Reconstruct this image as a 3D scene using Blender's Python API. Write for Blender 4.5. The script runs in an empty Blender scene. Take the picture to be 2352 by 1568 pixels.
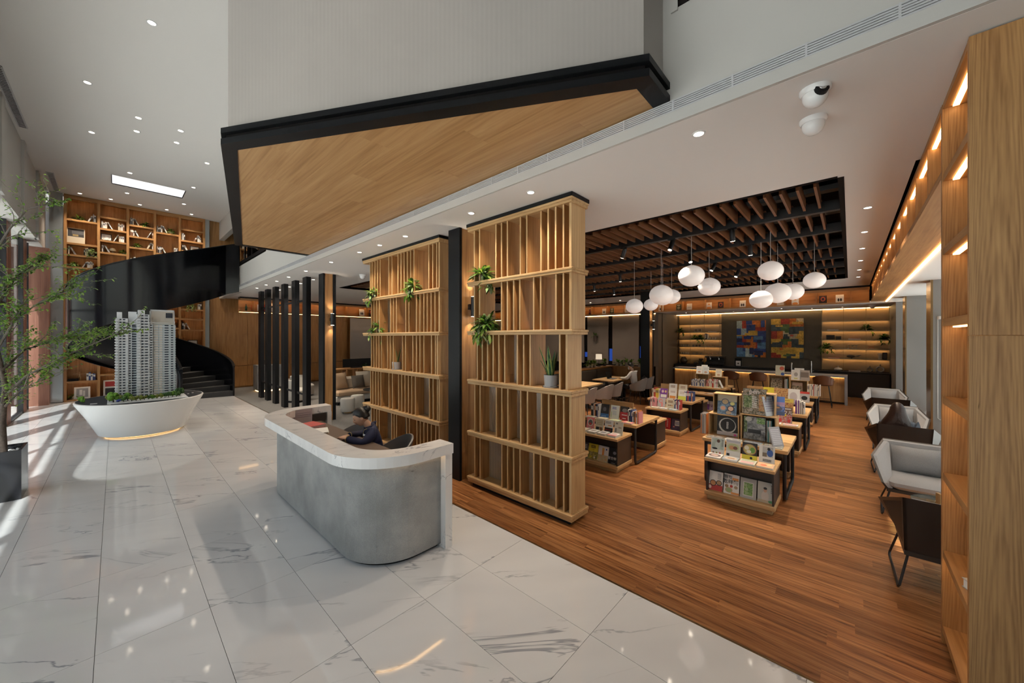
import bpy, bmesh, math, random
from mathutils import Vector, Matrix
scene = bpy.context.scene
C = scene.collection
PI = math.pi
rad = math.radians

# ------------------------------------------------------------------ camera, world, sun, exposure
cam_d = bpy.data.cameras.new('camera')
cam_d.sensor_width = 36.0
cam_d.lens = 841.0 / 2352.0 * 36.0
cam_d.shift_y = -9.0 / 2352.0
cam_d.clip_start = 0.02
cam_d.clip_end = 300
cam = bpy.data.objects.new('camera', cam_d)
C.objects.link(cam)
cam.location = (0, 0, 2.15)
cam.rotation_euler = (PI / 2, 0, rad(42.72) - PI / 2)
scene.camera = cam

world = bpy.data.worlds.new('world')
scene.world = world
world.use_nodes = True
wn = world.node_tree
wn.nodes.clear()
w_out = wn.nodes.new('ShaderNodeOutputWorld')
w_bg = wn.nodes.new('ShaderNodeBackground')
w_sky = wn.nodes.new('ShaderNodeTexSky')
w_sky.sky_type = 'NISHITA'
w_sky.sun_disc = False
w_sky.sun_elevation = rad(58)
w_sky.sun_rotation = rad(200)
w_sky.air_density = 1.6
w_sky.dust_density = 4.0
w_mix = wn.nodes.new('ShaderNodeMix')
w_mix.data_type = 'RGBA'
w_mix.inputs['Factor'].default_value = 0.40
w_mix.inputs['B'].default_value = (6.0, 6.0, 6.1, 1)
wn.links.new(w_sky.outputs[0], w_mix.inputs['A'])
wn.links.new(w_mix.outputs['Result'], w_bg.inputs['Color'])
w_bg.inputs['Strength'].default_value = 0.185
wn.links.new(w_bg.outputs[0], w_out.inputs[0])

sun_d = bpy.data.lights.new('sun', 'SUN')
sun_d.energy = 8.6
sun_d.angle = rad(0.8)
sun_d.color = (1.0, 0.985, 0.965)
sun = bpy.data.objects.new('sun', sun_d)
C.objects.link(sun)
sun.rotation_euler = Vector((0.30, 0.62, -1.0)).to_track_quat('-Z', 'Y').to_euler()
sun.location = (-6, -10, 20)

scene.view_settings.view_transform = 'Standard'
scene.view_settings.look = 'None'
scene.view_settings.exposure = 0.25
scene.view_settings.gamma = 1.0
scene.view_settings.use_curve_mapping = False
# lamp powers of the fittings (W)
E_LOBBY, E_CASE, E_SHOP, E_BAR = 30, 150, 75, 30
scene.cycles.max_bounces = 7
scene.cycles.diffuse_bounces = 4
scene.cycles.glossy_bounces = 4
scene.cycles.transmission_bounces = 5
scene.cycles.transparent_max_bounces = 6
scene.cycles.sample_clamp_indirect = 4.0
scene.cycles.caustics_reflective = False
scene.cycles.caustics_refractive = False
scene.cycles.use_denoising = True
scene.cycles.use_adaptive_sampling = True
scene.cycles.use_light_tree = True
scene.cycles.adaptive_threshold = 0.08
scene.cycles.adaptive_min_samples = 12
scene.cycles.time_limit = 750

# ------------------------------------------------------------------ materials
MATS = {}

def new_mat(name):
    m = bpy.data.materials.new(name)
    m.use_transparent_shadow = True
    m.use_nodes = True
    MATS[name] = m
    nt = m.node_tree
    return m, nt, nt.nodes['Principled BSDF']

def nd(nt, kind, **kw):
    n = nt.nodes.new(kind)
    for k, v in kw.items():
        if k in n.inputs:
            n.inputs[k].default_value = v
        else:
            setattr(n, k, v)
    return n

def ramp(nt, src, stops):
    r = nt.nodes.new('ShaderNodeValToRGB')
    el = r.color_ramp.elements
    while len(el) < len(stops):
        el.new(0.5)
    for e, (p, col) in zip(el, stops):
        e.position = p
        e.color = (*col, 1) if len(col) == 3 else col
    nt.links.new(src, r.inputs[0])
    return r

def plain(name, col, rough=0.5, metal=0.0, spec=0.5, bump=0.0, bscale=80, coat=0.0, sheen=0.0, var=0.0):
    m, nt, b = new_mat(name)
    b.inputs['Base Color'].default_value = (*col, 1)
    b.inputs['Roughness'].default_value = rough
    b.inputs['Metallic'].default_value = metal
    b.inputs['Specular IOR Level'].default_value = spec
    b.inputs['Coat Weight'].default_value = coat
    b.inputs['Sheen Weight'].default_value = sheen
    tc = None
    if var or bump:
        tc = nd(nt, 'ShaderNodeTexCoord')
        no = nd(nt, 'ShaderNodeTexNoise', Scale=bscale, Detail=4.0)
        nt.links.new(tc.outputs['Object'], no.inputs['Vector'])
        if bump:
            bp = nd(nt, 'ShaderNodeBump', Strength=bump, Distance=0.01)
            nt.links.new(no.outputs[0], bp.inputs['Height'])
            nt.links.new(bp.outputs[0], b.inputs['Normal'])
        if var:
            r = ramp(nt, no.outputs[0], [(0.3, tuple(c * (1 - var) for c in col)), (0.7, tuple(min(1, c * (1 + var)) for c in col))])
            nt.links.new(r.outputs[0], b.inputs['Base Color'])
    return m

def emis(name, col, strength, base=(0.8, 0.8, 0.8)):
    m, nt, b = new_mat(name)
    b.inputs['Base Color'].default_value = (*base, 1)
    b.inputs['Emission Color'].default_value = (*col, 1)
    b.inputs['Emission Strength'].default_value = strength
    b.inputs['Roughness'].default_value = 0.35
    return m

def wood(name, axis, light, mid, dark, rough=0.45, scale=1.0, rings=True, coat=0.0):
    """grain runs along axis (0,1,2); object coordinates plus a random shift for each piece"""
    m, nt, b = new_mat(name)
    tc = nd(nt, 'ShaderNodeTexCoord')
    oi = nd(nt, 'ShaderNodeObjectInfo')
    mul = nd(nt, 'ShaderNodeVectorMath', operation='SCALE')
    mul.inputs['Scale'].default_value = 1.0
    cmb = nd(nt, 'ShaderNodeCombineXYZ')
    for i, k in enumerate((37.0, 53.0, 29.0)):
        mm = nd(nt, 'ShaderNodeMath', operation='MULTIPLY')
        mm.inputs[1].default_value = k
        nt.links.new(oi.outputs['Random'], mm.inputs[0])
        nt.links.new(mm.outputs[0], cmb.inputs[i])
    add = nd(nt, 'ShaderNodeVectorMath', operation='ADD')
    nt.links.new(tc.outputs['Object'], add.inputs[0])
    nt.links.new(cmb.outputs[0], add.inputs[1])
    mp = nd(nt, 'ShaderNodeMapping')
    sc = [9.0 * scale] * 3
    sc[axis] = 0.75 * scale
    mp.inputs['Scale'].default_value = sc
    nt.links.new(add.outputs[0], mp.inputs['Vector'])
    n1 = nd(nt, 'ShaderNodeTexNoise', Scale=1.0, Detail=5.0, Roughness=0.6, Distortion=1.2 if rings else 0.3)
    nt.links.new(mp.outputs[0], n1.inputs['Vector'])
    mp2 = nd(nt, 'ShaderNodeMapping')
    sc2 = [60.0 * scale] * 3
    sc2[axis] = 1.6 * scale
    mp2.inputs['Scale'].default_value = sc2
    nt.links.new(add.outputs[0], mp2.inputs['Vector'])
    n2 = nd(nt, 'ShaderNodeTexNoise', Scale=1.0, Detail=3.0)
    nt.links.new(mp2.outputs[0], n2.inputs['Vector'])
    mx = nd(nt, 'ShaderNodeMix', data_type='FLOAT')
    mx.inputs['Factor'].default_value = 0.45
    nt.links.new(n1.outputs[0], mx.inputs['A'])
    nt.links.new(n2.outputs[0], mx.inputs['B'])
    r = ramp(nt, mx.outputs['Result'], [(0.30, dark), (0.48, mid), (0.68, light)])
    nt.links.new(r.outputs[0], b.inputs['Base Color'])
    b.inputs['Roughness'].default_value = rough
    b.inputs['Coat Weight'].default_value = coat
    bp = nd(nt, 'ShaderNodeBump', Strength=0.12, Distance=0.004)
    nt.links.new(n2.outputs[0], bp.inputs['Height'])
    nt.links.new(bp.outputs[0], b.inputs['Normal'])
    return m

def marble(name, base, vein, rough, scale, ang):
    m, nt, b = new_mat(name)
    tc = nd(nt, 'ShaderNodeTexCoord')
    oi = nd(nt, 'ShaderNodeObjectInfo')
    cmb = nd(nt, 'ShaderNodeCombineXYZ')
    for i, k in enumerate((41.0, 67.0, 13.0)):
        mm = nd(nt, 'ShaderNodeMath', operation='MULTIPLY')
        mm.inputs[1].default_value = k
        nt.links.new(oi.outputs['Random'], mm.inputs[0])
        nt.links.new(mm.outputs[0], cmb.inputs[i])
    add = nd(nt, 'ShaderNodeVectorMath', operation='ADD')
    nt.links.new(tc.outputs['Object'], add.inputs[0])
    nt.links.new(cmb.outputs[0], add.inputs[1])
    rot = nd(nt, 'ShaderNodeMapping')
    rot.inputs['Rotation'].default_value = (0, 0, rad(ang))
    nt.links.new(add.outputs[0], rot.inputs['Vector'])
    mp = nd(nt, 'ShaderNodeMapping')
    mp.inputs['Scale'].default_value = (0.55 * scale, 1.9 * scale, 1.0 * scale)
    nt.links.new(rot.outputs[0], mp.inputs['Vector'])
    n1 = nd(nt, 'ShaderNodeTexNoise', Scale=1.0, Detail=6.0, Roughness=0.55, Distortion=0.6)
    nt.links.new(mp.outputs[0], n1.inputs['Vector'])
    v1 = ramp(nt, n1.outputs[0], [(0.489, (0, 0, 0)), (0.498, (1, 1, 1)), (0.502, (1, 1, 1)), (0.511, (0, 0, 0))])
    n2 = nd(nt, 'ShaderNodeTexNoise', Scale=0.9, Detail=3.0)
    nt.links.new(mp.outputs[0], n2.inputs['Vector'])
    v2 = ramp(nt, n2.outputs[0], [(0.47, (0, 0, 0)), (0.62, (1, 1, 1))])
    mul = nd(nt, 'ShaderNodeMath', operation='MULTIPLY')
    nt.links.new(v1.outputs[0], mul.inputs[0])
    nt.links.new(v2.outputs[0], mul.inputs[1])
    mix = nd(nt, 'ShaderNodeMix', data_type='RGBA')
    mix.inputs['A'].default_value = (*base, 1)
    mix.inputs['B'].default_value = (*vein, 1)
    nt.links.new(mul.outputs[0], mix.inputs['Factor'])
    n3 = nd(nt, 'ShaderNodeTexNoise', Scale=1.3, Detail=2.0)
    nt.links.new(mp.outputs[0], n3.inputs['Vector'])
    r3 = ramp(nt, n3.outputs[0], [(0.3, (0.9, 0.9, 0.91)), (0.7, (1, 1, 1))])
    m2 = nd(nt, 'ShaderNodeMix', data_type='RGBA', blend_type='MULTIPLY')
    m2.inputs['Factor'].default_value = 1.0
    nt.links.new(mix.outputs['Result'], m2.inputs['A'])
    nt.links.new(r3.outputs[0], m2.inputs['B'])
    nt.links.new(m2.outputs['Result'], b.inputs['Base Color'])
    b.inputs['Roughness'].default_value = rough
    b.inputs['Specular IOR Level'].default_value = 0.8
    return m

def plankmat(name):
    m, nt, b = new_mat(name)
    tc = nd(nt, 'ShaderNodeTexCoord')
    oi = nd(nt, 'ShaderNodeObjectInfo')
    at = nd(nt, 'ShaderNodeAttribute', attribute_name='tone')
    s = nd(nt, 'ShaderNodeMath', operation='ADD')
    nt.links.new(oi.outputs['Random'], s.inputs[0])
    nt.links.new(at.outputs['Fac'], s.inputs[1])
    fr = nd(nt, 'ShaderNodeMath', operation='FRACT')
    nt.links.new(s.outputs[0], fr.inputs[0])
    mm = nd(nt, 'ShaderNodeMath', operation='MULTIPLY')
    mm.inputs[1].default_value = 61.0
    nt.links.new(fr.outputs[0], mm.inputs[0])
    cmb = nd(nt, 'ShaderNodeCombineXYZ')
    for i in range(3):
        nt.links.new(mm.outputs[0], cmb.inputs[i])
    add = nd(nt, 'ShaderNodeVectorMath', operation='ADD')
    nt.links.new(tc.outputs['Object'], add.inputs[0])
    nt.links.new(cmb.outputs[0], add.inputs[1])
    mp = nd(nt, 'ShaderNodeMapping')
    mp.inputs['Scale'].default_value = (38, 1.5, 8)
    nt.links.new(add.outputs[0], mp.inputs['Vector'])
    n = nd(nt, 'ShaderNodeTexNoise', Scale=1.0, Detail=5.0, Roughness=0.65, Distortion=0.4)
    nt.links.new(mp.outputs[0], n.inputs['Vector'])
    r = ramp(nt, n.outputs[0], [(0.30, (0.085, 0.026, 0.008)), (0.46, (0.27, 0.103, 0.033)), (0.66, (0.46, 0.215, 0.082))])
    tone = ramp(nt, fr.outputs[0], [(0.0, (0.68, 0.66, 0.64)), (1.0, (1.12, 1.12, 1.12))])
    m2 = nd(nt, 'ShaderNodeMix', data_type='RGBA', blend_type='MULTIPLY')
    m2.inputs['Factor'].default_value = 1.0
    nt.links.new(r.outputs[0], m2.inputs['A'])
    nt.links.new(tone.outputs[0], m2.inputs['B'])
    nt.links.new(m2.outputs['Result'], b.inputs['Base Color'])
    b.inputs['Roughness'].default_value = 0.33
    b.inputs['Specular IOR Level'].default_value = 0.45
    return m

OAK = ((0.56, 0.315, 0.125), (0.43, 0.215, 0.075), (0.265, 0.118, 0.038))
oak_z = wood('oak_upright', 2, *OAK)
oak_y = wood('oak_along_y', 1, *OAK)
oak_x = wood('oak_along_x', 0, *OAK)
LOAK = ((0.62, 0.41, 0.205), (0.51, 0.315, 0.140), (0.36, 0.195, 0.078))
loak_y = wood('pale_oak_along_y', 1, *LOAK)
loak_x = wood('pale_oak_along_x', 0, *LOAK)
loak_z = wood('pale_oak_upright', 2, *LOAK)
BOAK = ((0.50, 0.27, 0.105), (0.40, 0.20, 0.070), (0.25, 0.11, 0.036))
boak_z = wood('brown_oak_upright', 2, *BOAK)
boak_x = wood('brown_oak_along_x', 0, *BOAK)
boak_y = wood('brown_oak_along_y', 1, *BOAK)
soffit_wood = wood('soffit_wood', 1, (0.58, 0.36, 0.17), (0.47, 0.27, 0.115), (0.31, 0.155, 0.055), scale=0.55)
slat_wood = wood('slat_wood', 0, (0.25, 0.105, 0.045), (0.18, 0.072, 0.029), (0.10, 0.038, 0.015), rough=0.4)
red_wood = wood('redwood_cladding', 2, (0.36, 0.17, 0.12), (0.28, 0.125, 0.085), (0.19, 0.08, 0.055))
plank_m = plankmat('walnut_plank')
tile_m = marble('marble_tile', (0.66, 0.66, 0.665), (0.30, 0.31, 0.34), 0.055, 1.0, 38)
counter_m = marble('marble_counter', (0.80, 0.79, 0.78), (0.36, 0.36, 0.39), 0.16, 2.6, 20)
grout_m = plain('grout', (0.20, 0.19, 0.18), 0.8, var=0.1)
white_m = plain('white_plaster', (0.56, 0.545, 0.52), 0.75, spec=0.2, bump=0.02, bscale=300)
ceil_m = plain('ceiling_paint', (0.78, 0.76, 0.74), 0.8, spec=0.15, bump=0.02, bscale=250)
panel_m = plain('warm_white_panel', (0.42, 0.388, 0.362), 0.55, spec=0.3, bump=0.01, bscale=60)
black_m = plain('black_lacquer', (0.008, 0.009, 0.011), 0.42, spec=0.22, bump=0.02, bscale=200)
blackmet_m = plain('black_metal', (0.016, 0.016, 0.018), 0.42, metal=0.0, spec=0.5, bump=0.03, bscale=400)
stair_m = plain('black_stair_steel', (0.005, 0.006, 0.009), 0.17, spec=0.45, bump=0.04, bscale=5)
dark_m = plain('dark_brown_laminate', (0.034, 0.027, 0.023), 0.45, bump=0.02, bscale=300)
taupe_m = plain('taupe_wall', (0.17, 0.135, 0.105), 0.6, bump=0.02, bscale=200)
blind_m = plain('taupe_blind', (0.22, 0.175, 0.14), 0.8, bump=0.03, bscale=500)
olive_m = plain('olive_grey_wall', (0.085, 0.075, 0.058), 0.55, bump=0.02, bscale=200)
grey_m = plain('grey_panel', (0.25, 0.25, 0.25), 0.5, bump=0.02, bscale=200)
brass_m = plain('bronze_trim', (0.30, 0.20, 0.10), 0.28, metal=0.9, bump=0.01, bscale=100)
alu_m = plain('grille_aluminium', (0.58, 0.58, 0.60), 0.45, metal=0.2, bump=0.01, bscale=100)
void_m = plain('dark_void', (0.012, 0.010, 0.010), 0.9, spec=0.1, bump=0.01, bscale=20)
carpet_m = plain('grey_carpet', (0.20, 0.195, 0.19), 0.95, spec=0.1, bump=0.6, bscale=160, var=0.45)
pave_m = plain('outdoor_paving', (0.80, 0.79, 0.77), 0.9, var=0.12, bscale=3)
chrome_m = plain('brushed_steel', (0.6, 0.6, 0.6), 0.25, metal=1.0, bump=0.01, bscale=200)
mirror_m = plain('grey_mirror', (0.50, 0.55, 0.58), 0.12, metal=0.55, bump=0.0)
gloss_white = plain('gloss_white', (0.80, 0.80, 0.80), 0.22, bump=0.005, bscale=40)
led_m = emis('warm_led', (1.0, 0.60, 0.24), 7.0)
led_soft = emis('warm_led_soft', (1.0, 0.58, 0.22), 7.0)
led_shelf = emis('warm_led_shelf', (1.0, 0.60, 0.25), 15.0)
led_low = emis('warm_led_low', (1.0, 0.58, 0.22), 2.2)
lamp_m = emis('downlight_lens', (1.0, 0.86, 0.68), 14.0)
globe_m = emis('opal_globe', (1.0, 0.88, 0.82), 0.26, base=(0.85, 0.82, 0.8))

def glassmat(name, col, rough=0.0, alpha=0.15, ribs=0.0):
    """thin pane: mostly clear with a reflective coat"""
    m, nt, b = new_mat(name)
    out = nt.nodes['Material Output']
    tr = nd(nt, 'ShaderNodeBsdfTransparent', Color=(*col, 1)) if rough == 0 else nd(nt, 'ShaderNodeBsdfRefraction', Color=(*col, 1), Roughness=rough, IOR=1.08)
    gl = nd(nt, 'ShaderNodeBsdfGlossy', Roughness=0.03 + rough * 0.3)
    lw_ = nd(nt, 'ShaderNodeLayerWeight', Blend=0.5)
    pw = nd(nt, 'ShaderNodeMath', operation='POWER')
    pw.inputs[1].default_value = 4.0
    nt.links.new(lw_.outputs['Facing'], pw.inputs[0])
    sc_ = nd(nt, 'ShaderNodeMath', operation='MULTIPLY_ADD')
    sc_.inputs[1].default_value = 0.75
    sc_.inputs[2].default_value = 0.04
    nt.links.new(pw.outputs[0], sc_.inputs[0])
    mx = nd(nt, 'ShaderNodeMixShader')
    nt.links.new(sc_.outputs[0], mx.inputs[0])
    nt.links.new(tr.outputs[0], mx.inputs[1])
    nt.links.new(gl.outputs[0], mx.inputs[2])
    nt.links.new(mx.outputs[0], out.inputs['Surface'])
    if ribs:
        tc = nd(nt, 'ShaderNodeTexCoord')
        wv = nd(nt, 'ShaderNodeTexWave', Scale=ribs, bands_direction='Y')
        nt.links.new(tc.outputs['Object'], wv.inputs['Vector'])
        bp = nd(nt, 'ShaderNodeBump', Strength=0.8, Distance=0.006)
        nt.links.new(wv.outputs['Fac'], bp.inputs['Height'])
        nt.links.new(bp.outputs[0], tr.inputs['Normal'])
        nt.links.new(bp.outputs[0], gl.inputs['Normal'])
    return m

glass_m = glassmat('clear_glass', (0.93, 0.96, 0.95))
smoke_glass = glassmat('smoked_glass', (0.30, 0.24, 0.18))
def reeded(name):
    """frosted ribbed pane: part see-through, part milky, banded by its ribs"""
    m, nt, b = new_mat(name)
    out = nt.nodes['Material Output']
    tr = nd(nt, 'ShaderNodeBsdfTransparent', Color=(0.90, 0.93, 0.91, 1))
    tl = nd(nt, 'ShaderNodeBsdfTranslucent', Color=(0.75, 0.76, 0.74, 1))
    gl = nd(nt, 'ShaderNodeBsdfGlossy', Roughness=0.15)
    tc = nd(nt, 'ShaderNodeTexCoord')
    wv = nd(nt, 'ShaderNodeTexWave', Scale=18.0, bands_direction='Y')
    nt.links.new(tc.outputs['Object'], wv.inputs['Vector'])
    bp = nd(nt, 'ShaderNodeBump', Strength=0.6, Distance=0.004)
    nt.links.new(wv.outputs['Fac'], bp.inputs['Height'])
    nt.links.new(bp.outputs[0], gl.inputs['Normal'])
    r = ramp(nt, wv.outputs['Fac'], [(0.1, (0.30, 0.30, 0.30)), (0.9, (0.62, 0.62, 0.62))])
    m1 = nd(nt, 'ShaderNodeMixShader')
    nt.links.new(r.outputs[0], m1.inputs[0])
    nt.links.new(tr.outputs[0], m1.inputs[1])
    nt.links.new(tl.outputs[0], m1.inputs[2])
    m2 = nd(nt, 'ShaderNodeMixShader')
    m2.inputs[0].default_value = 0.10
    nt.links.new(m1.outputs[0], m2.inputs[1])
    nt.links.new(gl.outputs[0], m2.inputs[2])
    nt.links.new(m2.outputs[0], out.inputs['Surface'])
    return m
reed_m = reeded('reeded_glass')

def ribbed(name, col):
    m, nt, b = new_mat(name)
    tc = nd(nt, 'ShaderNodeTexCoord')
    wv = nd(nt, 'ShaderNodeTexWave', Scale=9.0, bands_direction='Y')
    nt.links.new(tc.outputs['Object'], wv.inputs['Vector'])
    no = nd(nt, 'ShaderNodeTexNoise', Scale=0.7, Detail=2.0)
    nt.links.new(tc.outputs['Object'], no.inputs['Vector'])
    r = ramp(nt, no.outputs[0], [(0.3, tuple(c * 0.94 for c in col)), (0.7, tuple(c * 1.05 for c in col))])
    nt.links.new(r.outputs[0], b.inputs['Base Color'])
    bp = nd(nt, 'ShaderNodeBump', Strength=0.12, Distance=0.004)
    nt.links.new(wv.outputs['Fac'], bp.inputs['Height'])
    nt.links.new(bp.outputs[0], b.inputs['Normal'])
    b.inputs['Roughness'].default_value = 0.6
    return m
ribbed_m = ribbed('ribbed_panel', (0.42, 0.388, 0.362))

def cathedral(name, cols, centre, width):
    """flat sawn oak: nested arches rising along z, across y"""
    m, nt, b = new_mat(name)
    tc = nd(nt, 'ShaderNodeTexCoord')
    oi = nd(nt, 'ShaderNodeObjectInfo')
    sp = nd(nt, 'ShaderNodeSeparateXYZ')
    nt.links.new(tc.outputs['Object'], sp.inputs[0])
    def mth(op, a, bb):
        n = nd(nt, 'ShaderNodeMath', operation=op)
        for i, v in enumerate((a, bb)):
            if hasattr(v, 'is_output'):
                nt.links.new(v, n.inputs[i])
            elif v is not None:
                n.inputs[i].default_value = v
        return n.outputs[0]
    mp = nd(nt, 'ShaderNodeMapping')
    mp.inputs['Scale'].default_value = (3.0, 7.0, 1.1)
    nt.links.new(tc.outputs['Object'], mp.inputs['Vector'])
    no = nd(nt, 'ShaderNodeTexNoise', Scale=1.0, Detail=4.0, Roughness=0.55)
    nt.links.new(mp.outputs[0], no.inputs['Vector'])
    y = mth('DIVIDE', mth('SUBTRACT', sp.outputs['Y'], centre), width)
    y2 = mth('MULTIPLY', y, y)
    w = mth('ADD', mth('MULTIPLY', y2, 5.0), mth('ADD', mth('MULTIPLY', sp.outputs['Z'], 1.6), mth('MULTIPLY', no.outputs[0], 2.6)))
    w = mth('ADD', w, mth('MULTIPLY', oi.outputs['Random'], 9.0))
    sn = mth('SINE', mth('MULTIPLY', w, 9.0), None)
    mp2 = nd(nt, 'ShaderNodeMapping')
    mp2.inputs['Scale'].default_value = (40.0, 90.0, 3.0)
    nt.links.new(tc.outputs['Object'], mp2.inputs['Vector'])
    n2 = nd(nt, 'ShaderNodeTexNoise', Scale=1.0, Detail=3.0)
    nt.links.new(mp2.outputs[0], n2.inputs['Vector'])
    v = mth('ADD', mth('MULTIPLY', sn, 0.06), mth('ADD', mth('MULTIPLY', n2.outputs[0], 0.55), mth('MULTIPLY', no.outputs[0], 0.45)))
    r = ramp(nt, v, [(0.28, cols[2]), (0.5, cols[1]), (0.72, cols[0])])
    nt.links.new(r.outputs[0], b.inputs['Base Color'])
    b.inputs['Roughness'].default_value = 0.45
    bp = nd(nt, 'ShaderNodeBump', Strength=0.12, Distance=0.003)
    nt.links.new(n2.outputs[0], bp.inputs['Height'])
    nt.links.new(bp.outputs[0], b.inputs['Normal'])
    return m
cath_m = cathedral('flat_sawn_oak', ((0.56, 0.315, 0.125), (0.43, 0.225, 0.083), (0.26, 0.118, 0.037)), 0.10, 0.10)
cath_b = cathedral('flat_sawn_brown_oak', BOAK, 0.02, 0.16)
COLS = {}
def colm(rgb, rough=0.55):
    k = (tuple(round(v, 3) for v in rgb), rough)
    if k not in COLS:
        COLS[k] = plain('print_%d' % len(COLS), k[0], rough, bump=0.01, bscale=150)
    return COLS[k]

# ------------------------------------------------------------------ mesh helpers
class MB:
    """collects shapes; build() links ONE mesh object"""
    def __init__(self, o=(0, 0, 0)):
        self.v, self.f, self.mi, self.mats = [], [], [], []
        self.o = Vector(o)
        self.cur = 0
        self.T = None

    def mat(self, m):
        if m not in self.mats:
            self.mats.append(m)
        self.cur = self.mats.index(m)
        return self

    def add(self, vs, fs):
        n = len(self.v)
        for p in vs:
            p = Vector(p)
            if self.T is not None:
                p = self.T @ p
            self.v.append(p)
        for f in fs:
            self.f.append([i + n for i in f])
            self.mi.append(self.cur)
        return self

    def box(self, x0, x1, y0, y1, z0, z1):
        x0, x1 = min(x0, x1), max(x0, x1)
        y0, y1 = min(y0, y1), max(y0, y1)
        z0, z1 = min(z0, z1), max(z0, z1)
        return self.add([(x0, y0, z0), (x1, y0, z0), (x1, y1, z0), (x0, y1, z0), (x0, y0, z1), (x1, y0, z1), (x1, y1, z1), (x0, y1, z1)],
                        [(0, 3, 2, 1), (4, 5, 6, 7), (0, 1, 5, 4), (1, 2, 6, 5), (2, 3, 7, 6), (3, 0, 4, 7)])

    def cbox(self, x0, x1, y0, y1, z0, z1, b=0.01):
        """box with chamfered edges all round"""
        pts = []
        for z, i in ((z0, b), (z0 + b, 0), (z1 - b, 0), (z1, b)):
            r = b if i == 0 else b * 1.0
            q = b + i
            pts.append([(x0 + q, y0 + i, z), (x1 - q, y0 + i, z), (x1 - i, y0 + q, z), (x1 - i, y1 - q, z), (x1 - q, y1 - i, z), (x0 + q, y1 - i, z), (x0 + i, y1 - q, z), (x0 + i, y0 + q, z)])
        vs = [p for r in pts for p in r]
        fs = [tuple(range(7, -1, -1)), tuple(range(24, 32))]
        for k in range(3):
            for j in range(8):
                a, b2 = k * 8 + j, k * 8 + (j + 1) % 8
                fs.append((a, b2, b2 + 8, a + 8))
        return self.add(vs, fs)

    def prism(self, poly, z0, z1):
        n = len(poly)
        vs = [(x, y, z0) for x, y in poly] + [(x, y, z1) for x, y in poly]
        fs = [tuple(range(n - 1, -1, -1)), tuple(range(n, 2 * n))] + [(i, (i + 1) % n, (i + 1) % n + n, i + n) for i in range(n)]
        return self.add(vs, fs)

    def hull(self, bot, top):
        n = len(bot)
        fs = [tuple(range(n - 1, -1, -1)), tuple(range(n, 2 * n))] + [(i, (i + 1) % n, (i + 1) % n + n, i + n) for i in range(n)]
        return self.add(list(bot) + list(top), fs)

    def quad(self, a, b, c, d):
        return self.add([a, b, c, d], [(0, 1, 2, 3)])

    def slab(self, pts, th):
        """thickened polygon (3D points in order), extruded along its normal by th"""
        p = [Vector(q) for q in pts]
        n = (p[1] - p[0]).cross(p[2] - p[0]).normalized() * th
        return self.hull([q for q in p], [q + n for q in p])

    def tube(self, path, r, seg=8, closed=False, caps=True):
        path = [Vector(p) for p in path]
        n = len(path)
        rs = r if isinstance(r, (list, tuple)) else [r] * n
        vs, fs = [], []
        prev = None
        for i, p in enumerate(path):
            if closed:
                t = path[(i + 1) % n] - path[i - 1]
            else:
                t = path[min(i + 1, n - 1)] - path[max(i - 1, 0)]
            if t.length < 1e-9:
                t = Vector((0, 0, 1))
            t.normalize()
            if prev is None:
                u = t.orthogonal().normalized()
            else:
                u = (prev - t * prev.dot(t))
                u = u.normalized() if u.length > 1e-6 else t.orthogonal().normalized()
            prev = u
            w = t.cross(u)
            for k in range(seg):
                a = 2 * PI * k / seg
                vs.append(p + (u * math.cos(a) + w * math.sin(a)) * rs[i])
        m = n if closed else n - 1
        for i in range(m):
            for k in range(seg):
                a = i * seg + k
                b = i * seg + (k + 1) % seg
                c = ((i + 1) % n) * seg + (k + 1) % seg
                d = ((i + 1) % n) * seg + k
                fs.append((a, b, c, d))
        if caps and not closed:
            fs.append(tuple(range(seg - 1, -1, -1)))
            fs.append(tuple((n - 1) * seg + k for k in range(seg)))
        return self.add(vs, fs)

    def cyl(self, x, y, z0, z1, r0, r1=None, seg=20):
        r1 = r0 if r1 is None else r1
        return self.lathe([(r0, z0), (r1, z1)], (x, y, 0), seg, True)

    def lathe(self, prof, c=(0, 0, 0), seg=24, caps=True, sx=1.0, sy=1.0):
        vs, fs = [], []
        for r, z in prof:
            for k in range(seg):
                a = 2 * PI * k / seg
                vs.append((c[0] + r * sx * math.cos(a), c[1] + r * sy * math.sin(a), c[2] + z))
        n = len(prof)
        for i in range(n - 1):
            for k in range(seg):
                fs.append((i * seg + k, i * seg + (k + 1) % seg, (i + 1) * seg + (k + 1) % seg, (i + 1) * seg + k))
        if caps:
            fs.append(tuple(range(seg - 1, -1, -1)))
            fs.append(tuple((n - 1) * seg + k for k in range(seg)))
        return self.add(vs, fs)

    def ball(self, c, rx, ry=None, rz=None, seg=16, rings=10):
        ry = rx if ry is None else ry
        rz = rx if rz is None else rz
        prof = [(math.sin(PI * i / rings), -math.cos(PI * i / rings)) for i in range(rings + 1)]
        prof[0] = (1e-4, -1)
        prof[-1] = (1e-4, 1)
        vs, fs = [], []
        for r, z in prof:
            for k in range(seg):
                a = 2 * PI * k / seg
                vs.append((c[0] + rx * r * math.cos(a), c[1] + ry * r * math.sin(a), c[2] + rz * z))
        for i in range(rings):
            for k in range(seg):
                fs.append((i * seg + k, i * seg + (k + 1) % seg, (i + 1) * seg + (k + 1) % seg, (i + 1) * seg + k))
        return self.add(vs, fs)

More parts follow.
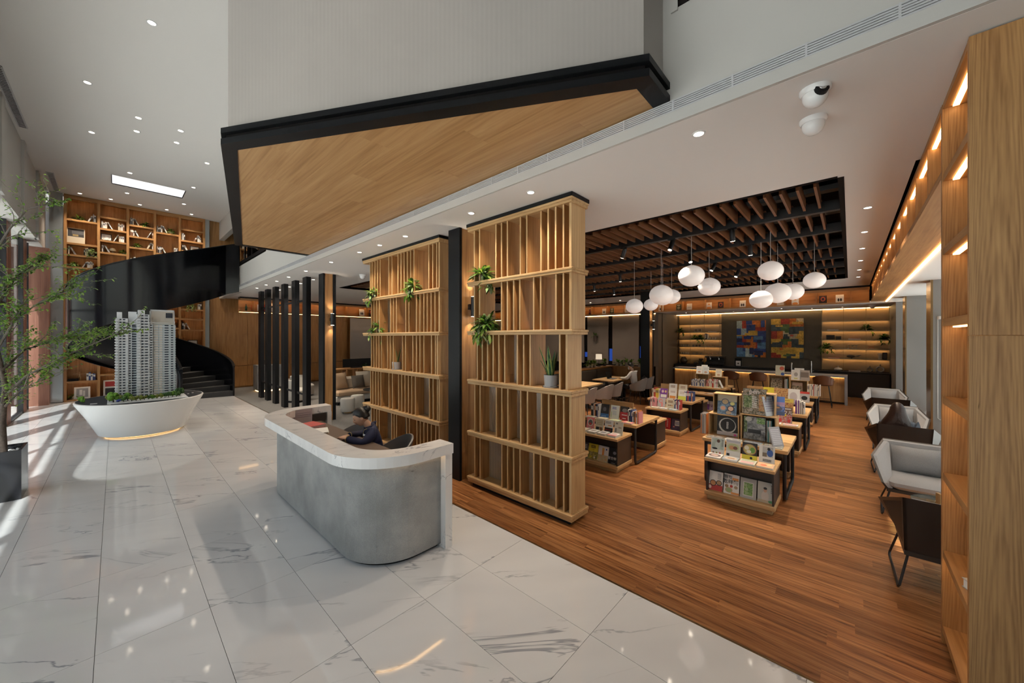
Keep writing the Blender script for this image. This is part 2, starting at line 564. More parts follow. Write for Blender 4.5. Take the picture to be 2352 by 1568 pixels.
    def mesh(self, name, smooth=False):
        me = bpy.data.meshes.new(name)
        me.from_pydata([tuple(p - self.o) for p in self.v], [], self.f)
        for m in self.mats:
            me.materials.append(m)
        if len(self.mats) > 1:
            me.polygons.foreach_set('material_index', self.mi)
        if smooth:
            me.polygons.foreach_set('use_smooth', [True] * len(me.polygons))
            me.set_sharp_from_angle(angle=rad(40)) if hasattr(me, 'set_sharp_from_angle') else None
        me.update()
        return me

    def build(self, name, parent=None, m=None, smooth=False, loc=None):
        if m is not None:
            self.mats = [m]
            self.mi = [0] * len(self.f)
        o = bpy.data.objects.new(name, self.mesh(name, smooth))
        C.objects.link(o)
        if parent is not None:
            o.parent = parent
        if loc is not None:
            o.location = loc
        return o


def link(name, me, parent=None, loc=(0, 0, 0), rz=0.0, rot=None):
    o = bpy.data.objects.new(name, me)
    C.objects.link(o)
    o.location = loc
    o.rotation_euler = rot if rot is not None else (0, 0, rz)
    if parent is not None:
        o.parent = parent
    return o

def tag(o, label, cat, group=None, kind=None):
    o['label'] = label
    o['category'] = cat
    if group:
        o['group'] = group
    if kind:
        o['kind'] = kind
    return o

def thing(name, label, cat, loc=(0, 0, 0), rz=0.0, group=None):
    o = bpy.data.objects.new(name, None)
    o.empty_display_size = 0.1
    C.objects.link(o)
    o.location = loc
    o.rotation_euler = (0, 0, rz)
    return tag(o, label, cat, group)

def struct(o, label=None):
    o['kind'] = 'structure'
    if label:
        o['label'] = label
    return o

KIDS = {}
def copy_tree(o, parent=None):
    c = o.copy()
    C.objects.link(c)
    c.parent = parent
    for ch in [k for k in bpy.data.objects if k.parent == o] if o not in KIDS else KIDS[o]:
        copy_tree(ch, c)
    return c

def dup(o, loc, rz=0.0, label=None, group=None):
    c = copy_tree(o)
    c.location = loc
    c.rotation_euler = (0, 0, rz)
    if label:
        c['label'] = label
    if group:
        c['group'] = group
    return c

def spot(name, loc, energy, col=(1, 0.84, 0.66), size=110, blend=0.9, r=0.04, direction=(0, 0, -1)):
    d = bpy.data.lights.new(name, 'SPOT')
    d.energy = energy
    d.color = col
    d.spot_size = rad(size)
    d.spot_blend = blend
    d.shadow_soft_size = r
    o = bpy.data.objects.new(name, d)
    C.objects.link(o)
    o.location = loc
    o.rotation_euler = Vector(direction).to_track_quat('-Z', 'Y').to_euler()
    return o
# ------------------------------------------------------------------ setting
rng = random.Random(11)
ZC = 3.80      # shop ceiling
ZH = 6.94      # lobby ceiling
XW = 2.93      # upper wall between lobby and shop
# --- marble floor with its tiles
TX, TY, GAP = 0.607, 1.182, 0.003
fl = struct(MB().box(-1.86, 2.955, -7.0, 19.3, -0.12, -0.012).build('floor_marble', m=grout_m), 'large white marble tile floor of the lobby')
tile_mesh = {}
def piece(key, maker):
    if key not in tile_mesh:
        tile_mesh[key] = maker()
    return tile_mesh[key]
xs = [-1.86, -1.31] + [-0.703 + TX * k for k in range(0, 7)]
xs[-1] = 2.955
ys = [2.565 + TY * k for k in range(-8, 15)]
ys = [y for y in ys if -6.9 < y < 19.2] + [19.29]
for i in range(len(xs) - 1):
    for j in range(len(ys) - 1):
        w, d = xs[i + 1] - xs[i] - GAP, ys[j + 1] - ys[j] - GAP
        me = piece(('t', round(w, 3), round(d, 3)), lambda: MB().mat(tile_m).box(-w / 2, w / 2, -d / 2, d / 2, -0.012, 0).mesh('tile'))
        link('tile', me, fl, ((xs[i] + xs[i + 1]) / 2, (ys[j] + ys[j + 1]) / 2, 0))
struct(MB().box(2.955, 2.972, -7.0, 19.3, -0.1, 0.002).build('trim_1', m=brass_m), 'thin metal strip between marble and wood floor')
# --- wood floor
wf = struct(MB().box(2.972, 19.0, -1.75, 7.7, -0.12, -0.012).build('floor_wood', m=void_m), 'walnut plank floor of the bookshop')
PW, PL = 0.132, 1.22
planks = []
ix = 0
x = 2.973
while x < 16.5:
    y = -1.75 - rng.random() * PL
    while y < 7.7:
        y0, y1 = max(y, -1.75), min(y + PL, 7.7)
        if y1 - y0 > 0.05:
            planks.append((x, y0, y1))
        y += PL
    x += PW
    ix += 1
def dist(p):
    cx, cy = p[0] + PW / 2, (p[1] + p[2]) / 2
    hidden = 0 if (cy < cx * 0.92 and cy > -0.14 * cx - 0.35) else 50
    return cx * 0.735 + cy * 0.68 + hidden
planks.sort(key=dist)
for (px_, y0, y1) in planks[:300]:
    L = round(y1 - y0 - 0.002, 2)
    me = piece(('p', L), lambda: MB().mat(plank_m).box(0.0006, PW - 0.0006, -L / 2, L / 2, -0.012, 0).mesh('plank'))
    link('plank', me, wf, (px_, (y0 + y1) / 2, 0))
rest = MB().mat(plank_m)
tones = []
for (px_, y0, y1) in planks[300:]:
    rest.box(px_ + 0.0006, px_ + PW - 0.0006, y0 + 0.001, y1 - 0.001, -0.012, 0)
    tones += [rng.random()] * 6
ro = rest.build('plank_field', wf)
at = ro.data.attributes.new('tone', 'FLOAT', 'FACE')
at.data.foreach_set('value', tones)
ro['kind'] = 'stuff'
struct(MB().box(2.972, 19.0, 7.7, 19.6, -0.12, 0.004).build('floor_carpet', m=carpet_m), 'grey carpet floor of the lounge')
struct(MB().box(16.5, 19.0, -1.75, 7.7, -0.011, 0.0).build('floor_bar', m=plank_m), 'wood floor behind the bar')
# ground outside
struct(MB().box(-40, -1.87, -60, 60, -0.3, -0.06).build('ground_outdoor', m=pave_m), 'pale paving outside the lobby glass')
struct(MB().box(-1.86, 60, -60, -7.0, -0.3, -0.06).build('ground_terrace', m=pave_m), 'pale paving outside the shop windows')
struct(MB().box(2.972, 60, -7.0, -1.76, -0.3, -0.06).build('ground_side', m=pave_m), 'pale paving along the shop windows')

# --- lobby ceiling with the light well
m = MB()
wx0, wx1, wy0, wy1 = -0.07, 1.55, 15.95, 16.88
m.box(-2.1, wx0, -7, 19.35, ZH, ZH + 0.15).box(wx1, 3.1, -7, 19.35, ZH, ZH + 0.15).box(wx0, wx1, -7, wy0, ZH, ZH + 0.15).box(wx0, wx1, wy1, 19.35, ZH, ZH + 0.15)
struct(m.build('ceiling_lobby', m=ceil_m), 'high white lobby ceiling')
lw = thing('ceiling_light_panel', 'long white recessed light well in the high lobby ceiling', 'ceiling light', ((wx0 + wx1) / 2, (wy0 + wy1) / 2, ZH))
o3 = lw.location
m = MB(o3)
m.box(wx0 - 0.02, wx0, wy0, wy1, ZH - 0.0, ZH + 0.3).box(wx1, wx1 + 0.02, wy0, wy1, ZH, ZH + 0.3).box(wx0, wx1, wy0 - 0.02, wy0, ZH, ZH + 0.3).box(wx0, wx1, wy1, wy1 + 0.02, ZH, ZH + 0.3)
m.build('well_side', lw, gloss_white)
MB(o3).box(wx0 - 0.02, wx1 + 0.02, wy0 - 0.02, wy1 + 0.02, ZH + 0.02, ZH + 0.05).build('diffuser', lw, emis('light_well', (1, 1, 1), 0.75))
# --- upper wall between lobby and shop, and the shop ceiling
m = MB()
m.box(XW, 3.10, -3.5, 12.3, ZC, ZH).box(XW, 3.10, 12.3, 16.2, ZC, 4.63).box(XW, 3.10, 12.3, 19.3, 6.2, ZH)
m.box(XW, 3.10, 16.2, 19.3, ZC - 0.03, 4.0)
struct(m.build('wall_upper', m=white_m), 'white wall band above the shop opening')
# landing window with bronze glass behind the parapet
win = struct(MB().box(3.02, 3.05, 12.3, 16.2, 4.63, 6.2).build('window_1', m=smoke_glass), 'bronze tinted glass above the parapet')
for y in (12.32, 13.3, 14.28, 15.26, 16.16):
    MB().box(3.0, 3.07, y - 0.03, y + 0.03, 4.63, 6.2).build('mullion', win, black_m)
struct(MB().box(3.9, 3.95, 11.5, 16.3, 4.2, 6.9).build('wall_landing', m=boak_z), 'wood wall behind the landing glass')
# small dark upper window right of the white box
w2 = struct(MB().box(2.9245, 2.929, -1.2, 0.98, 4.685, 6.0).build('window_2', m=void_m), 'dark window high in the white wall')
MB().box(2.915, 2.929, 0.97, 1.02, 4.66, 6.0).build('window_frame', w2, white_m)
# shop ceiling with the slatted recess cut out
RX0, RX1, RY0, RY1 = 5.06, 13.72, 0.095, 12.4
m = MB()
m.box(3.10, RX0, -1.75, 19.5, ZC, ZC + 0.1).box(RX1, 19.0, -0.45, 19.5, ZC, ZC + 0.1).box(RX0, RX1, RY1, 19.5, ZC, ZC + 0.1).box(RX0, RX1, -0.45, RY0, ZC, ZC + 0.1)
m.box(XW, 3.10, -3.5, 16.2, ZC - 0.001, ZC + 0.02)
struct(m.build('ceiling_shop', m=ceil_m), 'flat white ceiling over the bookshop')
# black recess
m = MB()
m.box(RX0 - 0.05, RX0, RY0, RY1, ZC - 0.005, 4.6).box(RX1, RX1 + 0.05, RY0, RY1, ZC - 0.005, 4.6).box(RX0, RX1, RY0 - 0.05, RY0, ZC - 0.005, 4.6).box(RX0, RX1, RY1, RY1 + 0.05, ZC - 0.005, 4.6)
m.box(RX0 - 0.05, RX1 + 0.05, RY0 - 0.05, RY1 + 0.05, 4.6, 4.65)
rec = struct(m.build('ceiling_recess', m=void_m), 'black void above the slats')
# slats (run along x) and the black beams under them
sl = thing('slat_ceiling', 'open ceiling of brown wooden slats hung on black beams', 'ceiling slats', (9.4, 6.2, ZC))
so = sl.location
BE = [RX0] + [6.33 + 1.29 * k for k in range(6)] + [RX1]
ny = int((RY1 - RY0 - 0.1) / 0.157)
cnt = 0
sl_rest = MB(so).mat(slat_wood)
for k in range(ny):
    y = 0.29 + 0.157 * k
    for b in range(len(BE) - 1):
        x0, x1 = BE[b] + (0.25 if b == 0 else 0.09), BE[b + 1] - 0.09
        if b == len(BE) - 2:
            x1 = BE[b + 1] - 0.02
        if b < 5 and k < 56:
            L = round(x1 - x0, 3)
            me = piece(('s', L), lambda: MB().mat(slat_wood).box(-L / 2, L / 2, -0.0135, 0.0135, 0, 0.16).mesh('slat'))
            link('slat', me, sl, ((x0 + x1) / 2 - so.x, y - so.y, 3.835 - so.z))
        else:
            sl_rest.box(x0, x1, y - 0.0135, y + 0.0135, 3.835, 3.995)
o = sl_rest.build('slat_field', sl)
o['kind'] = 'stuff'
for bx in BE[1:-1]:
    MB(so).box(bx - 0.045, bx + 0.045, RY0, RY1, 3.80, 3.93).build('beam', sl, blackmet_m)
for dx in (6.95, 8.2, 9.5, 10.8, 12.1):
    MB(so).tube([(dx, RY0, 4.32), (dx, RY1, 4.32)], 0.09, 8).build('duct', sl, blackmet_m)

# --- linear air grille along the upper wall
g = thing('air_grille', 'long white linear air grille along the edge of the shop ceiling', 'air grille', (XW, 5.0, 3.9))
go = g.location
m = MB(go).box(XW - 0.028, XW + 0.0, -3.4, 16.2, 3.80, 3.886).box(XW - 0.02, XW, -3.4, 16.2, 3.9765, 3.979)
m.build('frame', g, white_m)
MB(go).box(XW - 0.006, XW - 0.002, -3.4, 16.2, 3.886, 3.977).build('backing', g, void_m)
for k in range(6):
    z = 3.8875 + k * 0.0152
    MB(go).box(XW - 0.026, XW - 0.008, -3.4, 16.2, z, z + 0.0105).build('slat', g, alu_m)
y = -3.0
while y < 16:
    MB(go).box(XW - 0.027, XW - 0.007, y - 0.006, y + 0.006, 3.886, 3.977).build('joint', g, alu_m)
    y += 0.4

# --- hanging white volume with black frame and wood soffit
PT = [(0.676, 4.38), (1.60, 8.95), (2.93, 8.95), (2.93, 1.03), (2.53, 1.03)]
def inset(poly, d):
    n = len(poly)
    res = []
    cx = sum(p[0] for p in poly) / n
    cy = sum(p[1] for p in poly) / n
    for i in range(n):
        p0, p1, p2 = Vector((*poly[i - 1], 0)), Vector((*poly[i], 0)), Vector((*poly[(i + 1) % n], 0))
        e1, e2 = (p1 - p0).normalized(), (p2 - p1).normalized()
        n1, n2 = Vector((-e1.y, e1.x, 0)), Vector((-e2.y, e2.x, 0))
        if n1.dot(Vector((cx, cy, 0)) - p1) < 0:
            n1 = -n1
        if n2.dot(Vector((cx, cy, 0)) - p1) < 0:
            n2 = -n2
        w1 = 0 if abs(p0.x - 2.93) + abs(p1.x - 2.93) < 0.01 else d
        w2_ = 0 if abs(p1.x - 2.93) + abs(p2.x - 2.93) < 0.01 else d
        A = [[n1.x, n1.y], [n2.x, n2.y]]
        b = [n1.dot(p1) + w1, n2.dot(p1) + w2_]
        det = A[0][0] * A[1][1] - A[0][1] * A[1][0]
        res.append(((b[0] * A[1][1] - A[0][1] * b[1]) / det, (A[0][0] * b[1] - A[1][0] * b[0]) / det))
    return res
hv = thing('hanging_volume', 'white ribbed box hanging over the lobby with black rim and wood underside', 'ceiling feature', (2.0, 5.0, 3.98))
ho = hv.location
I1 = inset(PT, 0.125)
def ring(m, a, b, z0, z1):
    n = len(a)
    for i in range(n):
        j = (i + 1) % n
        if abs(a[i][0] - 2.93) + abs(a[j][0] - 2.93) < 0.01:
            continue
        m.hull([(*a[i], z0), (*a[j], z0), (*b[j], z0), (*b[i], z0)], [(*a[i], z1), (*a[j], z1), (*b[j], z1), (*b[i], z1)])
    return m
ring(MB(ho), PT, I1, 3.98, 4.035).build('lower_rim', hv, black_m)
I2 = inset(PT, 0.04)
ring(MB(ho), I2, I1, 4.035, 4.085).build('rim_recess', hv, void_m)
ring(MB(ho), PT, I1, 4.085, 4.135).build('upper_rim', hv, black_m)
I3 = inset(PT, 0.055)
MB(ho).prism(I3, 4.13, ZH - 0.001).build('ribbed_wall', hv, ribbed_m)
# wood soffit boards
import itertools
bx0, bx1 = 0.6, 2.93
def clip(poly, axis, lo, hi):
    for sgn, lim in ((1, lo), (-1, -hi)):
        out = []
        for i in range(len(poly)):
            a, b = poly[i - 1], poly[i]
            da, db = sgn * a[axis] - lim, sgn * b[axis] - lim
            if (da >= 0) != (db >= 0):
                t = da / (da - db)
                out.append((a[0] + (b[0] - a[0]) * t, a[1] + (b[1] - a[1]) * t))
            if db >= 0:
                out.append(b)
        poly = out
        if not poly:
            return []
    return poly
xx = 0.6
k = 0
while xx < 2.93:
    off = 0.9 * (k % 3)
    yb = [0.9 + off * 0.9 + 2.4 * j for j in range(-1, 5)]
    for ya, yb_ in zip(yb[:-1], yb[1:]):
        pl = clip(I1, 0, xx + 0.0004, xx + 0.3 - 0.0004)
        pl = clip(pl, 1, ya + 0.0004, yb_ - 0.0004) if pl else []
        if len(pl) >= 3:
            a2 = sum(pl[i - 1][0] * pl[i][1] - pl[i][0] * pl[i - 1][1] for i in range(len(pl)))
            if a2 < 0:
                pl = pl[::-1]
            MB(ho).prism(pl, 3.99, 4.03).build('soffit_board', hv, soffit_wood)
    xx += 0.3
    k += 1

# --- left window wall
m = MB()
m.box(-1.75, -1.55, -7.0, 19.3, 5.061, ZH).box(-2.3, -1.55, -7.0, 19.3, 5.0, 5.06)
wl = struct(m.build('wall_left', m=white_m), 'white upper wall above the lobby glazing')
for y in (17.3, 14.9, 12.3, 9.7, 7.1, 4.5):
    MB().box(-1.58, -1.50, y - 0.16, y + 0.16, 5.0, ZH).build('pilaster', wl, white_m)
struct(MB().box(-1.95, -1.80, -7.0, -1.5, 0.0, 5.0).build('wall_left_added', m=white_m), 'unseen white wall added left of the camera to limit window light')  # added out of view; its length sets how much window light enters
struct(MB().box(-1.90, -1.80, 18.2, 18.76, 0.0, 5.0).build('window_end', m=glass_m))
gl = struct(MB().box(-1.84, -1.825, -1.5, 18.2, 0.06, 5.0).build('window_3', m=glass_m), 'tall lobby glazing')
MB().box(-1.88, -1.79, -1.5, 18.2, 0.0, 0.06).build('sill', gl, blackmet_m)
MB().box(-1.88, -1.79, -1.5, 18.2, 2.95, 3.0).build('transom', gl, blackmet_m)
for y in (18.2, 17.3, 14.9, 12.3, 9.7, 7.1, 4.5, 1.9, -0.7):
    MB().box(-1.89, -1.78, y - 0.04, y + 0.04, 0.0, 5.0).build('mullion', gl, blackmet_m)
    if 12 < y < 18:
        MB().box(-1.90, -1.785, y + 0.16, y + 0.62, 0.0, 5.0).build('cladding', gl, red_wood)
struct(MB().box(-1.95, -1.44, 18.75, 19.15, 0, 4.995).build('wall_end_left', m=red_wood), 'red brown timber clad pier at the end of the glazing')
# far wall behind the bookcase
struct(MB().box(-2.2, 2.62, 19.62, 19.75, 0, ZH).build('wall_back_lobby', m=grey_m), 'wall behind the tall bookcase')
struct(MB().box(2.62, 3.6, 19.30, 19.42, 0, ZH).build('wall_back_timber', m=oak_z), 'wood wall beside the tall bookcase')
mp_ = thing('mirror_panel', 'tall narrow grey mirror between bookcase and timber pier', 'mirror', (-1.32, 19.2, 0))
MB(mp_.location).box(-1.47, -1.185, 19.17, 19.19, 0.02, ZH).build('pane', mp_, mirror_m)
MB(mp_.location).box(-1.47, -1.185, 19.19, 19.22, 0.0, ZH).build('backing', mp_, black_m)
mp2_ = thing('mirror_panel', 'tall narrow grey mirror between bookcase and timber wall', 'mirror', (2.53, 19.2, 0))
MB(mp2_.location).box(2.46, 2.60, 19.22, 19.24, 0.02, ZH).build('pane', mp2_, mirror_m)
MB(mp2_.location).box(2.46, 2.60, 19.24, 19.27, 0.0, ZH).build('backing', mp2_, black_m)

# --- lounge back wall (facing the lobby) with wood panels
lb = struct(MB().box(3.6, 16.5, 19.35, 19.5, 0, ZC).build('wall_back_lounge', m=boak_z), 'wood panelled back wall of the lounge')
x = 3.05
while x < 8.2:
    MB().box(x + 0.004, x + 0.86 - 0.004, 19.28, 19.35, 0.95, 3.25).build('panel', lb, oak_z)
    MB().box(x + 0.004, x + 0.86 - 0.004, 19.25, 19.35, 0.08, 0.93).build('panel', lb, oak_z)
    x += 0.86
struct(MB().box(8.2, 12.6, 18.9, 18.95, 0.9, 3.15).build('window_4', m=plain('pale_roller_blind', (0.42, 0.41, 0.42), 0.85, bump=0.02, bscale=400)), 'pale roller blind drawn over the lounge window')
# --- far right wall (x = 16): blinds beside the booths, brown return, bar wall
fw = struct(MB().box(16.62, 16.7, 6.2, 19.3, 0, 3.3).build('wall_far', m=void_m), 'dark glazed wall behind the booths')
for k, (ya, yb) in enumerate(((6.32, 7.0), (7.22, 8.55), (8.78, 9.95), (10.15, 11.4), (11.6, 12.9), (13.1, 14.4), (14.6, 15.9), (16.1, 17.4))):
    MB().box(16.5, 16.56, ya, yb, 0.85, 3.22).build('blind', fw, blind_m)
for k, (ya, za, zb) in enumerate(((7.1, 1.55, 1.95), (8.66, 1.35, 1.8), (10.05, 1.5, 1.6))):
    MB().box(16.6, 16.619, ya - 0.1, ya + 0.1, za - 0.35, zb - 0.2).build('pane', fw, emis('blue_dusk_%d' % k, (0.03, 0.11, 0.6), 0.35, base=(0.02, 0.05, 0.2)))
struct(MB().box(16.2, 18.75, 6.2, 6.32, 0, 3.3).build('wall_return', m=taupe_m), 'taupe side wall of the bar niche')
struct(MB().box(18.65, 18.8, -1.75, 6.2, 0, 3.5).build('wall_bar', m=olive_m), 'olive brown wall behind the bar')
struct(MB().box(16.05, 18.7, -1.75, 6.25, 3.24, 3.30).box(16.05, 16.62, 6.25, 19.0, 3.24, 3.30).build('ceiling_bar', m=ceil_m), 'lowered ceiling strip over the bar')
MB().box(18.52, 18.6, -1.05, 6.2, 3.215, 3.238).build('led_strip', bpy.data.objects['ceiling_bar'], led_m)
MB().box(16.46, 16.49, 6.32, 17.4, 3.215, 3.238).build('led_strip', bpy.data.objects['ceiling_bar'], led_m)
struct(MB().box(5.3, 19.2, -3.4, -1.76, 3.32, 3.4).box(2.98, 5.3, -2.4, -1.76, 3.32, 3.4).build('canopy_sun_blocker', m=white_m), 'unseen canopy added outside the shop windows to block sun')  # unseen overhang, added to keep most direct sun off the shop floor
# --- window side (y < -0.5): piers, windows, lowered ceiling strip
struct(MB().box(3.2, 16.2, -1.75, -0.80, 3.27, 3.33).build('ceiling_window', m=ceil_m), 'lowered ceiling strip by the windows')
MB().box(4.05, 16.0, -0.83, -0.795, 3.25, 3.268).build('led_strip', bpy.data.objects['ceiling_window'], led_m)
wr = struct(MB().box(3.0, 19.0, -1.70, -1.68, 0.1, 3.27).build('window_5', m=glass_m), 'shop windows along the armchairs')
for x in (4.4, 6.3, 8.2, 10.1, 12.0, 13.8, 15.6):
    MB().box(x - 0.03, x + 0.03, -1.74, -1.64, 0, 3.27).build('mullion', wr, blackmet_m)
MB().box(3.0, 19.0, -1.74, -1.64, 0, 0.1).build('sill', wr, blackmet_m)
for x0, ye in ((10.75, -1.18), (14.5, -1.12)):
    p = struct(MB().box(x0, x0 + 0.55, -1.64, ye, 0, 3.27).build('wall_pier', m=grey_m), 'grey pier between the shop windows')
    MB().box(x0 - 0.002, x0 + 0.552, ye, ye + 0.03, 0, 3.27).build('trim', p, brass_m)
struct(MB().box(16.2, 18.65, -1.75, -1.03, 0, 3.24).build('wall_bar_side', m=grey_m), 'grey wall at the end of the bar')
# roofs and outer shell that keep the sky out
struct(MB().box(2.95, 19.2, -1.76, 19.8, 4.70, 4.8).build('ceiling_upper_slab', m=void_m))
struct(MB().box(3.10, 19.2, -1.76, -1.70, 3.27, 4.75).build('wall_window_head', m=white_m))
struct(MB().box(19.0, 19.2, -1.76, 19.8, -0.1, 4.75).build('wall_outer_far', m=void_m))
struct(MB().box(3.6, 19.2, 19.55, 19.8, -0.1, ZH).box(-2.3, 3.7, 19.76, 19.9, -0.1, ZH + 0.15).build('wall_outer_back', m=void_m))
struct(MB().box(3.10, 3.16, -7.0, -0.955, 0.0, 4.7).build('wall_near_return', m=white_m))
struct(MB().box(-1.86, 3.16, -7.1, -7.0, 0.0, 7.1).build('wall_entrance', m=white_m))
struct(MB().box(2.93, 3.16, -7.0, -3.5, 3.8, 7.1).build('wall_near_upper', m=white_m))
struct(MB().box(2.95, 3.9, -3.5, 19.8, 6.9, 7.1).box(3.95, 4.0, 9.0, 19.8, 4.7, 7.0).box(3.1, 4.0, 11.3, 11.4, 4.7, 7.0).build('ceiling_landing', m=white_m))

# ------------------------------------------------------------------ reception desk
def rrect(x0, x1, y0, y1, r1, r2, n=14):
    """open U path: from (x1,y0) along y0 to rounded corner, along x0, rounded corner, along y1 to x1"""
    p = [(x1, y0)]
    for k in range(n + 1):
        a = -PI / 2 - (PI / 2) * k / n
        p.append((x0 + r1 + r1 * math.cos(a), y0 + r1 + r1 * math.sin(a)))
    for k in range(n + 1):
        a = PI - (PI / 2) * k / n
        p.append((x0 + r2 + r2 * math.cos(a), y1 - r2 + r2 * math.sin(a)))
    p.append((x1, y1))
    return p
def strip_wall(m, outer, inner, z0, z1):
    for i in range(len(outer) - 1):
        a, b, c, d = outer[i], outer[i + 1], inner[i + 1], inner[i]
        m.hull([(*a, z0), (*d, z0), (*c, z0), (*b, z0)], [(*a, z1), (*d, z1), (*c, z1), (*b, z1)])
    return m
def merged(m, name, parent, mat):
    o = m.build(name, parent, mat)
    bm = bmesh.new()
    bm.from_mesh(o.data)
    bmesh.ops.remove_doubles(bm, verts=bm.verts, dist=1e-5)
    seen = {}
    for f in list(bm.faces):
        k = tuple(sorted(v.index for v in f.verts))
        seen.setdefault(k, []).append(f)
    kill = [f for fs in seen.values() if len(fs) > 1 for f in fs]
    bmesh.ops.delete(bm, geom=kill, context='FACES_ONLY')
    bmesh.ops.recalc_face_normals(bm, faces=bm.faces)
    for f in bm.faces:
        f.smooth = True
    bm.to_mesh(o.data)
    bm.free()
    o.data.set_sharp_from_angle(angle=rad(35))
    return o
conc_m, nt, b_ = new_mat('concrete_grey')
tc = nd(nt, 'ShaderNodeTexCoord')
n1 = nd(nt, 'ShaderNodeTexNoise', Scale=2.2, Detail=5.0, Roughness=0.6)
n2 = nd(nt, 'ShaderNodeTexNoise', Scale=160.0, Detail=2.0)
nt.links.new(tc.outputs['Object'], n1.inputs['Vector'])
nt.links.new(tc.outputs['Object'], n2.inputs['Vector'])
mx = nd(nt, 'ShaderNodeMix', data_type='FLOAT')
mx.inputs['Factor'].default_value = 0.35
nt.links.new(n1.outputs[0], mx.inputs['A'])
nt.links.new(n2.outputs[0], mx.inputs['B'])
r_ = ramp(nt, mx.outputs['Result'], [(0.32, (0.20, 0.20, 0.195)), (0.5, (0.30, 0.30, 0.295)), (0.66, (0.42, 0.415, 0.40))])
nt.links.new(r_.outputs[0], b_.inputs['Base Color'])
b_.inputs['Roughness'].default_value = 0.6

dk = thing('reception_desk', 'curved grey concrete reception desk with white marble counter top', 'reception desk', (1.85, 4.6, 0))
do = dk.location
OUT = rrect(1.355, 2.34, 2.975, 6.32, 0.62, 0.62)
INN = rrect(1.60, 2.34, 3.20, 6.09, 0.40, 0.40)
merged(strip_wall(MB(do), OUT, INN, 0.972, 1.072), 'counter_top', dk, counter_m)
BO = rrect(1.50, 2.275, 3.10, 6.22, 0.52, 0.52)
BI = rrect(1.56, 2.275, 3.16, 6.16, 0.46, 0.46)
merged(strip_wall(MB(do), BO, BI, 0.035, 0.972), 'body', dk, conc_m)
PO = rrect(1.54, 2.26, 3.14, 6.18, 0.48, 0.48)
PI_ = rrect(1.58, 2.26, 3.18, 6.14, 0.44, 0.44)
merged(strip_wall(MB(do), PO, PI_, 0.0, 0.035), 'plinth', dk, black_m)
MB(do).box(2.275, 2.36, 3.02, 3.22, 0.0, 0.972).build('end_panel', dk, counter_m)
MB(do).box(2.275, 2.34, 6.08, 6.30, 0.0, 0.972).build('end_panel', dk, counter_m)
LO = rrect(1.488, 2.27, 3.085, 6.23, 0.53, 0.53)
LI = rrect(1.497, 2.27, 3.096, 6.22, 0.52, 0.52)
merged(strip_wall(MB(do), LO[:9], LI[:9], 0.960, 0.970), 'led_strip', dk, led_soft)
MB(do).box(1.56, 2.16, 3.75, 6.14, 0.83, 0.86).build('work_top', dk, plain('brown_desk_top', (0.10, 0.065, 0.045), 0.5, bump=0.01, bscale=60))
MB(do).box(1.58, 1.60, 3.5, 5.9, 0.3, 0.97).build('inner_panel', dk, dark_m)
MB(do).box(1.62, 2.25, 6.05, 6.07, 0.86, 0.97).build('notice_board', dk, dark_m)
# things lying inside the desk
def paperstack(name, label, x, y, z, w, d, n, col, rz):
    t = thing(name, label, 'paper', (x, y, z), rz)
    for k in range(n):
        j = rng.uniform(-0.01, 0.01)
        MB().box(-w / 2 + j, w / 2 + j, -d / 2, d / 2, k * 0.006, k * 0.006 + 0.005).build('sheet', t, colm(col if k % 2 == 0 else (0.7, 0.7, 0.68)))
    return t
paperstack('paper_stack', 'stack of papers and red folders on the far end of reception desk', 1.92, 5.72, 0.861, 0.24, 0.32, 7, (0.45, 0.08, 0.07), 0.2)
paperstack('paper_stack', 'tan envelope pile on the reception work top', 1.88, 5.32, 0.861, 0.22, 0.3, 4, (0.55, 0.38, 0.2), -0.3)
pb = thing('notice_sheet', 'pale printed sheet pinned inside the far end of reception desk', 'paper', (1.9, 6.04, 0.905))
MB().box(-0.14, 0.14, 0.0, 0.004, -0.04, 0.17).build('sheet', pb, colm((0.42, 0.36, 0.36)))
MB().box(-0.12, 0.12, -0.002, 0.0, 0.05, 0.055).box(-0.12, 0.12, -0.002, 0.0, 0.08, 0.085).box(-0.12, 0.12, -0.002, 0.0, 0.11, 0.115).build('print', pb, colm((0.2, 0.18, 0.2)))

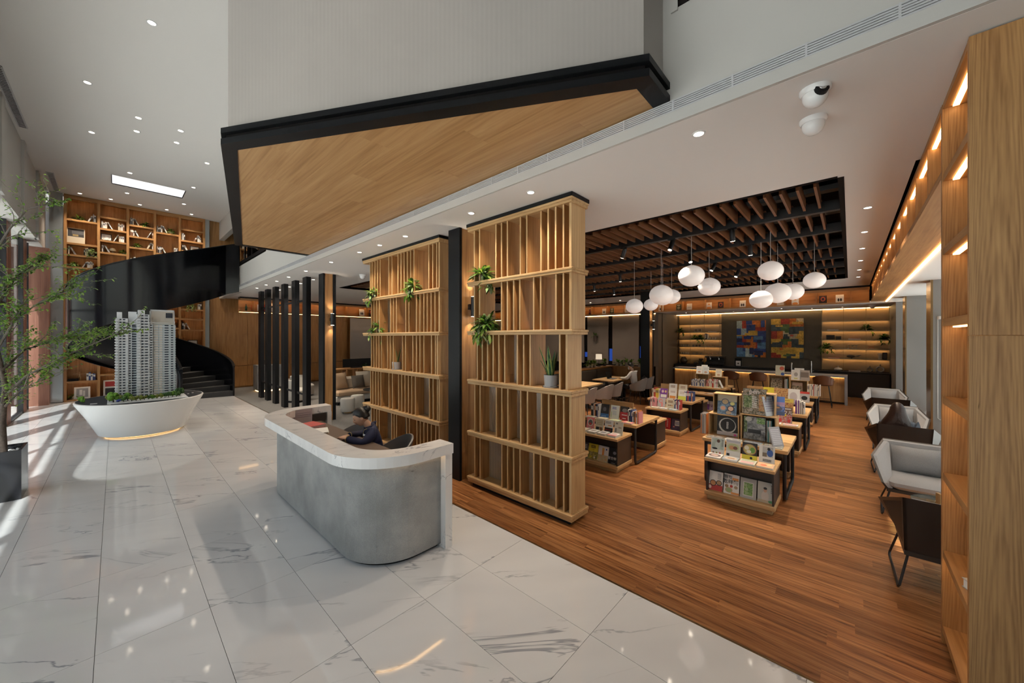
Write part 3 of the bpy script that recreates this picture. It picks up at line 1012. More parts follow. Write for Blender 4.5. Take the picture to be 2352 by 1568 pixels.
# ------------------------------------------------------------------ timber screens
SHELF_Z = [(0.055, 0.135), (0.725, 0.795), (1.475, 1.545), (2.185, 2.245), (2.895, 2.955), (3.69, 3.755)]
def Yat(px, X=3.5):
    r = (px - 1176.0) / 841.0
    c, s = math.cos(rad(42.72)), math.sin(rad(42.72))
    return X * (s - c * r) / (c + s * r)
def screen(label, x0, x1, y0, y1, rows, glass):
    t = thing('timber_screen', label, 'room divider', ((x0 + x1) / 2, (y0 + y1) / 2, 0))
    o = t.location
    MB(o).box(x0 + 0.03, x1 - 0.03, y0 + 0.04, y1 - 0.04, 0, 0.055).build('plinth', t, black_m)
    MB(o).box(x0 - 0.034, x1 + 0.034, y0 - 0.034, y1 + 0.034, 3.755, 3.797).build('top_cap', t, black_m)
    for z0, z1 in SHELF_Z:
        h = (z1 - z0)
        b = MB(o)
        b.cbox(x0 - 0.03, x1 + 0.03, y0 - 0.03, y1 + 0.03, z0 + h * 0.5, z1, 0.006)
        b.cbox(x0 - 0.022, x1 + 0.022, y0 - 0.022, y1 + 0.022, z0, z0 + h * 0.5 + 0.001, 0.004)
        b.build('shelf_board', t, loak_y)
    for r, ysl in enumerate(rows):
        z0, z1 = SHELF_Z[r][1], SHELF_Z[r + 1][0]
        h = z1 - z0
        for y in ysl:
            y = min(max(y, y0 + 0.012), y1 - 0.013)
            me = piece(('v', round(h, 3)), lambda: MB().mat(oak_z).box(-0.15, 0.15, -0.011, 0.011, 0, h).mat(loak_z).box(-0.152, -0.15, -0.011, 0.011, 0, h).mesh('upright'))
            link('upright', me, t, ((x0 + x1) / 2 - o.x, y - o.y, z0))
        e0 = y0 + (0.05 if r == 2 else 0.0)
        MB(o).box(x0 + 0.005, x1 - 0.005, e0, e0 + 0.03, z0, z1).build('end_panel', t, loak_z)
        for (ya, yb) in glass[r]:
            MB(o).box((x0 + x1) / 2 + 0.02, (x0 + x1) / 2 + 0.028, ya, yb, z0, z1).build('reeded_pane', t, reed_m)
    return t
c5 = lambda l: [Yat(820 + v / 3.92 + 1.5) for v in l]
c6 = lambda l: [Yat(820 + v / 3.564 + 1.5) for v in l]
rR = [c6([952, 995, 1173, 1220, 1270, 1322, 1435, 1490, 1617, 1680]), c6([952, 995, 1128, 1173, 1222, 1328, 1383, 1498, 1557, 1617, 1680]),
      c6([972, 1013, 1056, 1102, 1149, 1197, 1300, 1352, 1405, 1648]), c5([1043, 1090, 1288, 1340, 1397, 1452, 1577, 1640, 1778, 1845]),
      c5([1043, 1090, 1237, 1288, 1340, 1457, 1515, 1643, 1708, 1775, 1845])]
def wide(rows, lim):
    g = []
    for r, ysl in enumerate(rows):
        s = sorted(ysl)
        g.append([(s[i], s[i + 1]) for i in range(len(s) - 1) if s[i + 1] - s[i] > lim] if r < 2 else [])
    return g
gR = wide(rR, 0.19)
gR[2] = [(Yat(820 + 1300 / 3.564), Yat(820 + 1197 / 3.564))]
scrR = screen('large oak slatted screen with five tiers of uprights between shop and desk', 3.515, 3.82, 2.33, 4.09, rR, gR)
rL = [c6([97, 118, 140, 160, 262, 282, 302, 383, 408, 467, 495, 525, 555, 585, 622]), c6([90, 108, 130, 152, 173, 240, 268, 318, 343, 370, 398, 425, 455, 570, 600, 635]),
      c5([105, 127, 150, 173, 197, 250, 275, 302, 385, 412, 478, 510, 542, 577, 645, 680]), c5([105, 128, 152, 177, 277, 303, 330, 415, 443, 510, 542, 577, 607, 642, 677]),
      c5([95, 113, 138, 162, 185, 262, 290, 345, 372, 400, 428, 458, 488, 622, 657, 692])]
gL = wide(rL, 0.24)
s_ = sorted(rL[3]); gL[3] = [(s_[i], s_[i + 1]) for i in range(len(s_) - 1) if 0.35 < s_[i + 1] - s_[i] < 0.6][:1]
scrL = screen('oak slatted screen with five tiers of uprights behind the reception chair', 3.54, 3.845, 4.86, 7.48, rL, gL)

# ------------------------------------------------------------------ columns and fins
def column(label, x0, x1, y0, y1, zs=2.55, wall='-y'):
    t = thing('clad_column', label, 'column', ((x0 + x1) / 2, (y0 + y1) / 2, 0))
    o = t.location
    MB(o).box(x0, x0 + 0.045, y0, y1, 0, ZC).build('steel_plate', t, black_m)
    MB(o).box(x1 - 0.075, x1, y0, y1, 0, ZC).build('steel_plate', t, black_m)
    MB(o).box(x0 + 0.045, x1 - 0.075, y0 + 0.02, y1 - 0.02, 0, ZC).build('wood_face', t, oak_z)
    return t
def sconce(label, x, y, z):
    """up and down cylinder light on a face looking to -y"""
    t = thing('wall_light', label, 'wall light', (x, y, z))
    MB().lathe([(0.045, -0.15), (0.045, 0.15)], (0, -0.10, 0), 20).build('cylinder', t, blackmet_m, smooth=True)
    MB().box(-0.03, 0.03, -0.06, 0.0, -0.04, 0.04).build('bracket', t, blackmet_m)
    MB().lathe([(0.038, -0.153), (0.038, -0.150)], (0, -0.10, 0), 16).build('lower_lens', t, lamp_m)
    MB().lathe([(0.038, 0.150), (0.038, 0.153)], (0, -0.10, 0), 16).build('upper_lens', t, lamp_m)
    for dz, dr in ((-0.16, -1), (0.16, 1)):
        s = spot('glow', (0, -0.10, dz), 9, size=75, direction=(0, 0.25, dr), r=0.02)
        s.parent = t
    return t
column('black steel column with wood face between the two slatted screens', 3.49, 3.92, 4.29, 4.56)
sconce('black cylinder wall light on the column between the slatted screens', 3.70, 4.31, 2.62)
column('black steel column with wood face between the fins and left screen', 3.60, 3.92, 9.90, 10.2)
sconce('black cylinder wall light on the column beside the black fins', 3.80, 9.92, 2.62)
column('far black steel column with wood face beside the booth tables', 13.0, 13.42, 5.30, 5.62)
sconce('black cylinder wall light on the far column by the booths', 13.2, 5.32, 2.60)
fins = thing('fin_screen', 'row of tall black steel fins dividing lounge from lobby', 'room divider', (3.56, 12.6, 0))
fo = fins.location
FY = [10.80, 11.72, 12.72, 13.65, 14.55]
for y in FY + [15.4]:
    MB(fo).box(3.50, 3.615, y, y + 0.035, 0, ZC).build('fin', fins, black_m)
    MB(fo).box(3.50, 3.53, y + 0.035, y + 0.30, 0, ZC).build('fin_return', fins, black_m)
for y in FY:
    for z in (0.55, 3.15):
        MB(fo).box(3.53, 3.56, y + 0.3, y + 0.86, z, z + 0.05).build('rail', fins, black_m)

# ------------------------------------------------------------------ near bookcase at the right edge
nb = thing('tall_bookcase', 'tall oak bookcase with lit shelves at the right edge', 'bookcase', (3.58, -0.68, 0))
no_ = nb.location
FYB = -0.477
MB(no_).box(3.16, 3.20, -0.95, FYB, 0, 2.16).build('end_panel', nb, cath_m)
MB(no_).box(3.16, 3.20, -0.95, FYB, 2.163, ZC - 0.01).build('end_panel', nb, cath_m)
MB(no_).box(3.955, 4.0, -0.95, FYB, 0, ZC - 0.01).build('divider', nb, cath_b)
MB(no_).box(3.20, 3.955, -0.95, -0.93, 0, ZC - 0.01).build('back_panel', nb, boak_z)
for zb in (0.07, 0.604, 1.15, 1.686, 2.23, 2.73, 3.247, 3.757):
    MB(no_).box(3.20, 3.955, -0.93, FYB - 0.004, zb, zb + (0.05 if zb < 3.7 else 0.04)).build('shelf', nb, boak_x)
    if zb > 0.3:
        MB(no_).box(3.24, 3.93, FYB - 0.075, FYB - 0.045, zb - 0.009, zb - 0.001).build('led_strip', nb, led_m)
MB(no_).box(3.20, 3.955, -0.92, FYB - 0.03, 0, 0.07).build('plinth', nb, boak_x)
# small things on its shelves
t = thing('book', 'white paged book lying on the near bookcase shelf', 'book', (3.4, -0.60, 0.655), 0.4)
MB().box(-0.09, 0.09, -0.07, 0.07, 0, 0.05).build('pages', t, colm((0.75, 0.74, 0.7)))
MB().box(-0.095, 0.095, -0.075, 0.075, 0.05, 0.054).box(-0.095, 0.095, -0.075, 0.075, -0.0, 0.003).build('cover', t, colm((0.5, 0.5, 0.5)))

# ------------------------------------------------------------------ upper shelf along the windows (hung under the ceiling)
us = thing('upper_shelf', 'long oak shelf hung under the ceiling along the armchair windows', 'shelf', (10.0, -0.65, 3.27))
uo = us.location
MB(uo).box(4.0, 16.0, -0.80, FYB, 3.275, 3.33).build('bottom_board', us, boak_x)
MB(uo).box(4.0, 16.0, -0.80, FYB, 3.755, 3.795).build('top_board', us, boak_x)
MB(uo).box(4.0, 16.0, -0.80, -0.785, 3.33, 3.755).build('back_board', us, boak_x)
x = 4.72
while x < 16:
    MB(uo).box(x - 0.012, x + 0.012, -0.785, FYB - 0.01, 3.33, 3.755).build('divider', us, oak_z)
    x += 0.77
MB(uo).box(4.02, 15.98, FYB - 0.06, FYB - 0.035, 3.745, 3.754).build('led_strip', us, led_m)
# upper shelf along the far wall and the lounge
def hung_shelf(label, axis, a0, a1, face, depth, zb, step, led=True):
    """axis 'y': runs along y, open towards -x with its face at x=face; axis 'x': runs along x, open towards -y with face at y=face"""
    mid = (a0 + a1) / 2
    loc = (face + depth / 2, mid, zb) if axis == 'y' else (mid, face + depth / 2, zb)
    t = thing('upper_shelf', label, 'shelf', loc)
    def bx(u0, u1, w0, w1, z0, z1):
        m_ = MB(loc)
        return m_.box(face + w0, face + w1, u0, u1, z0, z1) if axis == 'y' else m_.box(u0, u1, face + w0, face + w1, z0, z1)
    wd = boak_y if axis == 'y' else boak_x
    bx(a0, a1, 0, depth, zb, zb + 0.045).build('bottom_board', t, wd)
    bx(a0, a1, depth - 0.015, depth, zb + 0.045, 3.74).build('back_board', t, wd)
    bx(a0, a1, 0.0, depth, 3.70, 3.74).build('top_board', t, wd)
    bx(a0, a1, 0.02, depth, 3.74, 3.798).build('shadow_gap', t, black_m)
    u = a0 + step * 0.5
    while u < a1:
        bx(u - 0.012, u + 0.012, 0.01, depth - 0.015, zb + 0.045, 3.70).build('divider', t, oak_z)
        u += step
    if led:
        bx(a0 + 0.02, a1 - 0.02, 0.03, 0.05, 3.69, 3.70).build('led_strip', t, led_hung)
        bx(a0, a1, 0.0, 0.012, 3.655, 3.70).build('front_lip', t, wd)
    return t
led_hung = emis('warm_led_hung', (1.0, 0.56, 0.20), 14.0)
hung_shelf('oak shelf of displayed books hung along the far bar wall', 'y', -0.45, 17.95, 16.0, 0.35, 3.25, 0.86)
hl = hung_shelf('oak shelf of displayed books hung over the lounge', 'x', 3.40, 15.9, 18.0, 0.35, 3.20, 0.95)
MB(hl.location).box(3.42, 15.8, 18.30, 18.33, 3.187, 3.199).build('led_strip', hl, led_soft)

# ------------------------------------------------------------------ books
ORD = ['first', 'second', 'third', 'fourth', 'fifth', 'sixth', 'seventh', 'eighth', 'ninth', 'tenth', 'eleventh', 'twelfth', 'thirteenth', 'fourteenth', 'fifteenth', 'sixteenth', 'seventeenth', 'eighteenth', 'nineteenth', 'twentieth']
BOOKCOL = {'cream': (0.66, 0.60, 0.48), 'white': (0.78, 0.77, 0.74), 'black': (0.03, 0.03, 0.035), 'navy blue': (0.04, 0.07, 0.22), 'red': (0.48, 0.06, 0.05), 'orange': (0.68, 0.25, 0.07),
           'grey': (0.32, 0.32, 0.33), 'brown': (0.22, 0.11, 0.06), 'teal': (0.10, 0.28, 0.30), 'yellow': (0.74, 0.58, 0.10), 'pink': (0.70, 0.30, 0.34), 'green': (0.16, 0.32, 0.12), 'purple': (0.22, 0.08, 0.36)}
page_m = colm((0.76, 0.73, 0.66))
BM = {}
def book_mesh(col, th, h, d):
    """standing book: spine towards -y, thickness along x"""
    k = (col, th, h, d)
    if k not in BM:
        m = MB().mat(colm(BOOKCOL[col] if isinstance(col, str) else col))
        c = min(0.004, th * 0.15)
        m.box(-th / 2, -th / 2 + c, 0, d, 0, h).box(th / 2 - c, th / 2, 0, d, 0, h).box(-th / 2 + c, th / 2 - c, 0, c, 0, h)
        m.mat(page_m).box(-th / 2 + c, th / 2 - c, c, d - 0.004, 0.004, h - 0.005)
        if th > 0.016:
            m.mat(colm((0.75, 0.74, 0.70) if (isinstance(col, str) and sum(BOOKCOL[col]) < 1.0) else (0.15, 0.14, 0.15)))
            m.box(-th / 2 + c, th / 2 - c, -0.0008, 0, h * 0.55, h * 0.85)
        BM[k] = m.mesh('book')
    return BM[k]
def book_row(x, y, z, ang, n, where, group, pal, hs=(0.19, 0.24), ths=(0.015, 0.035), d=0.15, lean_last=False, seed=0, lean_first=False):
    """n books side by side from (x,y,z) along direction ang; spines face ang - 90 degrees"""
    r = random.Random(seed + int(x * 100) + int(y * 10) + int(z * 7))
    s = 0.0
    ca, sa = math.cos(ang), math.sin(ang)
    for i in range(n):
        col = r.choice(pal)
        th = round(r.uniform(*ths) * 250) / 250
        h = round(r.uniform(*hs) * 50) / 50
        lean = 0.0
        if (lean_last and i == n - 1) or (lean_first and i == 0):
            lean = 0.42 if lean_last else -0.42
        adv = th + 0.001
        px_, zz = s + th / 2, z
        if lean > 0:
            px_ = s + th * 0.5 + h * math.sin(lean) + 0.002
            adv = h * math.sin(lean) + th
            lean_r = -lean
            # lean to the left: top at the row, foot further right
        elif lean < 0:
            px_ = s + th / 2
            adv = h * math.sin(-lean) + th
            lean_r = -lean
        else:
            lean_r = 0.0
        zz = z + abs(math.sin(lean_r)) * th / 2
        o = link('book', book_mesh(col, th, h, d), None, (x + ca * px_, y + sa * px_, zz))
        o.rotation_euler = Matrix.Rotation(ang, 3, 'Z').to_euler() if not lean_r else (Matrix.Rotation(ang, 3, 'Z') @ Matrix.Rotation(lean_r, 3, 'Y')).to_euler()
        verb = 'leaning' if lean_r else 'upright'
        tag(o, '%s %s book, %s from left %s' % (verb, col, ORD[min(i, 19)], where), 'book', group)
        s += adv
    return s

def frame_pic(name, label, x, y, z, w, h, fcol, art, rz=0.0, tilt=0.12, cat='picture'):
    """picture leaning back, facing local -y; art = list of (u0,v0,u1,v1,rgb)"""
    t = thing(name, label, cat, (x, y, z))
    t.rotation_euler = (Matrix.Rotation(rz, 3, 'Z') @ Matrix.Rotation(-tilt, 3, 'X')).to_euler()
    f = 0.022
    m = MB().box(-w / 2, w / 2, 0, 0.02, 0, f).box(-w / 2, w / 2, 0, 0.02, h - f, h).box(-w / 2, -w / 2 + f, 0, 0.02, f, h - f).box(w / 2 - f, w / 2, 0, 0.02, f, h - f)
    m.build('frame', t, colm(fcol))
    m = MB().mat(colm((0.74, 0.73, 0.70))).box(-w / 2 + f, w / 2 - f, 0.008, 0.018, f, h - f)
    for i, (u0, v0, u1, v1, c) in enumerate(art):
        iw, ih = w - 2 * f, h - 2 * f
        m.mat(colm(c)).box(-iw / 2 + u0 * iw, -iw / 2 + u1 * iw, 0.0065 - 0.0006 * i, 0.0085, f + v0 * ih, f + v1 * ih)
    m.build('print', t)
    return t

# ------------------------------------------------------------------ plants
def leafmat(name, c):
    m = plain(name, c, 0.45, spec=0.4, bump=0.05, bscale=60, var=0.25)
    nt = m.node_tree
    tl = nd(nt, 'ShaderNodeBsdfTranslucent', Color=(min(1, c[0] * 1.6), min(1, c[1] * 1.5), c[2], 1))
    mx = nd(nt, 'ShaderNodeMixShader')
    mx.inputs[0].default_value = 0.35
    nt.links.new(nt.nodes['Principled BSDF'].outputs[0], mx.inputs[1])
    nt.links.new(tl.outputs[0], mx.inputs[2])
    nt.links.new(mx.outputs[0], nt.nodes['Material Output'].inputs['Surface'])
    return m
leaf_ms = [leafmat('leaf_%d' % i, c) for i, c in enumerate([(0.06, 0.16, 0.025), (0.14, 0.29, 0.045), (0.03, 0.08, 0.02), (0.25, 0.38, 0.08), (0.24, 0.31, 0.19)])]
soil_m = plain('soil', (0.03, 0.02, 0.014), 0.95, bump=0.5, bscale=120)
def leaf(m, p, dirv, L, w, droop=0.35, fold=0.0):
    """bent leaf of 4 quads"""
    d = Vector(dirv).normalized()
    up = Vector((0, 0, 1))
    side = d.cross(up)
    side = side.normalized() if side.length > 1e-3 else Vector((1, 0, 0))
    p = Vector(p)
    pts = []
    for i, (t, ww) in enumerate(((0, 0.25), (0.33, 1.0), (0.68, 0.85), (1.0, 0.05))):
        c = p + d * (L * t) - up * (droop * L * t * t)
        pts.append((c - side * w * ww / 2, c + side * w * ww / 2))
    vs = [q for pr in pts for q in pr]
    m.add(vs, [(0, 1, 3, 2), (2, 3, 5, 4), (4, 5, 7, 6)])
def bush(m, c, r, n, L, w, rg, mats, flat=0.8, droop=0.4, hang=0):
    for i in range(n):
        m.mat(mats[rg.randrange(len(mats))])
        a = rg.uniform(0, 2 * PI)
        e = rg.uniform(-0.2, 1.3)
        d = Vector((math.cos(a) * math.cos(e), math.sin(a) * math.cos(e), math.sin(e) * flat))
        k = rg.uniform(0.1, 0.75)
        p = Vector(c) + Vector((d.x, d.y, d.z)) * r * k
        leaf(m, p, d, L * rg.uniform(0.6, 1.2), w * rg.uniform(0.7, 1.2), droop)
    for i in range(hang):
        a = rg.uniform(0, 2 * PI)
        p = Vector(c) + Vector((math.cos(a) * r * 0.8, math.sin(a) * r * 0.8, 0.02))
        for k in range(6):
            m.mat(mats[rg.randrange(len(mats))])
            q = p + Vector((math.cos(a) * 0.01 * k, math.sin(a) * 0.01 * k, -0.035 * k * (1 + 0.3 * rg.random())))
            leaf(m, q, (rg.uniform(-1, 1), rg.uniform(-1, 1), -0.3), L * 0.5, w * 0.8, 0.6)
def plant(name, label, x, y, z, pot, r=0.12, n=60, L=0.12, w=0.03, group=None, hang=0, seed=1, mats=None, cat='plant', droop=0.4, flat=0.8):
    rg = random.Random(seed)
    t = thing(name, label, cat, (x, y, z), 0, group)
    ph = 0.0
    if pot:
        col, pr, ph = pot
        MB().lathe([(pr * 0.78, 0), (pr, ph), (pr * 0.88, ph), (pr * 0.86, ph * 0.86)], (0, 0, 0), 16).build('pot', t, colm(col), smooth=True)
        MB().lathe([(pr * 0.86, ph * 0.8), (pr * 0.86, ph * 0.87)], (0, 0, 0), 12).build('soil', t, soil_m)
    m = MB()
    bush(m, (0, 0, ph), r, n, L, w, rg, mats or leaf_ms[:4], flat, droop, hang)
    m.build('foliage', t)
    return t

# ------------------------------------------------------------------ tall lobby bookcase
bc = thing('lobby_bookcase', 'two storey oak bookcase of lit shelves behind the spiral stair', 'bookcase', (0.62, 19.4, 0))
bo = bc.location
BX = [-1.17, -0.43, 0.27, 0.97, 1.67, 2.40]
for i, x in enumerate(BX):
    MB(bo).box(x - 0.0, x + 0.065, 19.18, 19.58, 0, 6.87).build('upright', bc, oak_z)
MB(bo).box(BX[0], BX[-1] + 0.065, 19.18, 19.58, 6.87, 6.935).build('top_board', bc, oak_x)
BSH = [[6.135, 5.338, 4.949, 4.541, 3.732, 3.122, 2.519, 1.897, 1.474, 0.676, 0.06], [6.393, 5.979, 5.566, 5.148, 4.358, 3.6, 2.9, 2.2, 1.263, 0.866, 0.06],
       [6.262, 5.853, 5.452, 4.828, 4.0, 3.2, 2.4, 1.6, 0.9, 0.06], [6.139, 5.35, 4.5, 3.6, 2.92, 2.532, 2.06, 1.3, 0.7, 0.06], [6.418, 5.972, 5.576, 4.8, 3.9, 3.274, 2.901, 2.468, 1.75, 1.1, 0.06]]
for b in range(5):
    x0, x1 = BX[b] + 0.065, BX[b + 1]
    MB(bo).box(x0, x1, 19.55, 19.58, 0, 6.87).build('back_panel', bc, oak_z)
    for z in BSH[b]:
        MB(bo).box(x0, x1, 19.19, 19.55, z - 0.045, z).build('shelf', bc, oak_x)
        if z > 0.5:
            MB(bo).box(x0, x1, 19.19, 19.20, z - 0.062, z - 0.044).build('shelf_lip', bc, oak_x)
            MB(bo).box(x0 + 0.02, x1 - 0.02, 19.215, 19.23, z - 0.05, z - 0.045).build('led_strip', bc, led_soft)
    MB(bo).box(x0, x1, 19.185, 19.20, 6.80, 6.87).build('top_lip', bc, oak_x)
    MB(bo).box(x0 + 0.02, x1 - 0.02, 19.215, 19.23, 6.864, 6.87).build('led_strip', bc, led_soft)
BAY = ['leftmost', 'second', 'middle', 'fourth', 'rightmost']
PALB = ['cream', 'white', 'white', 'black', 'grey', 'brown', 'cream']
YB = 19.25
def shelf_name(b, z):
    k = sorted([v for v in BSH[b]], reverse=True).index(z)
    return 'of %s shelf, %s bookcase bay' % (ORD[k], BAY[b])
GB = 'books in the tall lobby bookcase'
for b, z, dx, n, ll, lf in [(0, 6.135, 0.44, 3, False, True), (0, 4.949, 0.02, 2, True, False), (0, 4.949, 0.36, 5, False, False), (0, 4.541, 0.32, 6, False, True),
                           (1, 5.979, 0.02, 5, True, False), (1, 5.979, 0.42, 4, False, False), (1, 5.566, 0.30, 4, False, True), (1, 5.148, 0.03, 3, True, False), (1, 4.358, 0.02, 4, False, False),
                           (2, 6.262, 0.02, 4, True, False), (2, 5.853, 0.02, 4, True, False), (2, 5.853, 0.44, 3, False, True), (2, 5.452, 0.44, 4, False, True), (2, 4.828, 0.02, 3, True, False),
                           (3, 6.139, 0.02, 5, True, False), (3, 5.35, 0.02, 5, True, False), (3, 5.35, 0.50, 3, False, False), (3, 2.532, 0.30, 4, False, True),
                           (4, 5.972, 0.02, 3, False, False), (4, 5.972, 0.36, 4, False, True), (4, 5.576, 0.03, 2, True, False), (4, 3.274, 0.50, 3, False, False), (4, 2.468, 0.03, 3, True, False),
                           (1, 1.263, 0.04, 4, False, False), (0, 0.676, 0.42, 5, False, False)]:
    pal = ['navy blue', 'white', 'white'] if z == 0.676 else PALB + (['red', 'navy blue'] if z in (4.541, 5.148, 4.358) else [])
    side = 'at left end ' if dx < 0.2 else 'at right end '
    book_row(BX[b] + 0.075 + dx, YB, z, 0.0, n, side + shelf_name(b, z), GB, pal, hs=(0.2, 0.29), ths=(0.022, 0.05), d=0.2, lean_last=ll, lean_first=lf, seed=b * 7)
pc = 0
for b, z, dx, kind in [(0, 6.135, 0.25, 'fern'), (0, 4.541, 0.15, 'fern'), (2, 6.262, 0.42, 'fern'), (3, 6.139, 0.42, 'pot'), (2, 5.452, 0.2, 'fern'), (2, 4.828, 0.45, 'pot'), (1, 4.358, 0.38, 'pot'),
                       (1, 5.148, 0.56, 'fern'), (1, 1.263, 0.40, 'pot'), (0, 0.06, 0.14, 'pot'), (3, 2.06, 0.42, 'fern')]:
    k = sorted(BSH[b], reverse=True).index(z)
    lab = '%s %s %s shelf of %s tall bookcase bay' % ('fern in cream pot' if kind == 'pot' else 'dark leafy plant', 'standing on', ORD[k], BAY[b])
    plant('potted_plant', lab, BX[b] + 0.065 + dx, 19.36, z, ((0.6, 0.5, 0.34), 0.075, 0.11) if kind == 'pot' else ((0.06, 0.05, 0.05), 0.05, 0.07), r=0.1, n=60, L=0.17, w=0.035, seed=pc, droop=0.5)
    pc += 1
plant('trailing_plant', 'pale trailing plant hanging over third shelf of leftmost tall bookcase bay', BX[0] + 0.62, 19.27, 5.0, ((0.3, 0.24, 0.18), 0.07, 0.12), r=0.13, n=70, L=0.12, w=0.04, hang=14, seed=70, mats=[leaf_ms[4], leaf_ms[3], leaf_ms[2]])
plant('trailing_plant', 'grey green trailing plant hanging from lit shelf right of the model tower', BX[4] + 0.40, 19.28, 3.3, ((0.3, 0.24, 0.18), 0.07, 0.12), r=0.16, n=60, L=0.1, w=0.03, hang=20, seed=71, mats=[leaf_ms[4], leaf_ms[3]])
frame_pic('framed_picture', 'framed black and sand landscape print high in the leftmost bookcase bay', BX[0] + 0.26, 19.26, 5.345, 0.40, 0.52, (0.62, 0.52, 0.38), [(0, 0.42, 1, 1, (0.03, 0.03, 0.035)), (0.25, 0.62, 1, 0.85, (0.10, 0.10, 0.11)), (0.3, 0.47, 0.65, 0.6, (0.35, 0.25, 0.1)), (0, 0, 1, 0.42, (0.6, 0.52, 0.4))])
frame_pic('framed_picture', 'white framed blue seascape print behind the stair band', BX[0] + 0.45, 19.26, 3.737, 0.42, 0.55, (0.75, 0.74, 0.72), [(0.06, 0.5, 0.94, 0.95, (0.30, 0.40, 0.58)), (0.06, 0.32, 0.94, 0.5, (0.45, 0.5, 0.58)), (0.06, 0.05, 0.94, 0.32, (0.25, 0.04, 0.05))])
frame_pic('framed_picture', 'small black framed white print in the second bookcase bay', BX[1] + 0.21, 19.26, 5.57, 0.26, 0.24, (0.03, 0.03, 0.03), [(0.15, 0.2, 0.4, 0.8, (0.55, 0.55, 0.55)), (0.5, 0.3, 0.85, 0.7, (0.6, 0.6, 0.6))])
frame_pic('framed_picture', 'black framed small print in the rightmost bookcase bay', BX[4] + 0.48, 19.26, 5.58, 0.28, 0.22, (0.03, 0.03, 0.035), [(0.3, 0.2, 0.7, 0.6, (0.6, 0.4, 0.3))])
frame_pic('framed_picture', 'black framed print low in the rightmost bookcase bay', BX[4] + 0.42, 19.26, 1.755, 0.30, 0.30, (0.03, 0.03, 0.035), [(0.15, 0.12, 0.85, 0.88, (0.55, 0.55, 0.55)), (0.35, 0.12, 0.65, 0.6, (0.1, 0.1, 0.1))])
frame_pic('framed_picture', 'white framed grey leaf print at the foot of leftmost bookcase bay', BX[0] + 0.40, 19.26, 0.065, 0.36, 0.40, (0.74, 0.74, 0.73), [(0.08, 0.08, 0.92, 0.92, (0.33, 0.33, 0.34)), (0.3, 0.3, 0.5, 0.8, (0.7, 0.7, 0.7)), (0.55, 0.2, 0.7, 0.7, (0.6, 0.6, 0.6))])
frame_pic('framed_picture', 'red and black colour field picture low in the second bookcase bay', BX[1] + 0.37, 19.26, 0.065, 0.46, 0.58, (0.74, 0.74, 0.73), [(0.05, 0.62, 0.95, 0.95, (0.42, 0.04, 0.04)), (0.05, 0.08, 0.95, 0.52, (0.03, 0.03, 0.035))])
# mannequin figure, kettle lamp, tray
t = thing('wooden_figure', 'jointed wooden artist figure with arms spread on low bookcase shelf', 'figurine', (BX[0] + 0.34, 19.36, 0.676))
MB().lathe([(0.04, 0), (0.04, 0.012)], (0, 0, 0), 14).build('base', t, loak_z)
MB().tube([(-0.015, 0, 0.012), (-0.02, 0, 0.08), (-0.012, 0, 0.15)], [0.008, 0.010, 0.013], 8).tube([(0.015, 0, 0.012), (0.02, 0, 0.08), (0.012, 0, 0.15)], [0.008, 0.010, 0.013], 8).tube([(0, 0, 0.14), (0, 0, 0.19), (0, 0, 0.235)], [0.022, 0.018, 0.024], 10).build('body', t, loak_z, smooth=True)
MB().tube([(-0.02, 0, 0.23), (-0.08, 0, 0.24), (-0.15, 0, 0.235)], [0.01, 0.009, 0.006], 8).tube([(0.02, 0, 0.23), (0.08, 0, 0.235), (0.16, 0, 0.25)], [0.01, 0.009, 0.006], 8).build('arms', t, loak_z, smooth=True)
MB().ball((0, 0, 0.275), 0.018, 0.02, 0.026, 12, 8).build('head', t, loak_z, smooth=True)
t = thing('table_lamp', 'small cream mushroom lamp on second bookcase bay shelf', 'lamp', (BX[1] + 0.36, 19.36, 5.148))
MB().lathe([(0.06, 0), (0.06, 0.02), (0.015, 0.03), (0.015, 0.1)], (0, 0, 0), 16).build('base', t, colm((0.6, 0.55, 0.45)))
MB().lathe([(0.09, 0.09), (0.085, 0.14), (0.06, 0.18), (0.01, 0.195)], (0, 0, 0), 18).build('shade', t, colm((0.72, 0.66, 0.52)), smooth=True)
t = thing('serving_tray', 'low black box on the leftmost bay lower shelf', 'box', (BX[0] + 0.2, 19.36, 0.676))
MB().cbox(-0.12, 0.12, -0.08, 0.08, 0, 0.06, 0.008).build('body', t, black_m)
MB().cbox(-0.125, 0.125, -0.085, 0.085, 0.06, 0.08, 0.006).build('lid', t, black_m)

# ------------------------------------------------------------------ spiral stair
CX_, CY_, RO, RI = 1.0, 16.95, 2.0, 0.52
st = thing('spiral_stair', 'black steel spiral stair with solid curved balustrades', 'stair', (CX_, CY_, 0))
so2 = st.location
def zb(th):
    return 1.81 + (th - 180) * 0.0128
def band(R, t0, t1, n, th=0.05, top=1.68, low=0.0):
    vs, fs = [], []
    for i in range(n + 1):
        t = t0 + (t1 - t0) * i / n
        a = rad(t)
        z0, z1 = max(0.0, zb(t) + low), zb(t) + top
        z1 = max(z1, 1.05)
        for rr, z in ((R, z0), (R, z1), (R - th, z1), (R - th, z0)):
            vs.append((rr * math.cos(a), rr * math.sin(a), z))
    for i in range(n):
        for k in range(4):
            a, b = i * 4 + k, i * 4 + (k + 1) % 4
            fs.append((a, b, b + 4, a + 4))
    fs += [(3, 2, 1, 0), tuple(n * 4 + k for k in range(4))]
    return MB().add(vs, fs)
band(RO, -8, 322, 120).build('outer_balustrade', st, stair_m, smooth=True)
band(RI + 0.05, -4, 285, 120, top=1.45).build('inner_balustrade', st, stair_m, smooth=True)
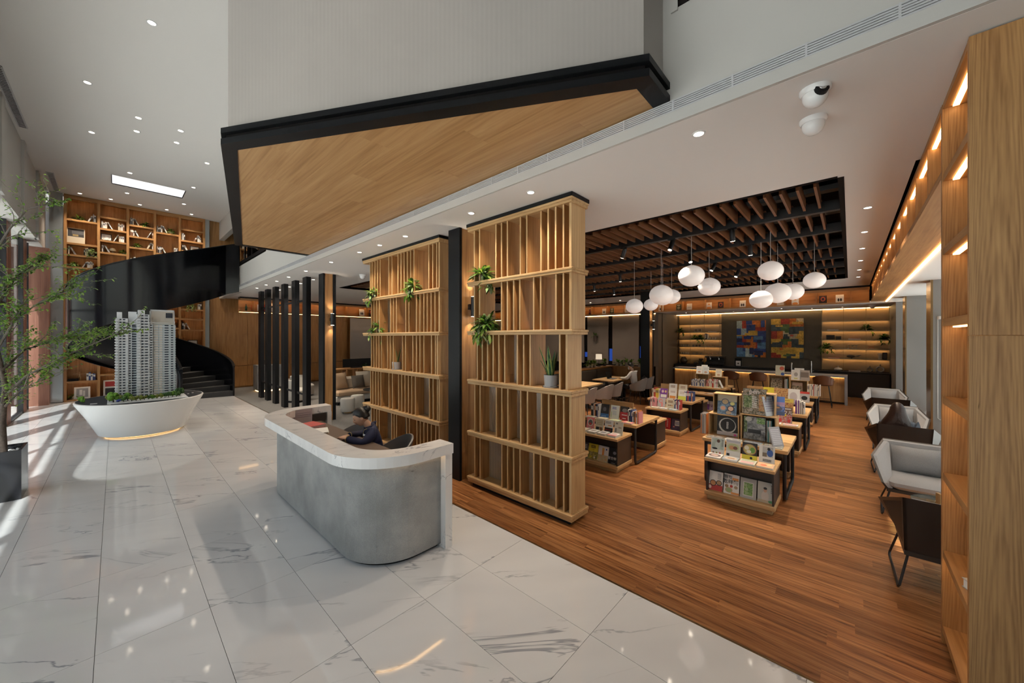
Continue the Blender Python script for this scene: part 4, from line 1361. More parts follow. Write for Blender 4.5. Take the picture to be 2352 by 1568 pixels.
def rail(R, t0, t1, n, top=1.68):
    vs, fs = [], []
    for i in range(n + 1):
        t = t0 + (t1 - t0) * i / n
        a = rad(t)
        z1 = max(zb(t) + top, 1.05)
        for rr, z in ((R + 0.012, z1 - 0.02), (R + 0.012, z1 + 0.015), (R - 0.062, z1 + 0.015), (R - 0.062, z1 - 0.02)):
            vs.append((rr * math.cos(a), rr * math.sin(a), z))
    for i in range(n):
        for k in range(4):
            a, b = i * 4 + k, i * 4 + (k + 1) % 4
            fs.append((a, b, b + 4, a + 4))
    fs += [(3, 2, 1, 0), tuple(n * 4 + k for k in range(4))]
    return MB().add(vs, fs)
rail(RO, -8, 322, 120).build('handrail', st, black_m, smooth=True)
rail(RI + 0.05, -4, 285, 120, top=1.45).build('handrail', st, black_m, smooth=True)
# helical soffit
vs, fs = [], []
N = 110
for i in range(N + 1):
    t = 20 + (330 - 20) * i / N
    a = rad(t)
    z = max(0.02, zb(t) + 0.09)
    vs += [((RO - 0.06) * math.cos(a), (RO - 0.06) * math.sin(a), z), (RI * math.cos(a), RI * math.sin(a), z), (RI * math.cos(a), RI * math.sin(a), z + 0.05), ((RO - 0.06) * math.cos(a), (RO - 0.06) * math.sin(a), z + 0.05)]
for i in range(N):
    for k in range(4):
        a, b = i * 4 + k, i * 4 + (k + 1) % 4
        fs.append((a, b, b + 4, a + 4))
MB().add(vs, fs).build('soffit', st, black_m, smooth=True)
step_m = plain('dark_step_carpet', (0.045, 0.046, 0.048), 0.9, bump=0.3, bscale=200)
NS = 25
for k in range(NS):
    t0 = -7 + 13.5 * k
    z1 = 0.17 * (k + 1)
    pts_o = [((RO - 0.055) * math.cos(rad(t0 + 13.5 * j / 3)), (RO - 0.055) * math.sin(rad(t0 + 13.5 * j / 3))) for j in range(4)]
    pts_i = [(RI + 0.055) and ((RI + 0.055) * math.cos(rad(t0 + 13.5 * j / 3)), (RI + 0.055) * math.sin(rad(t0 + 13.5 * j / 3))) for j in range(4)]
    MB().prism(pts_i[::-1] + pts_o if False else pts_o + pts_i[::-1], max(0.0, z1 - 0.2), z1).build('step', st, step_m)
m = MB(so2)
m.hull([(2.54, 15.70, zb(322)), (2.90, 15.515, zb(322) + 0.1), (2.90, 15.575, zb(322) + 0.1), (2.56, 15.75, zb(322))], [(2.54, 15.70, zb(322) + 1.68), (2.90, 15.515, zb(322) + 1.78), (2.90, 15.575, zb(322) + 1.78), (2.56, 15.75, zb(322) + 1.68)])
m.build('landing_balustrade', st, stair_m)
MB(so2).box(2.2, 2.90, 15.9, 18.6, 4.05, 4.25).build('landing', st, white_m)

# ------------------------------------------------------------------ architectural model on its white stand
ds = thing('display_stand', 'white bowl shaped display stand with dark top and glowing foot', 'display stand', (0.45, 12.1, 0))
m = MB()
n = 48
rings_ = [(0.70, 0.78, 0.0, -0.10, 0.035), (0.72, 0.80, 0.0, -0.10, 0.045), (0.90, 1.0, 0.0, -0.02, 0.43), (1.05, 1.18, 0.0, 0.06, 0.70), (1.07, 1.20, 0, 0.07, 0.75), (1.055, 1.185, 0, 0.07, 0.762), (1.04, 1.17, 0, 0.07, 0.762)]
vs, fs = [], []
for rx, ry, ox, oy, z in rings_:
    for k in range(n):
        a = 2 * PI * k / n
        vs.append((ox + rx * math.cos(a), oy + ry * math.sin(a), z))
for i in range(len(rings_) - 1):
    for k in range(n):
        fs.append((i * n + k, i * n + (k + 1) % n, (i + 1) * n + (k + 1) % n, (i + 1) * n + k))
fs.append(tuple(range(n - 1, -1, -1)))
MB().add(vs, fs).build('bowl', ds, gloss_white, smooth=True)
MB().lathe([(1.0, 0.735), (1.0, 0.757)], (0, 0.07, 0), 48, True, 1.045, 1.175).build('top_plate', ds, plain('dark_blue_grey_top', (0.022, 0.026, 0.033), 0.55, bump=0.02, bscale=300))
MB().lathe([(1.0, 0.0), (1.0, 0.04)], (0, -0.10, 0), 40, True, 0.60, 0.68).build('foot', ds, white_m)
MB().lathe([(0.615, 0.012), (0.615, 0.028), (0.608, 0.03)], (0, -0.10, 0), 48, False, 1.0, 1.12).build('led_ring', ds, led_low)
sm = thing('tower_model', 'architectural model of pale high rise towers with green gardens on white stand', 'building model', (0.5, 12.1, 0.757))
mo = sm.location
conc_w = plain('model_white', (0.62, 0.64, 0.66), 0.5, bump=0.02, bscale=200)
conc_g = plain('model_pale_blue', (0.50, 0.58, 0.62), 0.35, bump=0.02, bscale=200)
conc_c = plain('model_cream', (0.60, 0.56, 0.50), 0.5, bump=0.02, bscale=200)
winm = plain('model_window', (0.05, 0.06, 0.08), 0.2, bump=0.01, bscale=100)
MB(mo).box(-0.12, 1.15, 11.30, 12.75, 0.757, 0.77).build('base_plate', sm, conc_w)
NF = 29
def wing(name, x0, x1, y0, y1, z0, z1, wall, wins, ledge=0.02, balc=None):
    MB(mo).box(x0, x1, y0, y1, z0, z1).build(name, sm, wall)
    f = (z1 - z0) / NF
    m = MB(mo)
    for k in range(NF):
        z = z0 + f * k
        m.box(x0 - 0.006, x1 + 0.006, y0 - ledge, y1 + 0.005, z, z + f * 0.22)
        if balc:
            for (a, b) in balc:
                m.box(a, b, y0 - ledge - 0.03, y0, z, z + f * 0.45)
    o = m.build(name + '_floors', sm, conc_w)
    o['kind'] = 'stuff'
    m = MB(mo)
    for k in range(NF):
        z = z0 + f * k + f * 0.35
        for (a, b) in wins:
            m.box(a, b, y0 - 0.004, y0 + 0.01, z, z + f * 0.42)
    o = m.build(name + '_windows', sm, winm)
    o['kind'] = 'stuff'
wing('left_wing', 0.00, 0.19, 11.95, 12.45, 0.80, 2.58, conc_w, [(0.06, 0.09), (0.11, 0.15)], balc=[(-0.015, 0.04)])
wing('left_core', 0.19, 0.25, 11.98, 12.40, 0.80, 2.44, conc_w, [(0.205, 0.235)])
wing('glass_bay', 0.25, 0.33, 12.03, 12.40, 0.80, 2.42, conc_g, [(0.255, 0.325)])
wing('centre_wing', 0.33, 0.53, 11.88, 12.45, 0.80, 2.68, conc_w, [(0.40, 0.435), (0.455, 0.47), (0.475, 0.505)], balc=[(0.325, 0.385)])
wing('centre_core', 0.53, 0.585, 11.9, 12.40, 0.80, 2.46, conc_w, [(0.545, 0.575)])
wing('right_wing', 0.585, 0.98, 11.95, 12.45, 0.80, 2.46, conc_g, [(0.79, 0.86), (0.9, 0.94)])
m = MB(mo)
f = 1.66 / NF
for k in range(NF):
    z = 0.80 + f * k
    m.box(0.605, 0.68, 11.935, 11.96, z + 0.2 * f, z + 0.75 * f).box(0.70, 0.75, 11.935, 11.96, z + 0.2 * f, z + 0.75 * f)
o = m.build('cream_bays', sm, conc_c)
o['kind'] = 'stuff'
MB(mo).box(0.56, 0.97, 12.10, 12.45, 2.46, 2.79).build('penthouse', sm, conc_c)
MB(mo).box(0.555, 0.975, 12.09, 12.12, 2.775, 2.81).box(0.555, 0.57, 12.09, 12.12, 2.46, 2.8).box(0.96, 0.975, 12.09, 12.12, 2.46, 2.8).build('penthouse_frame', sm, conc_w)
MB(mo).box(0.82, 0.94, 12.08, 12.1, 2.62, 2.74).build('penthouse_window', sm, winm)
MB(mo).box(0.02, 0.10, 12.0, 12.3, 2.58, 2.72).box(0.2, 0.33, 12.05, 12.3, 2.44, 2.74).box(0.35, 0.46, 11.95, 12.3, 2.68, 2.78).build('roof_boxes', sm, conc_w)
MB(mo).box(0.12, 0.30, 11.95, 12.0, 2.47, 2.485).box(0.5, 0.88, 11.93, 11.95, 2.485, 2.5).box(0.53, 0.54, 11.93, 11.95, 2.40, 2.5).build('roof_pergola', sm, conc_w)
rg = random.Random(5)
tree_c = [plain('model_tree_%d' % i, c, 0.9, bump=0.6, bscale=90, var=0.3) for i, c in enumerate([(0.10, 0.22, 0.02), (0.05, 0.11, 0.02), (0.14, 0.17, 0.03), (0.03, 0.08, 0.02)])]
blue_c = plain('model_blue_shrub', (0.03, 0.05, 0.22), 0.9, bump=0.6, bscale=90)
TMESH = []
for v in range(4):
    m = MB().mat(tree_c[v])
    for k in range(9):
        m.ball((rg.uniform(-0.028, 0.028), rg.uniform(-0.028, 0.028), 0.065 + rg.uniform(-0.02, 0.025)), rg.uniform(0.018, 0.03), None, None, 7, 5)
    m.mat(soil_m).tube([(0, 0, 0), (0, 0, 0.05)], 0.006, 5)
    TMESH.append(m.mesh('model_tree'))
spots = [(-0.03, 11.55, 1.9, 0), (-0.09, 11.75, 1.3, 2), (0.12, 11.50, 1.2, 1), (0.18, 11.62, 1.5, 0), (0.06, 11.85, 1.2, 2), (1.04, 11.75, 1.7, 3), (1.08, 12.0, 1.4, 0)] + [(0.24 + 0.066 * k, 11.45 + 0.012 * k + rg.uniform(-0.02, 0.02), rg.uniform(0.85, 1.25), rg.choice([1, 1, 2, 3, 0])) for k in range(12)] + [(-0.05 + 0.12 * k, 12.62, 1.0, 1) for k in range(5)] + [(-0.50, 12.2, 1.1, 0), (-0.47, 12.0, 0.8, 0)]
for (x, y, s, v) in spots:
    o = link('model_tree', TMESH[v], sm, (x - mo.x, y - mo.y, 0.012 if x > -0.2 else 0.0))
    o.scale = (s, s, s)
    o.rotation_euler = (0, 0, rg.uniform(0, 6))
m = MB().mat(blue_c)
for k in range(8):
    m.ball((rg.uniform(-0.035, 0.035), rg.uniform(-0.03, 0.03), 0.03 + rg.uniform(0, 0.035)), 0.022, None, None, 7, 5)
link('model_shrub', m.mesh('model_shrub'), sm, (0.06 - mo.x, 11.42 - mo.y, 0.012))
for k, (x, y) in enumerate([(-0.36, 11.62), (-0.1, 11.25), (0.95, 11.5), (1.2, 12.0), (1.3, 12.15), (0.55, 11.36), (0.62, 11.37), (0.75, 11.4)]):
    MB(mo).box(x, x + (0.1 if k in (0, 2) else 0.035), y, y + 0.025, 0.757, 0.772).build('model_car', sm, gloss_white)

# ------------------------------------------------------------------ lobby tree in its black planter
pl = thing('planter', 'square black planter box filled with pale pebbles at left edge', 'planter', (-1.15, 8.38, 0))
m = MB()
w, h, th = 0.30, 0.655, 0.03
m.box(-w, w, -0.27, -0.27 + th, 0, h).box(-w, w, 0.27 - th, 0.27, 0, h).box(-w, -w + th, -0.27 + th, 0.27 - th, 0, h).box(w - th, w, -0.27 + th, 0.27 - th, 0, h).box(-w + th, w - th, -0.27 + th, 0.27 - th, 0, 0.05)
m.build('box', pl, plain('planter_gloss', (0.016, 0.017, 0.022), 0.10, spec=0.8, bump=0.01, bscale=30))
MB().box(-w + th, w - th, -0.27 + th, 0.27 - th, 0.5, 0.58).build('soil', pl, soil_m)
m = MB().mat(gloss_white)
for k in range(150):
    m.ball((rg.uniform(-w + 0.05, w - 0.05), rg.uniform(-0.22, 0.22), 0.585 + rg.random() * 0.01), rg.uniform(0.012, 0.026), rg.uniform(0.010, 0.02), 0.012, 6, 4)
o = m.build('pebbles', pl)
o['kind'] = 'stuff'
tr = thing('indoor_tree', 'slender leafy tree spreading over the lobby from black planter', 'tree', (-1.15, 8.38, 0.57))
to = tr.location
bark = plain('bark', (0.10, 0.075, 0.06), 0.85, bump=0.5, bscale=40, var=0.3)
bark2 = plain('pale_twig', (0.20, 0.17, 0.15), 0.8, bump=0.3, bscale=40)
rg = random.Random(21)
lm = MB(to)
tw = MB(to).mat(bark2)
def twig(p, d, L, lv, dens=1.0):
    p = Vector(p)
    d = Vector(d).normalized()
    pts = [p.copy()]
    n = 5
    for k in range(n):
        d = (d + Vector((rg.uniform(-0.35, 0.35), rg.uniform(-0.35, 0.35), rg.uniform(-0.22, 0.28)))).normalized()
        p = p + d * (L / n)
        pts.append(p.copy())
        if lv > 0 and rg.random() < 0.75:
            sd = (d + Vector((rg.uniform(-1, 1), rg.uniform(-1, 1), rg.uniform(-0.4, 0.6)))).normalized()
            twig(p, sd, L * rg.uniform(0.4, 0.65), lv - 1, dens)
        if lv <= 1:
            for q in range(int(rg.uniform(2, 4.6) * dens)):
                lm.mat(leaf_ms[rg.choice([1, 1, 3, 3, 0])])
                ld = Vector((rg.uniform(-1, 1), rg.uniform(-1, 1), rg.uniform(-0.5, 0.4)))
                leaf(lm, p + Vector((rg.uniform(-0.02, 0.02),) * 3), ld, rg.uniform(0.026, 0.046), rg.uniform(0.016, 0.026), 0.3)
    r0 = 0.0035 + 0.003 * lv
    tw.tube(pts, [r0 * (1 - 0.75 * i / n) for i in range(n + 1)], 5)
trunk_pts = [(-1.16, 8.38, 0.57), (-1.17, 8.36, 1.0), (-1.15, 8.40, 1.5), (-1.24, 8.45, 2.1), (-1.22, 8.48, 2.8), (-1.30, 8.5, 3.5), (-1.22, 8.52, 4.15)]
trunk_pts = [(x + 0.14, y, z) for x, y, z in trunk_pts]
MB(to).tube(trunk_pts, [0.034, 0.03, 0.027, 0.022, 0.017, 0.012, 0.006], 10).build('trunk', tr, bark, smooth=True)
mains = [[(-1.16, 8.38, 1.35), (-0.95, 8.35, 1.62), (-0.62, 8.30, 1.86), (-0.30, 8.26, 2.04), (0.02, 8.24, 2.22), (0.24, 8.22, 2.46)],
         [(-1.18, 8.40, 1.7), (-0.98, 8.5, 1.98), (-0.70, 8.62, 2.1), (-0.42, 8.7, 2.15)], [(-1.22, 8.44, 2.0), (-1.05, 8.35, 2.4), (-0.80, 8.28, 2.66), (-0.62, 8.25, 2.78)],
         [(-1.22, 8.48, 2.6), (-1.05, 8.45, 3.0), (-0.86, 8.4, 3.2)], [(-1.28, 8.5, 3.2), (-1.12, 8.5, 3.65), (-0.95, 8.48, 3.95), (-0.78, 8.46, 4.05)],
         [(-1.16, 8.38, 1.2), (-1.0, 8.2, 1.42), (-0.82, 8.1, 1.56)], [(-1.2, 8.42, 1.9), (-1.35, 8.3, 2.2), (-1.4, 8.2, 2.6)], [(-1.25, 8.46, 2.9), (-1.38, 8.4, 3.3), (-1.42, 8.4, 3.7)]]
mains = [[(x + 0.14 * (1 - max(0, min(1, (x + 1.2) / 1.4))), y, z) for x, y, z in mm_] for mm_ in mains]
for i, mm_ in enumerate(mains):
    MB(to).tube(mm_, [0.016 * (1 - 0.8 * k / (len(mm_) - 1)) for k in range(len(mm_))], 7).build('branch', tr, bark if i % 2 else bark2, smooth=True)
    for k in range(1, len(mm_) - (1 if i == 0 else 0)):
        a, b = Vector(mm_[k - 1]), Vector(mm_[k])
        for q in range(6 if i in (0, 1, 2, 3) else 4):
            p = a.lerp(b, rg.random())
            d = (b - a).normalized() + Vector((rg.uniform(-0.9, 0.9), rg.uniform(-0.9, 0.9), rg.uniform(-0.35, 0.5)))
            twig(p, d, rg.uniform(0.22, 0.42), 1 if k > 1 else 1, 1.1 if i < 4 else 0.6)
    twig(mm_[-1], Vector(mm_[-1]) - Vector(mm_[-2]), 0.18, 0 if i == 0 else 1, 1.0)
o = tw.build('twigs', tr)
o['kind'] = 'stuff'
o = lm.build('leaves', tr)
o['kind'] = 'stuff'
# ------------------------------------------------------------------ face-out books and magazines
def cover_mesh(w, h, th, bg, shapes):
    m = MB().mat(page_m).box(-w / 2 + 0.003, w / 2 - 0.002, 0.002, th - 0.002, 0.003, h - 0.003)
    m.mat(colm(bg)).box(-w / 2, w / 2, 0, 0.002, 0, h).box(-w / 2, w / 2, th - 0.002, th, 0, h).box(-w / 2, -w / 2 + 0.002, 0.002, th - 0.002, 0, h)
    return m.mesh('cover')
PHOTO = {}
def photom(pal, sc):
    k = (tuple(pal), sc)
    if k not in PHOTO:
        m, nt, b = new_mat('photo_print_%d' % len(PHOTO))
        tc = nd(nt, 'ShaderNodeTexCoord')
        no = nd(nt, 'ShaderNodeTexNoise', Scale=sc, Detail=5.0, Roughness=0.65, Distortion=0.8)
        nt.links.new(tc.outputs['Object'], no.inputs['Vector'])
        n = len(pal)
        r = ramp(nt, no.outputs[0], [(0.34 + 0.32 * i / (n - 1), c) for i, c in enumerate(pal)])
        nt.links.new(r.outputs[0], b.inputs['Base Color'])
        b.inputs['Roughness'].default_value = 0.35
        PHOTO[k] = m
    return PHOTO[k]
P_FOOD = ((0.08, 0.03, 0.015), (0.42, 0.18, 0.06), (0.60, 0.38, 0.16), (0.20, 0.26, 0.06))
P_GREEN = ((0.02, 0.03, 0.015), (0.07, 0.12, 0.03), (0.20, 0.26, 0.08), (0.45, 0.45, 0.36))
P_VEG = ((0.03, 0.07, 0.015), (0.10, 0.24, 0.04), (0.30, 0.45, 0.14), (0.55, 0.62, 0.40))
P_COLL = ((0.015, 0.015, 0.012), (0.08, 0.09, 0.05), (0.24, 0.17, 0.10), (0.45, 0.40, 0.32), (0.10, 0.13, 0.14))
P_GREY = ((0.05, 0.05, 0.055), (0.22, 0.23, 0.24), (0.45, 0.46, 0.46))
P_BLUE = ((0.03, 0.06, 0.22), (0.08, 0.18, 0.5), (0.35, 0.3, 0.5), (0.6, 0.4, 0.35))
P_RED = ((0.12, 0.02, 0.02), (0.45, 0.05, 0.04), (0.6, 0.45, 0.4), (0.06, 0.1, 0.2))
def print_mesh(w, h, shapes):
    m = MB()
    for i, s in enumerate(shapes):
        yo = -0.0006 - 0.0005 * i
        if s[0] == 'r':
            _, u0, v0, u1, v1, c = s
            m.mat(colm(c)).box(-w / 2 + u0 * w, -w / 2 + u1 * w, yo, 0, v0 * h, v1 * h)
        elif s[0] == 'e':
            _, cu, cv, ru, rv, c = s
            n = 16
            pts = [(-w / 2 + (cu + ru * math.cos(2 * PI * k / n)) * w, yo, (cv + rv * math.sin(2 * PI * k / n)) * h) for k in range(n)]
            m.mat(colm(c)).add(pts, [tuple(range(n))])
        elif s[0] == 'n':      # photographic print: mottled colours
            _, u0, v0, u1, v1, pal, sc = s
            m.mat(photom(pal, sc)).box(-w / 2 + u0 * w, -w / 2 + u1 * w, yo, 0, v0 * h, v1 * h)
        elif s[0] == 't':      # lines of type
            _, u0, v0, u1, v1, rows, c = s
            r = random.Random(int(u0 * 99 + v0 * 77 + rows))
            for k in range(rows):
                va = v0 + (v1 - v0) * (k + 0.15) / rows
                vb = v0 + (v1 - v0) * (k + 0.75) / rows
                u = u0
                while u < u1 - 0.02:
                    du = min(r.uniform(0.03, 0.08), u1 - u)
                    m.mat(colm(c)).box(-w / 2 + u * w, -w / 2 + (u + du * 0.8) * w, yo, 0, va * h, vb * h)
                    u += du
    return m.mesh('cover_print')
TEXTS = []
def text(parent, s, u, v, size, col, w, h, yo=-0.006):
    cu = bpy.data.curves.new('cover_title', 'FONT')
    cu.body = s
    cu.size = size
    cu.align_x = 'CENTER'
    cu.align_y = 'CENTER'
    cu.extrude = 0.0004
    cu.offset = size * 0.012
    o = bpy.data.objects.new('title_curve', cu)
    C.objects.link(o)
    TEXTS.append((o, parent, (-w / 2 + u * w, yo, v * h), colm(col)))
def finish_texts():
    dg = bpy.context.evaluated_depsgraph_get()
    for o, parent, loc, mt in TEXTS:
        me = bpy.data.meshes.new_from_object(o.evaluated_get(dg))
        me.materials.clear()
        me.materials.append(mt)
        link('cover_title', me, parent, loc, rot=(PI / 2, 0, 0))
    for o, parent, loc, mt in TEXTS:
        cu = o.data
        bpy.data.objects.remove(o)
        bpy.data.curves.remove(cu)
def display_book(label, x, y, z, w, h, th, bg, shapes, rz=-PI / 2, tilt=0.22, texts=(), name='book', group=None, cat='book', stand=False):
    t = thing(name, label, cat, (x, y, z), 0, group)
    t.rotation_euler = (Matrix.Rotation(rz, 3, 'Z') @ Matrix.Rotation(-tilt, 3, 'X')).to_euler()
    link('cover', cover_mesh(w, h, th, bg, shapes), t)
    if shapes:
        link('cover_print', print_mesh(w, h, shapes), t)
    for tx in texts:
        text(t, tx[0], tx[1], tx[2], tx[3], tx[4], w, h)
    return t
acr_m = glassmat('acrylic', (0.95, 0.97, 0.97))
def flat_book(label, x, y, z, w, h, th, bg, shapes, rz=-PI / 2, group=None):
    """book lying face up; its foot points to the viewer"""
    t = thing('book', label, 'book', (x, y, z), 0, group)
    t.rotation_euler = (Matrix.Rotation(rz, 3, 'Z') @ Matrix.Rotation(-PI / 2, 3, 'X')).to_euler()
    # after the turn the cover (local -y) looks up; local z runs away from the viewer
    t.location = (x, y, z + th)
    link('cover', cover_mesh(w, h, th, bg, shapes), t)
    if shapes:
        link('cover_print', print_mesh(w, h, shapes), t)
    return t

W_, K_, G_, R_, Y_, B_, GR = (0.76, 0.75, 0.72), (0.02, 0.02, 0.022), (0.45, 0.45, 0.44), (0.5, 0.05, 0.04), (0.72, 0.62, 0.05), (0.05, 0.10, 0.32), (0.16, 0.30, 0.08)
CR, BR, OR, PK, PU, TE, SK = (0.66, 0.60, 0.47), (0.25, 0.13, 0.06), (0.72, 0.30, 0.08), (0.75, 0.25, 0.25), (0.20, 0.06, 0.34), (0.25, 0.42, 0.42), (0.62, 0.40, 0.28)

# ------------------------------------------------------------------ display furniture
def make_low_unit():
    t = thing('display_unit', '', 'display shelf')
    MB().cbox(-0.36, 0.36, 0.03, 0.50, 0.0, 0.055, 0.004).build('plinth', t, loak_x)
    MB().cbox(-0.39, 0.39, 0.0, 0.53, 0.055, 0.107, 0.004).build('base_board', t, loak_x)
    for sx in (-1, 1):
        MB().box(sx * 0.365 - 0.01, sx * 0.365 + 0.01, 0.03, 0.52, 0.107, 0.506).build('side_panel', t, dark_m)
    MB().box(-0.355, 0.355, 0.18, 0.2, 0.107, 0.506).build('back_panel', t, dark_m)
    MB().box(-0.355, 0.355, 0.50, 0.52, 0.107, 0.506).build('rear_panel', t, dark_m)
    MB().cbox(-0.39, 0.39, -0.01, 0.53, 0.506, 0.545, 0.004).build('top_board', t, loak_x)
    return t
def make_table():
    t = thing('display_table', '', 'table')
    MB().cbox(-0.51, 0.51, 0, 1.02, 0.63, 0.68, 0.005).build('top', t, loak_x)
    for sx in (-1, 1):
        x = sx * 0.47
        pts = [(x, 0.05, 0.63), (x, 0.05, 0.30), (x, 0.05, 0.10), (x, 0.058, 0.06), (x, 0.075, 0.035), (x, 0.11, 0.025), (x, 0.5, 0.025), (x, 0.88, 0.025), (x, 0.91, 0.035), (x, 0.935, 0.06), (x, 0.945, 0.10), (x, 0.95, 0.3), (x, 0.95, 0.63)]
        MB().tube(pts, 0.022, 8).build('leg_frame', t, blackmet_m, smooth=True)
        for yy in (0.15, 0.86):
            MB().cyl(x, yy, 0.0, 0.008, 0.014, seg=10).build('foot', t, blackmet_m)
    MB().box(-0.45, 0.45, 0.04, 0.06, 0.58, 0.63).box(-0.45, 0.45, 0.94, 0.96, 0.58, 0.63).build('apron', t, blackmet_m)
    return t
lu, tb = make_low_unit(), make_table()
ROWN = {0: 'armchair side row', 1: 'screen side row'}
GRN = ['nearest', 'middle', 'farthest']
first = [True]
groups_xy = {}
for r, yc in ((0, 1.10), (1, 3.13)):
    for k, x0 in enumerate((5.36, 8.28, 11.30)):
        A = -PI / 2
        la = 'low dark display unit in front of %s book table, %s' % (GRN[k], ROWN[r])
        lb_ = 'pale oak book table on black frames, %s in %s' % (GRN[k], ROWN[r])
        lc = 'low dark display unit behind %s book table, %s' % (GRN[k], ROWN[r])
        if first[0]:
            lu.location, lu.rotation_euler, lu['label'] = (x0, yc - 0.05, 0), (0, 0, A), la
            tb.location, tb.rotation_euler, tb['label'] = (x0 + 0.53, yc, 0), (0, 0, A), lb_
            lu['group'] = 'low display units'
            tb['group'] = 'book tables'
            first[0] = False
        else:
            dup(lu, (x0, yc - 0.05, 0), A, la)
            dup(tb, (x0 + 0.53, yc, 0), A, lb_)
        dup(lu, (x0 + 2.10, yc - 0.05, 0), -A, lc)
        groups_xy[(r, k)] = (x0, yc)

def crate(label, x, y, z, w, h, d):
    """open wooden cube, open towards -x"""
    t = thing('wooden_crate', label, 'crate', (x, y, z))
    MB().box(0, d, -w / 2, w / 2, 0, 0.014).build('bottom', t, loak_y)
    MB().box(0, d, -w / 2, w / 2, h - 0.014, h).build('top', t, loak_y)
    MB().box(0, d, -w / 2, -w / 2 + 0.014, 0.014, h - 0.014).build('side', t, loak_z)
    MB().box(0, d, w / 2 - 0.014, w / 2, 0.014, h - 0.014).build('side', t, loak_z)
    MB().box(d - 0.012, d, -w / 2 + 0.014, w / 2 - 0.014, 0.014, h - 0.014).build('back', t, loak_z)
    return t
def board(label, x, y, z, w, h):
    t = thing('display_board', label, 'board', (x, y, z))
    MB().box(0, 0.02, -w / 2, w / 2, 0, h).build('panel', t, loak_y)
    MB().box(0.02, 0.09, -w / 2, -w / 2 + 0.02, 0, h * 0.7).box(0.02, 0.09, w / 2 - 0.02, w / 2, 0, h * 0.7).build('support', t, loak_z)
    return t
N1 = 'on nearest armchair side '
# ---- group T1 (nearest, right)
x0, yc = groups_xy[(0, 0)]
zt, zl, zn = 0.68, 0.545, 0.107
b1 = [('white cookbook with red band and bowls', W_, [('r', 0, 0, 1, 0.3, R_), ('e', .35, .38, .22, .16, K_), ('e', .35, .38, .18, .13, (0.55, 0.25, 0.1)), ('e', .75, .42, .2, .14, K_), ('e', .75, .42, .16, .11, (0.5, 0.3, 0.15)), ('t', .65, .6, .9, .92, 6, (.4, .4, .4)), ('e', .15, .15, .1, .1, (0.8, 0.6, 0.5))], []),
      ('white noodle cookbook with brush lettering', W_, [('r', .55, .72, .95, .84, OR), ('e', .2, .38, .12, .08, (0.3, 0.2, 0.1)), ('e', .5, .4, .1, .07, R_), ('e', .8, .38, .12, .08, (0.4, 0.3, 0.2)), ('e', .35, .2, .24, .14, (0.5, 0.35, 0.2)), ('e', .35, .2, .18, .1, (0.3, 0.4, 0.2)), ('r', .5, .02, 1, .12, OR)], [('我家', .28, .84, .05, K_), ('乾拌麵', .45, .6, .062, K_)]),
      ('grey cookbook with green vegetable tray', (0.40, 0.40, 0.38), [('r', .18, .12, .82, .82, (0.62, 0.63, 0.6)), ('n', .23, .16, .77, .78, P_VEG, 55.0), ('e', .35, .65, .1, .08, (0.3, .42, .2)), ('e', .55, .6, .1, .08, (0.2, .36, .1)), ('e', .4, .45, .1, .08, (0.35, .45, .25)), ('e', .65, .4, .09, .08, (0.16, .3, .08)), ('e', .4, .26, .1, .07, (0.3, .42, .2)), ('e', .62, .24, .1, .07, (0.2, .36, .1))], []),
      ('pale grey book with cook in white shirt', (0.48, 0.49, 0.45), [('e', .45, .3, .22, .28, (0.6, 0.55, 0.5)), ('e', .45, .62, .11, .12, SK), ('e', .45, .7, .11, .06, K_), ('r', .05, 0, .9, .14, (0.5, 0.4, 0.28)), ('t', .78, .5, .92, .92, 5, (0.12, .12, .12)), ('e', .8, .1, .16, .06, (0.1, 0.3, 0.12))], [])]
for i, (lab, bg, sh, tx) in enumerate(b1):
    display_book(lab + ' low in the nearest display unit', x0 + 0.085, yc + 0.23 - 0.188 * i, zn, 0.175, 0.245 if i != 1 else 0.25, 0.014, bg, sh, texts=tx)
b2 = [('white book with green cook photo', W_, [('n', .06, .3, .94, .95, ((0.34, 0.42, 0.36), (0.48, 0.55, 0.48), (0.6, 0.64, 0.58)), 8.0), ('e', .5, .55, .2, .22, (0.55, 0.6, 0.55)), ('e', .55, .8, .12, .1, (0.12, 0.06, 0.04)), ('e', .3, .34, .2, .06, K_), ('e', .2, .1, .06, .05, BR), ('e', .45, .1, .06, .05, (0.3, .3, .1)), ('e', .7, .1, .06, .05, R_), ('t', .8, .5, .92, .92, 5, (.2, .2, .2))]),
      ('white ramen cookbook with green bowl', W_, [('r', .0, .35, 1, .82, (0.62, 0.6, 0.5)), ('e', .5, .58, .42, .22, (0.5, 0.55, 0.3)), ('e', .4, .55, .2, .12, (0.6, 0.3, 0.15)), ('e', .65, .55, .16, .1, (0.2, 0.08, 0.05)), ('r', .0, .84, 1, .97, (0.5, 0.5, 0.55)), ('r', .05, .05, .25, .2, K_)]),
      ('black and yellow hot pot cookbook', K_, [('r', 0, 0, 1, .3, Y_), ('e', .5, .62, .46, .32, (0.30, 0.15, 0.06)), ('e', .5, .62, .4, .28, (0.5, 0.42, 0.15)), ('e', .3, .7, .16, .12, (0.72, 0.68, 0.55)), ('e', .7, .6, .17, .16, (0.12, 0.28, 0.05)), ('e', .45, .5, .16, .09, (0.8, 0.75, 0.62)), ('e', .62, .15, .09, .07, K_)]),
      ('white book with woman in blue photo', W_, [('r', .22, .38, .9, .94, (0.5, 0.5, 0.48)), ('e', .7, .6, .2, .2, (0.05, 0.12, 0.4)), ('e', .62, .82, .1, .08, K_), ('r', .22, .38, .5, .6, (0.2, 0.16, 0.12)), ('t', .25, .12, .8, .26, 2, K_)])]
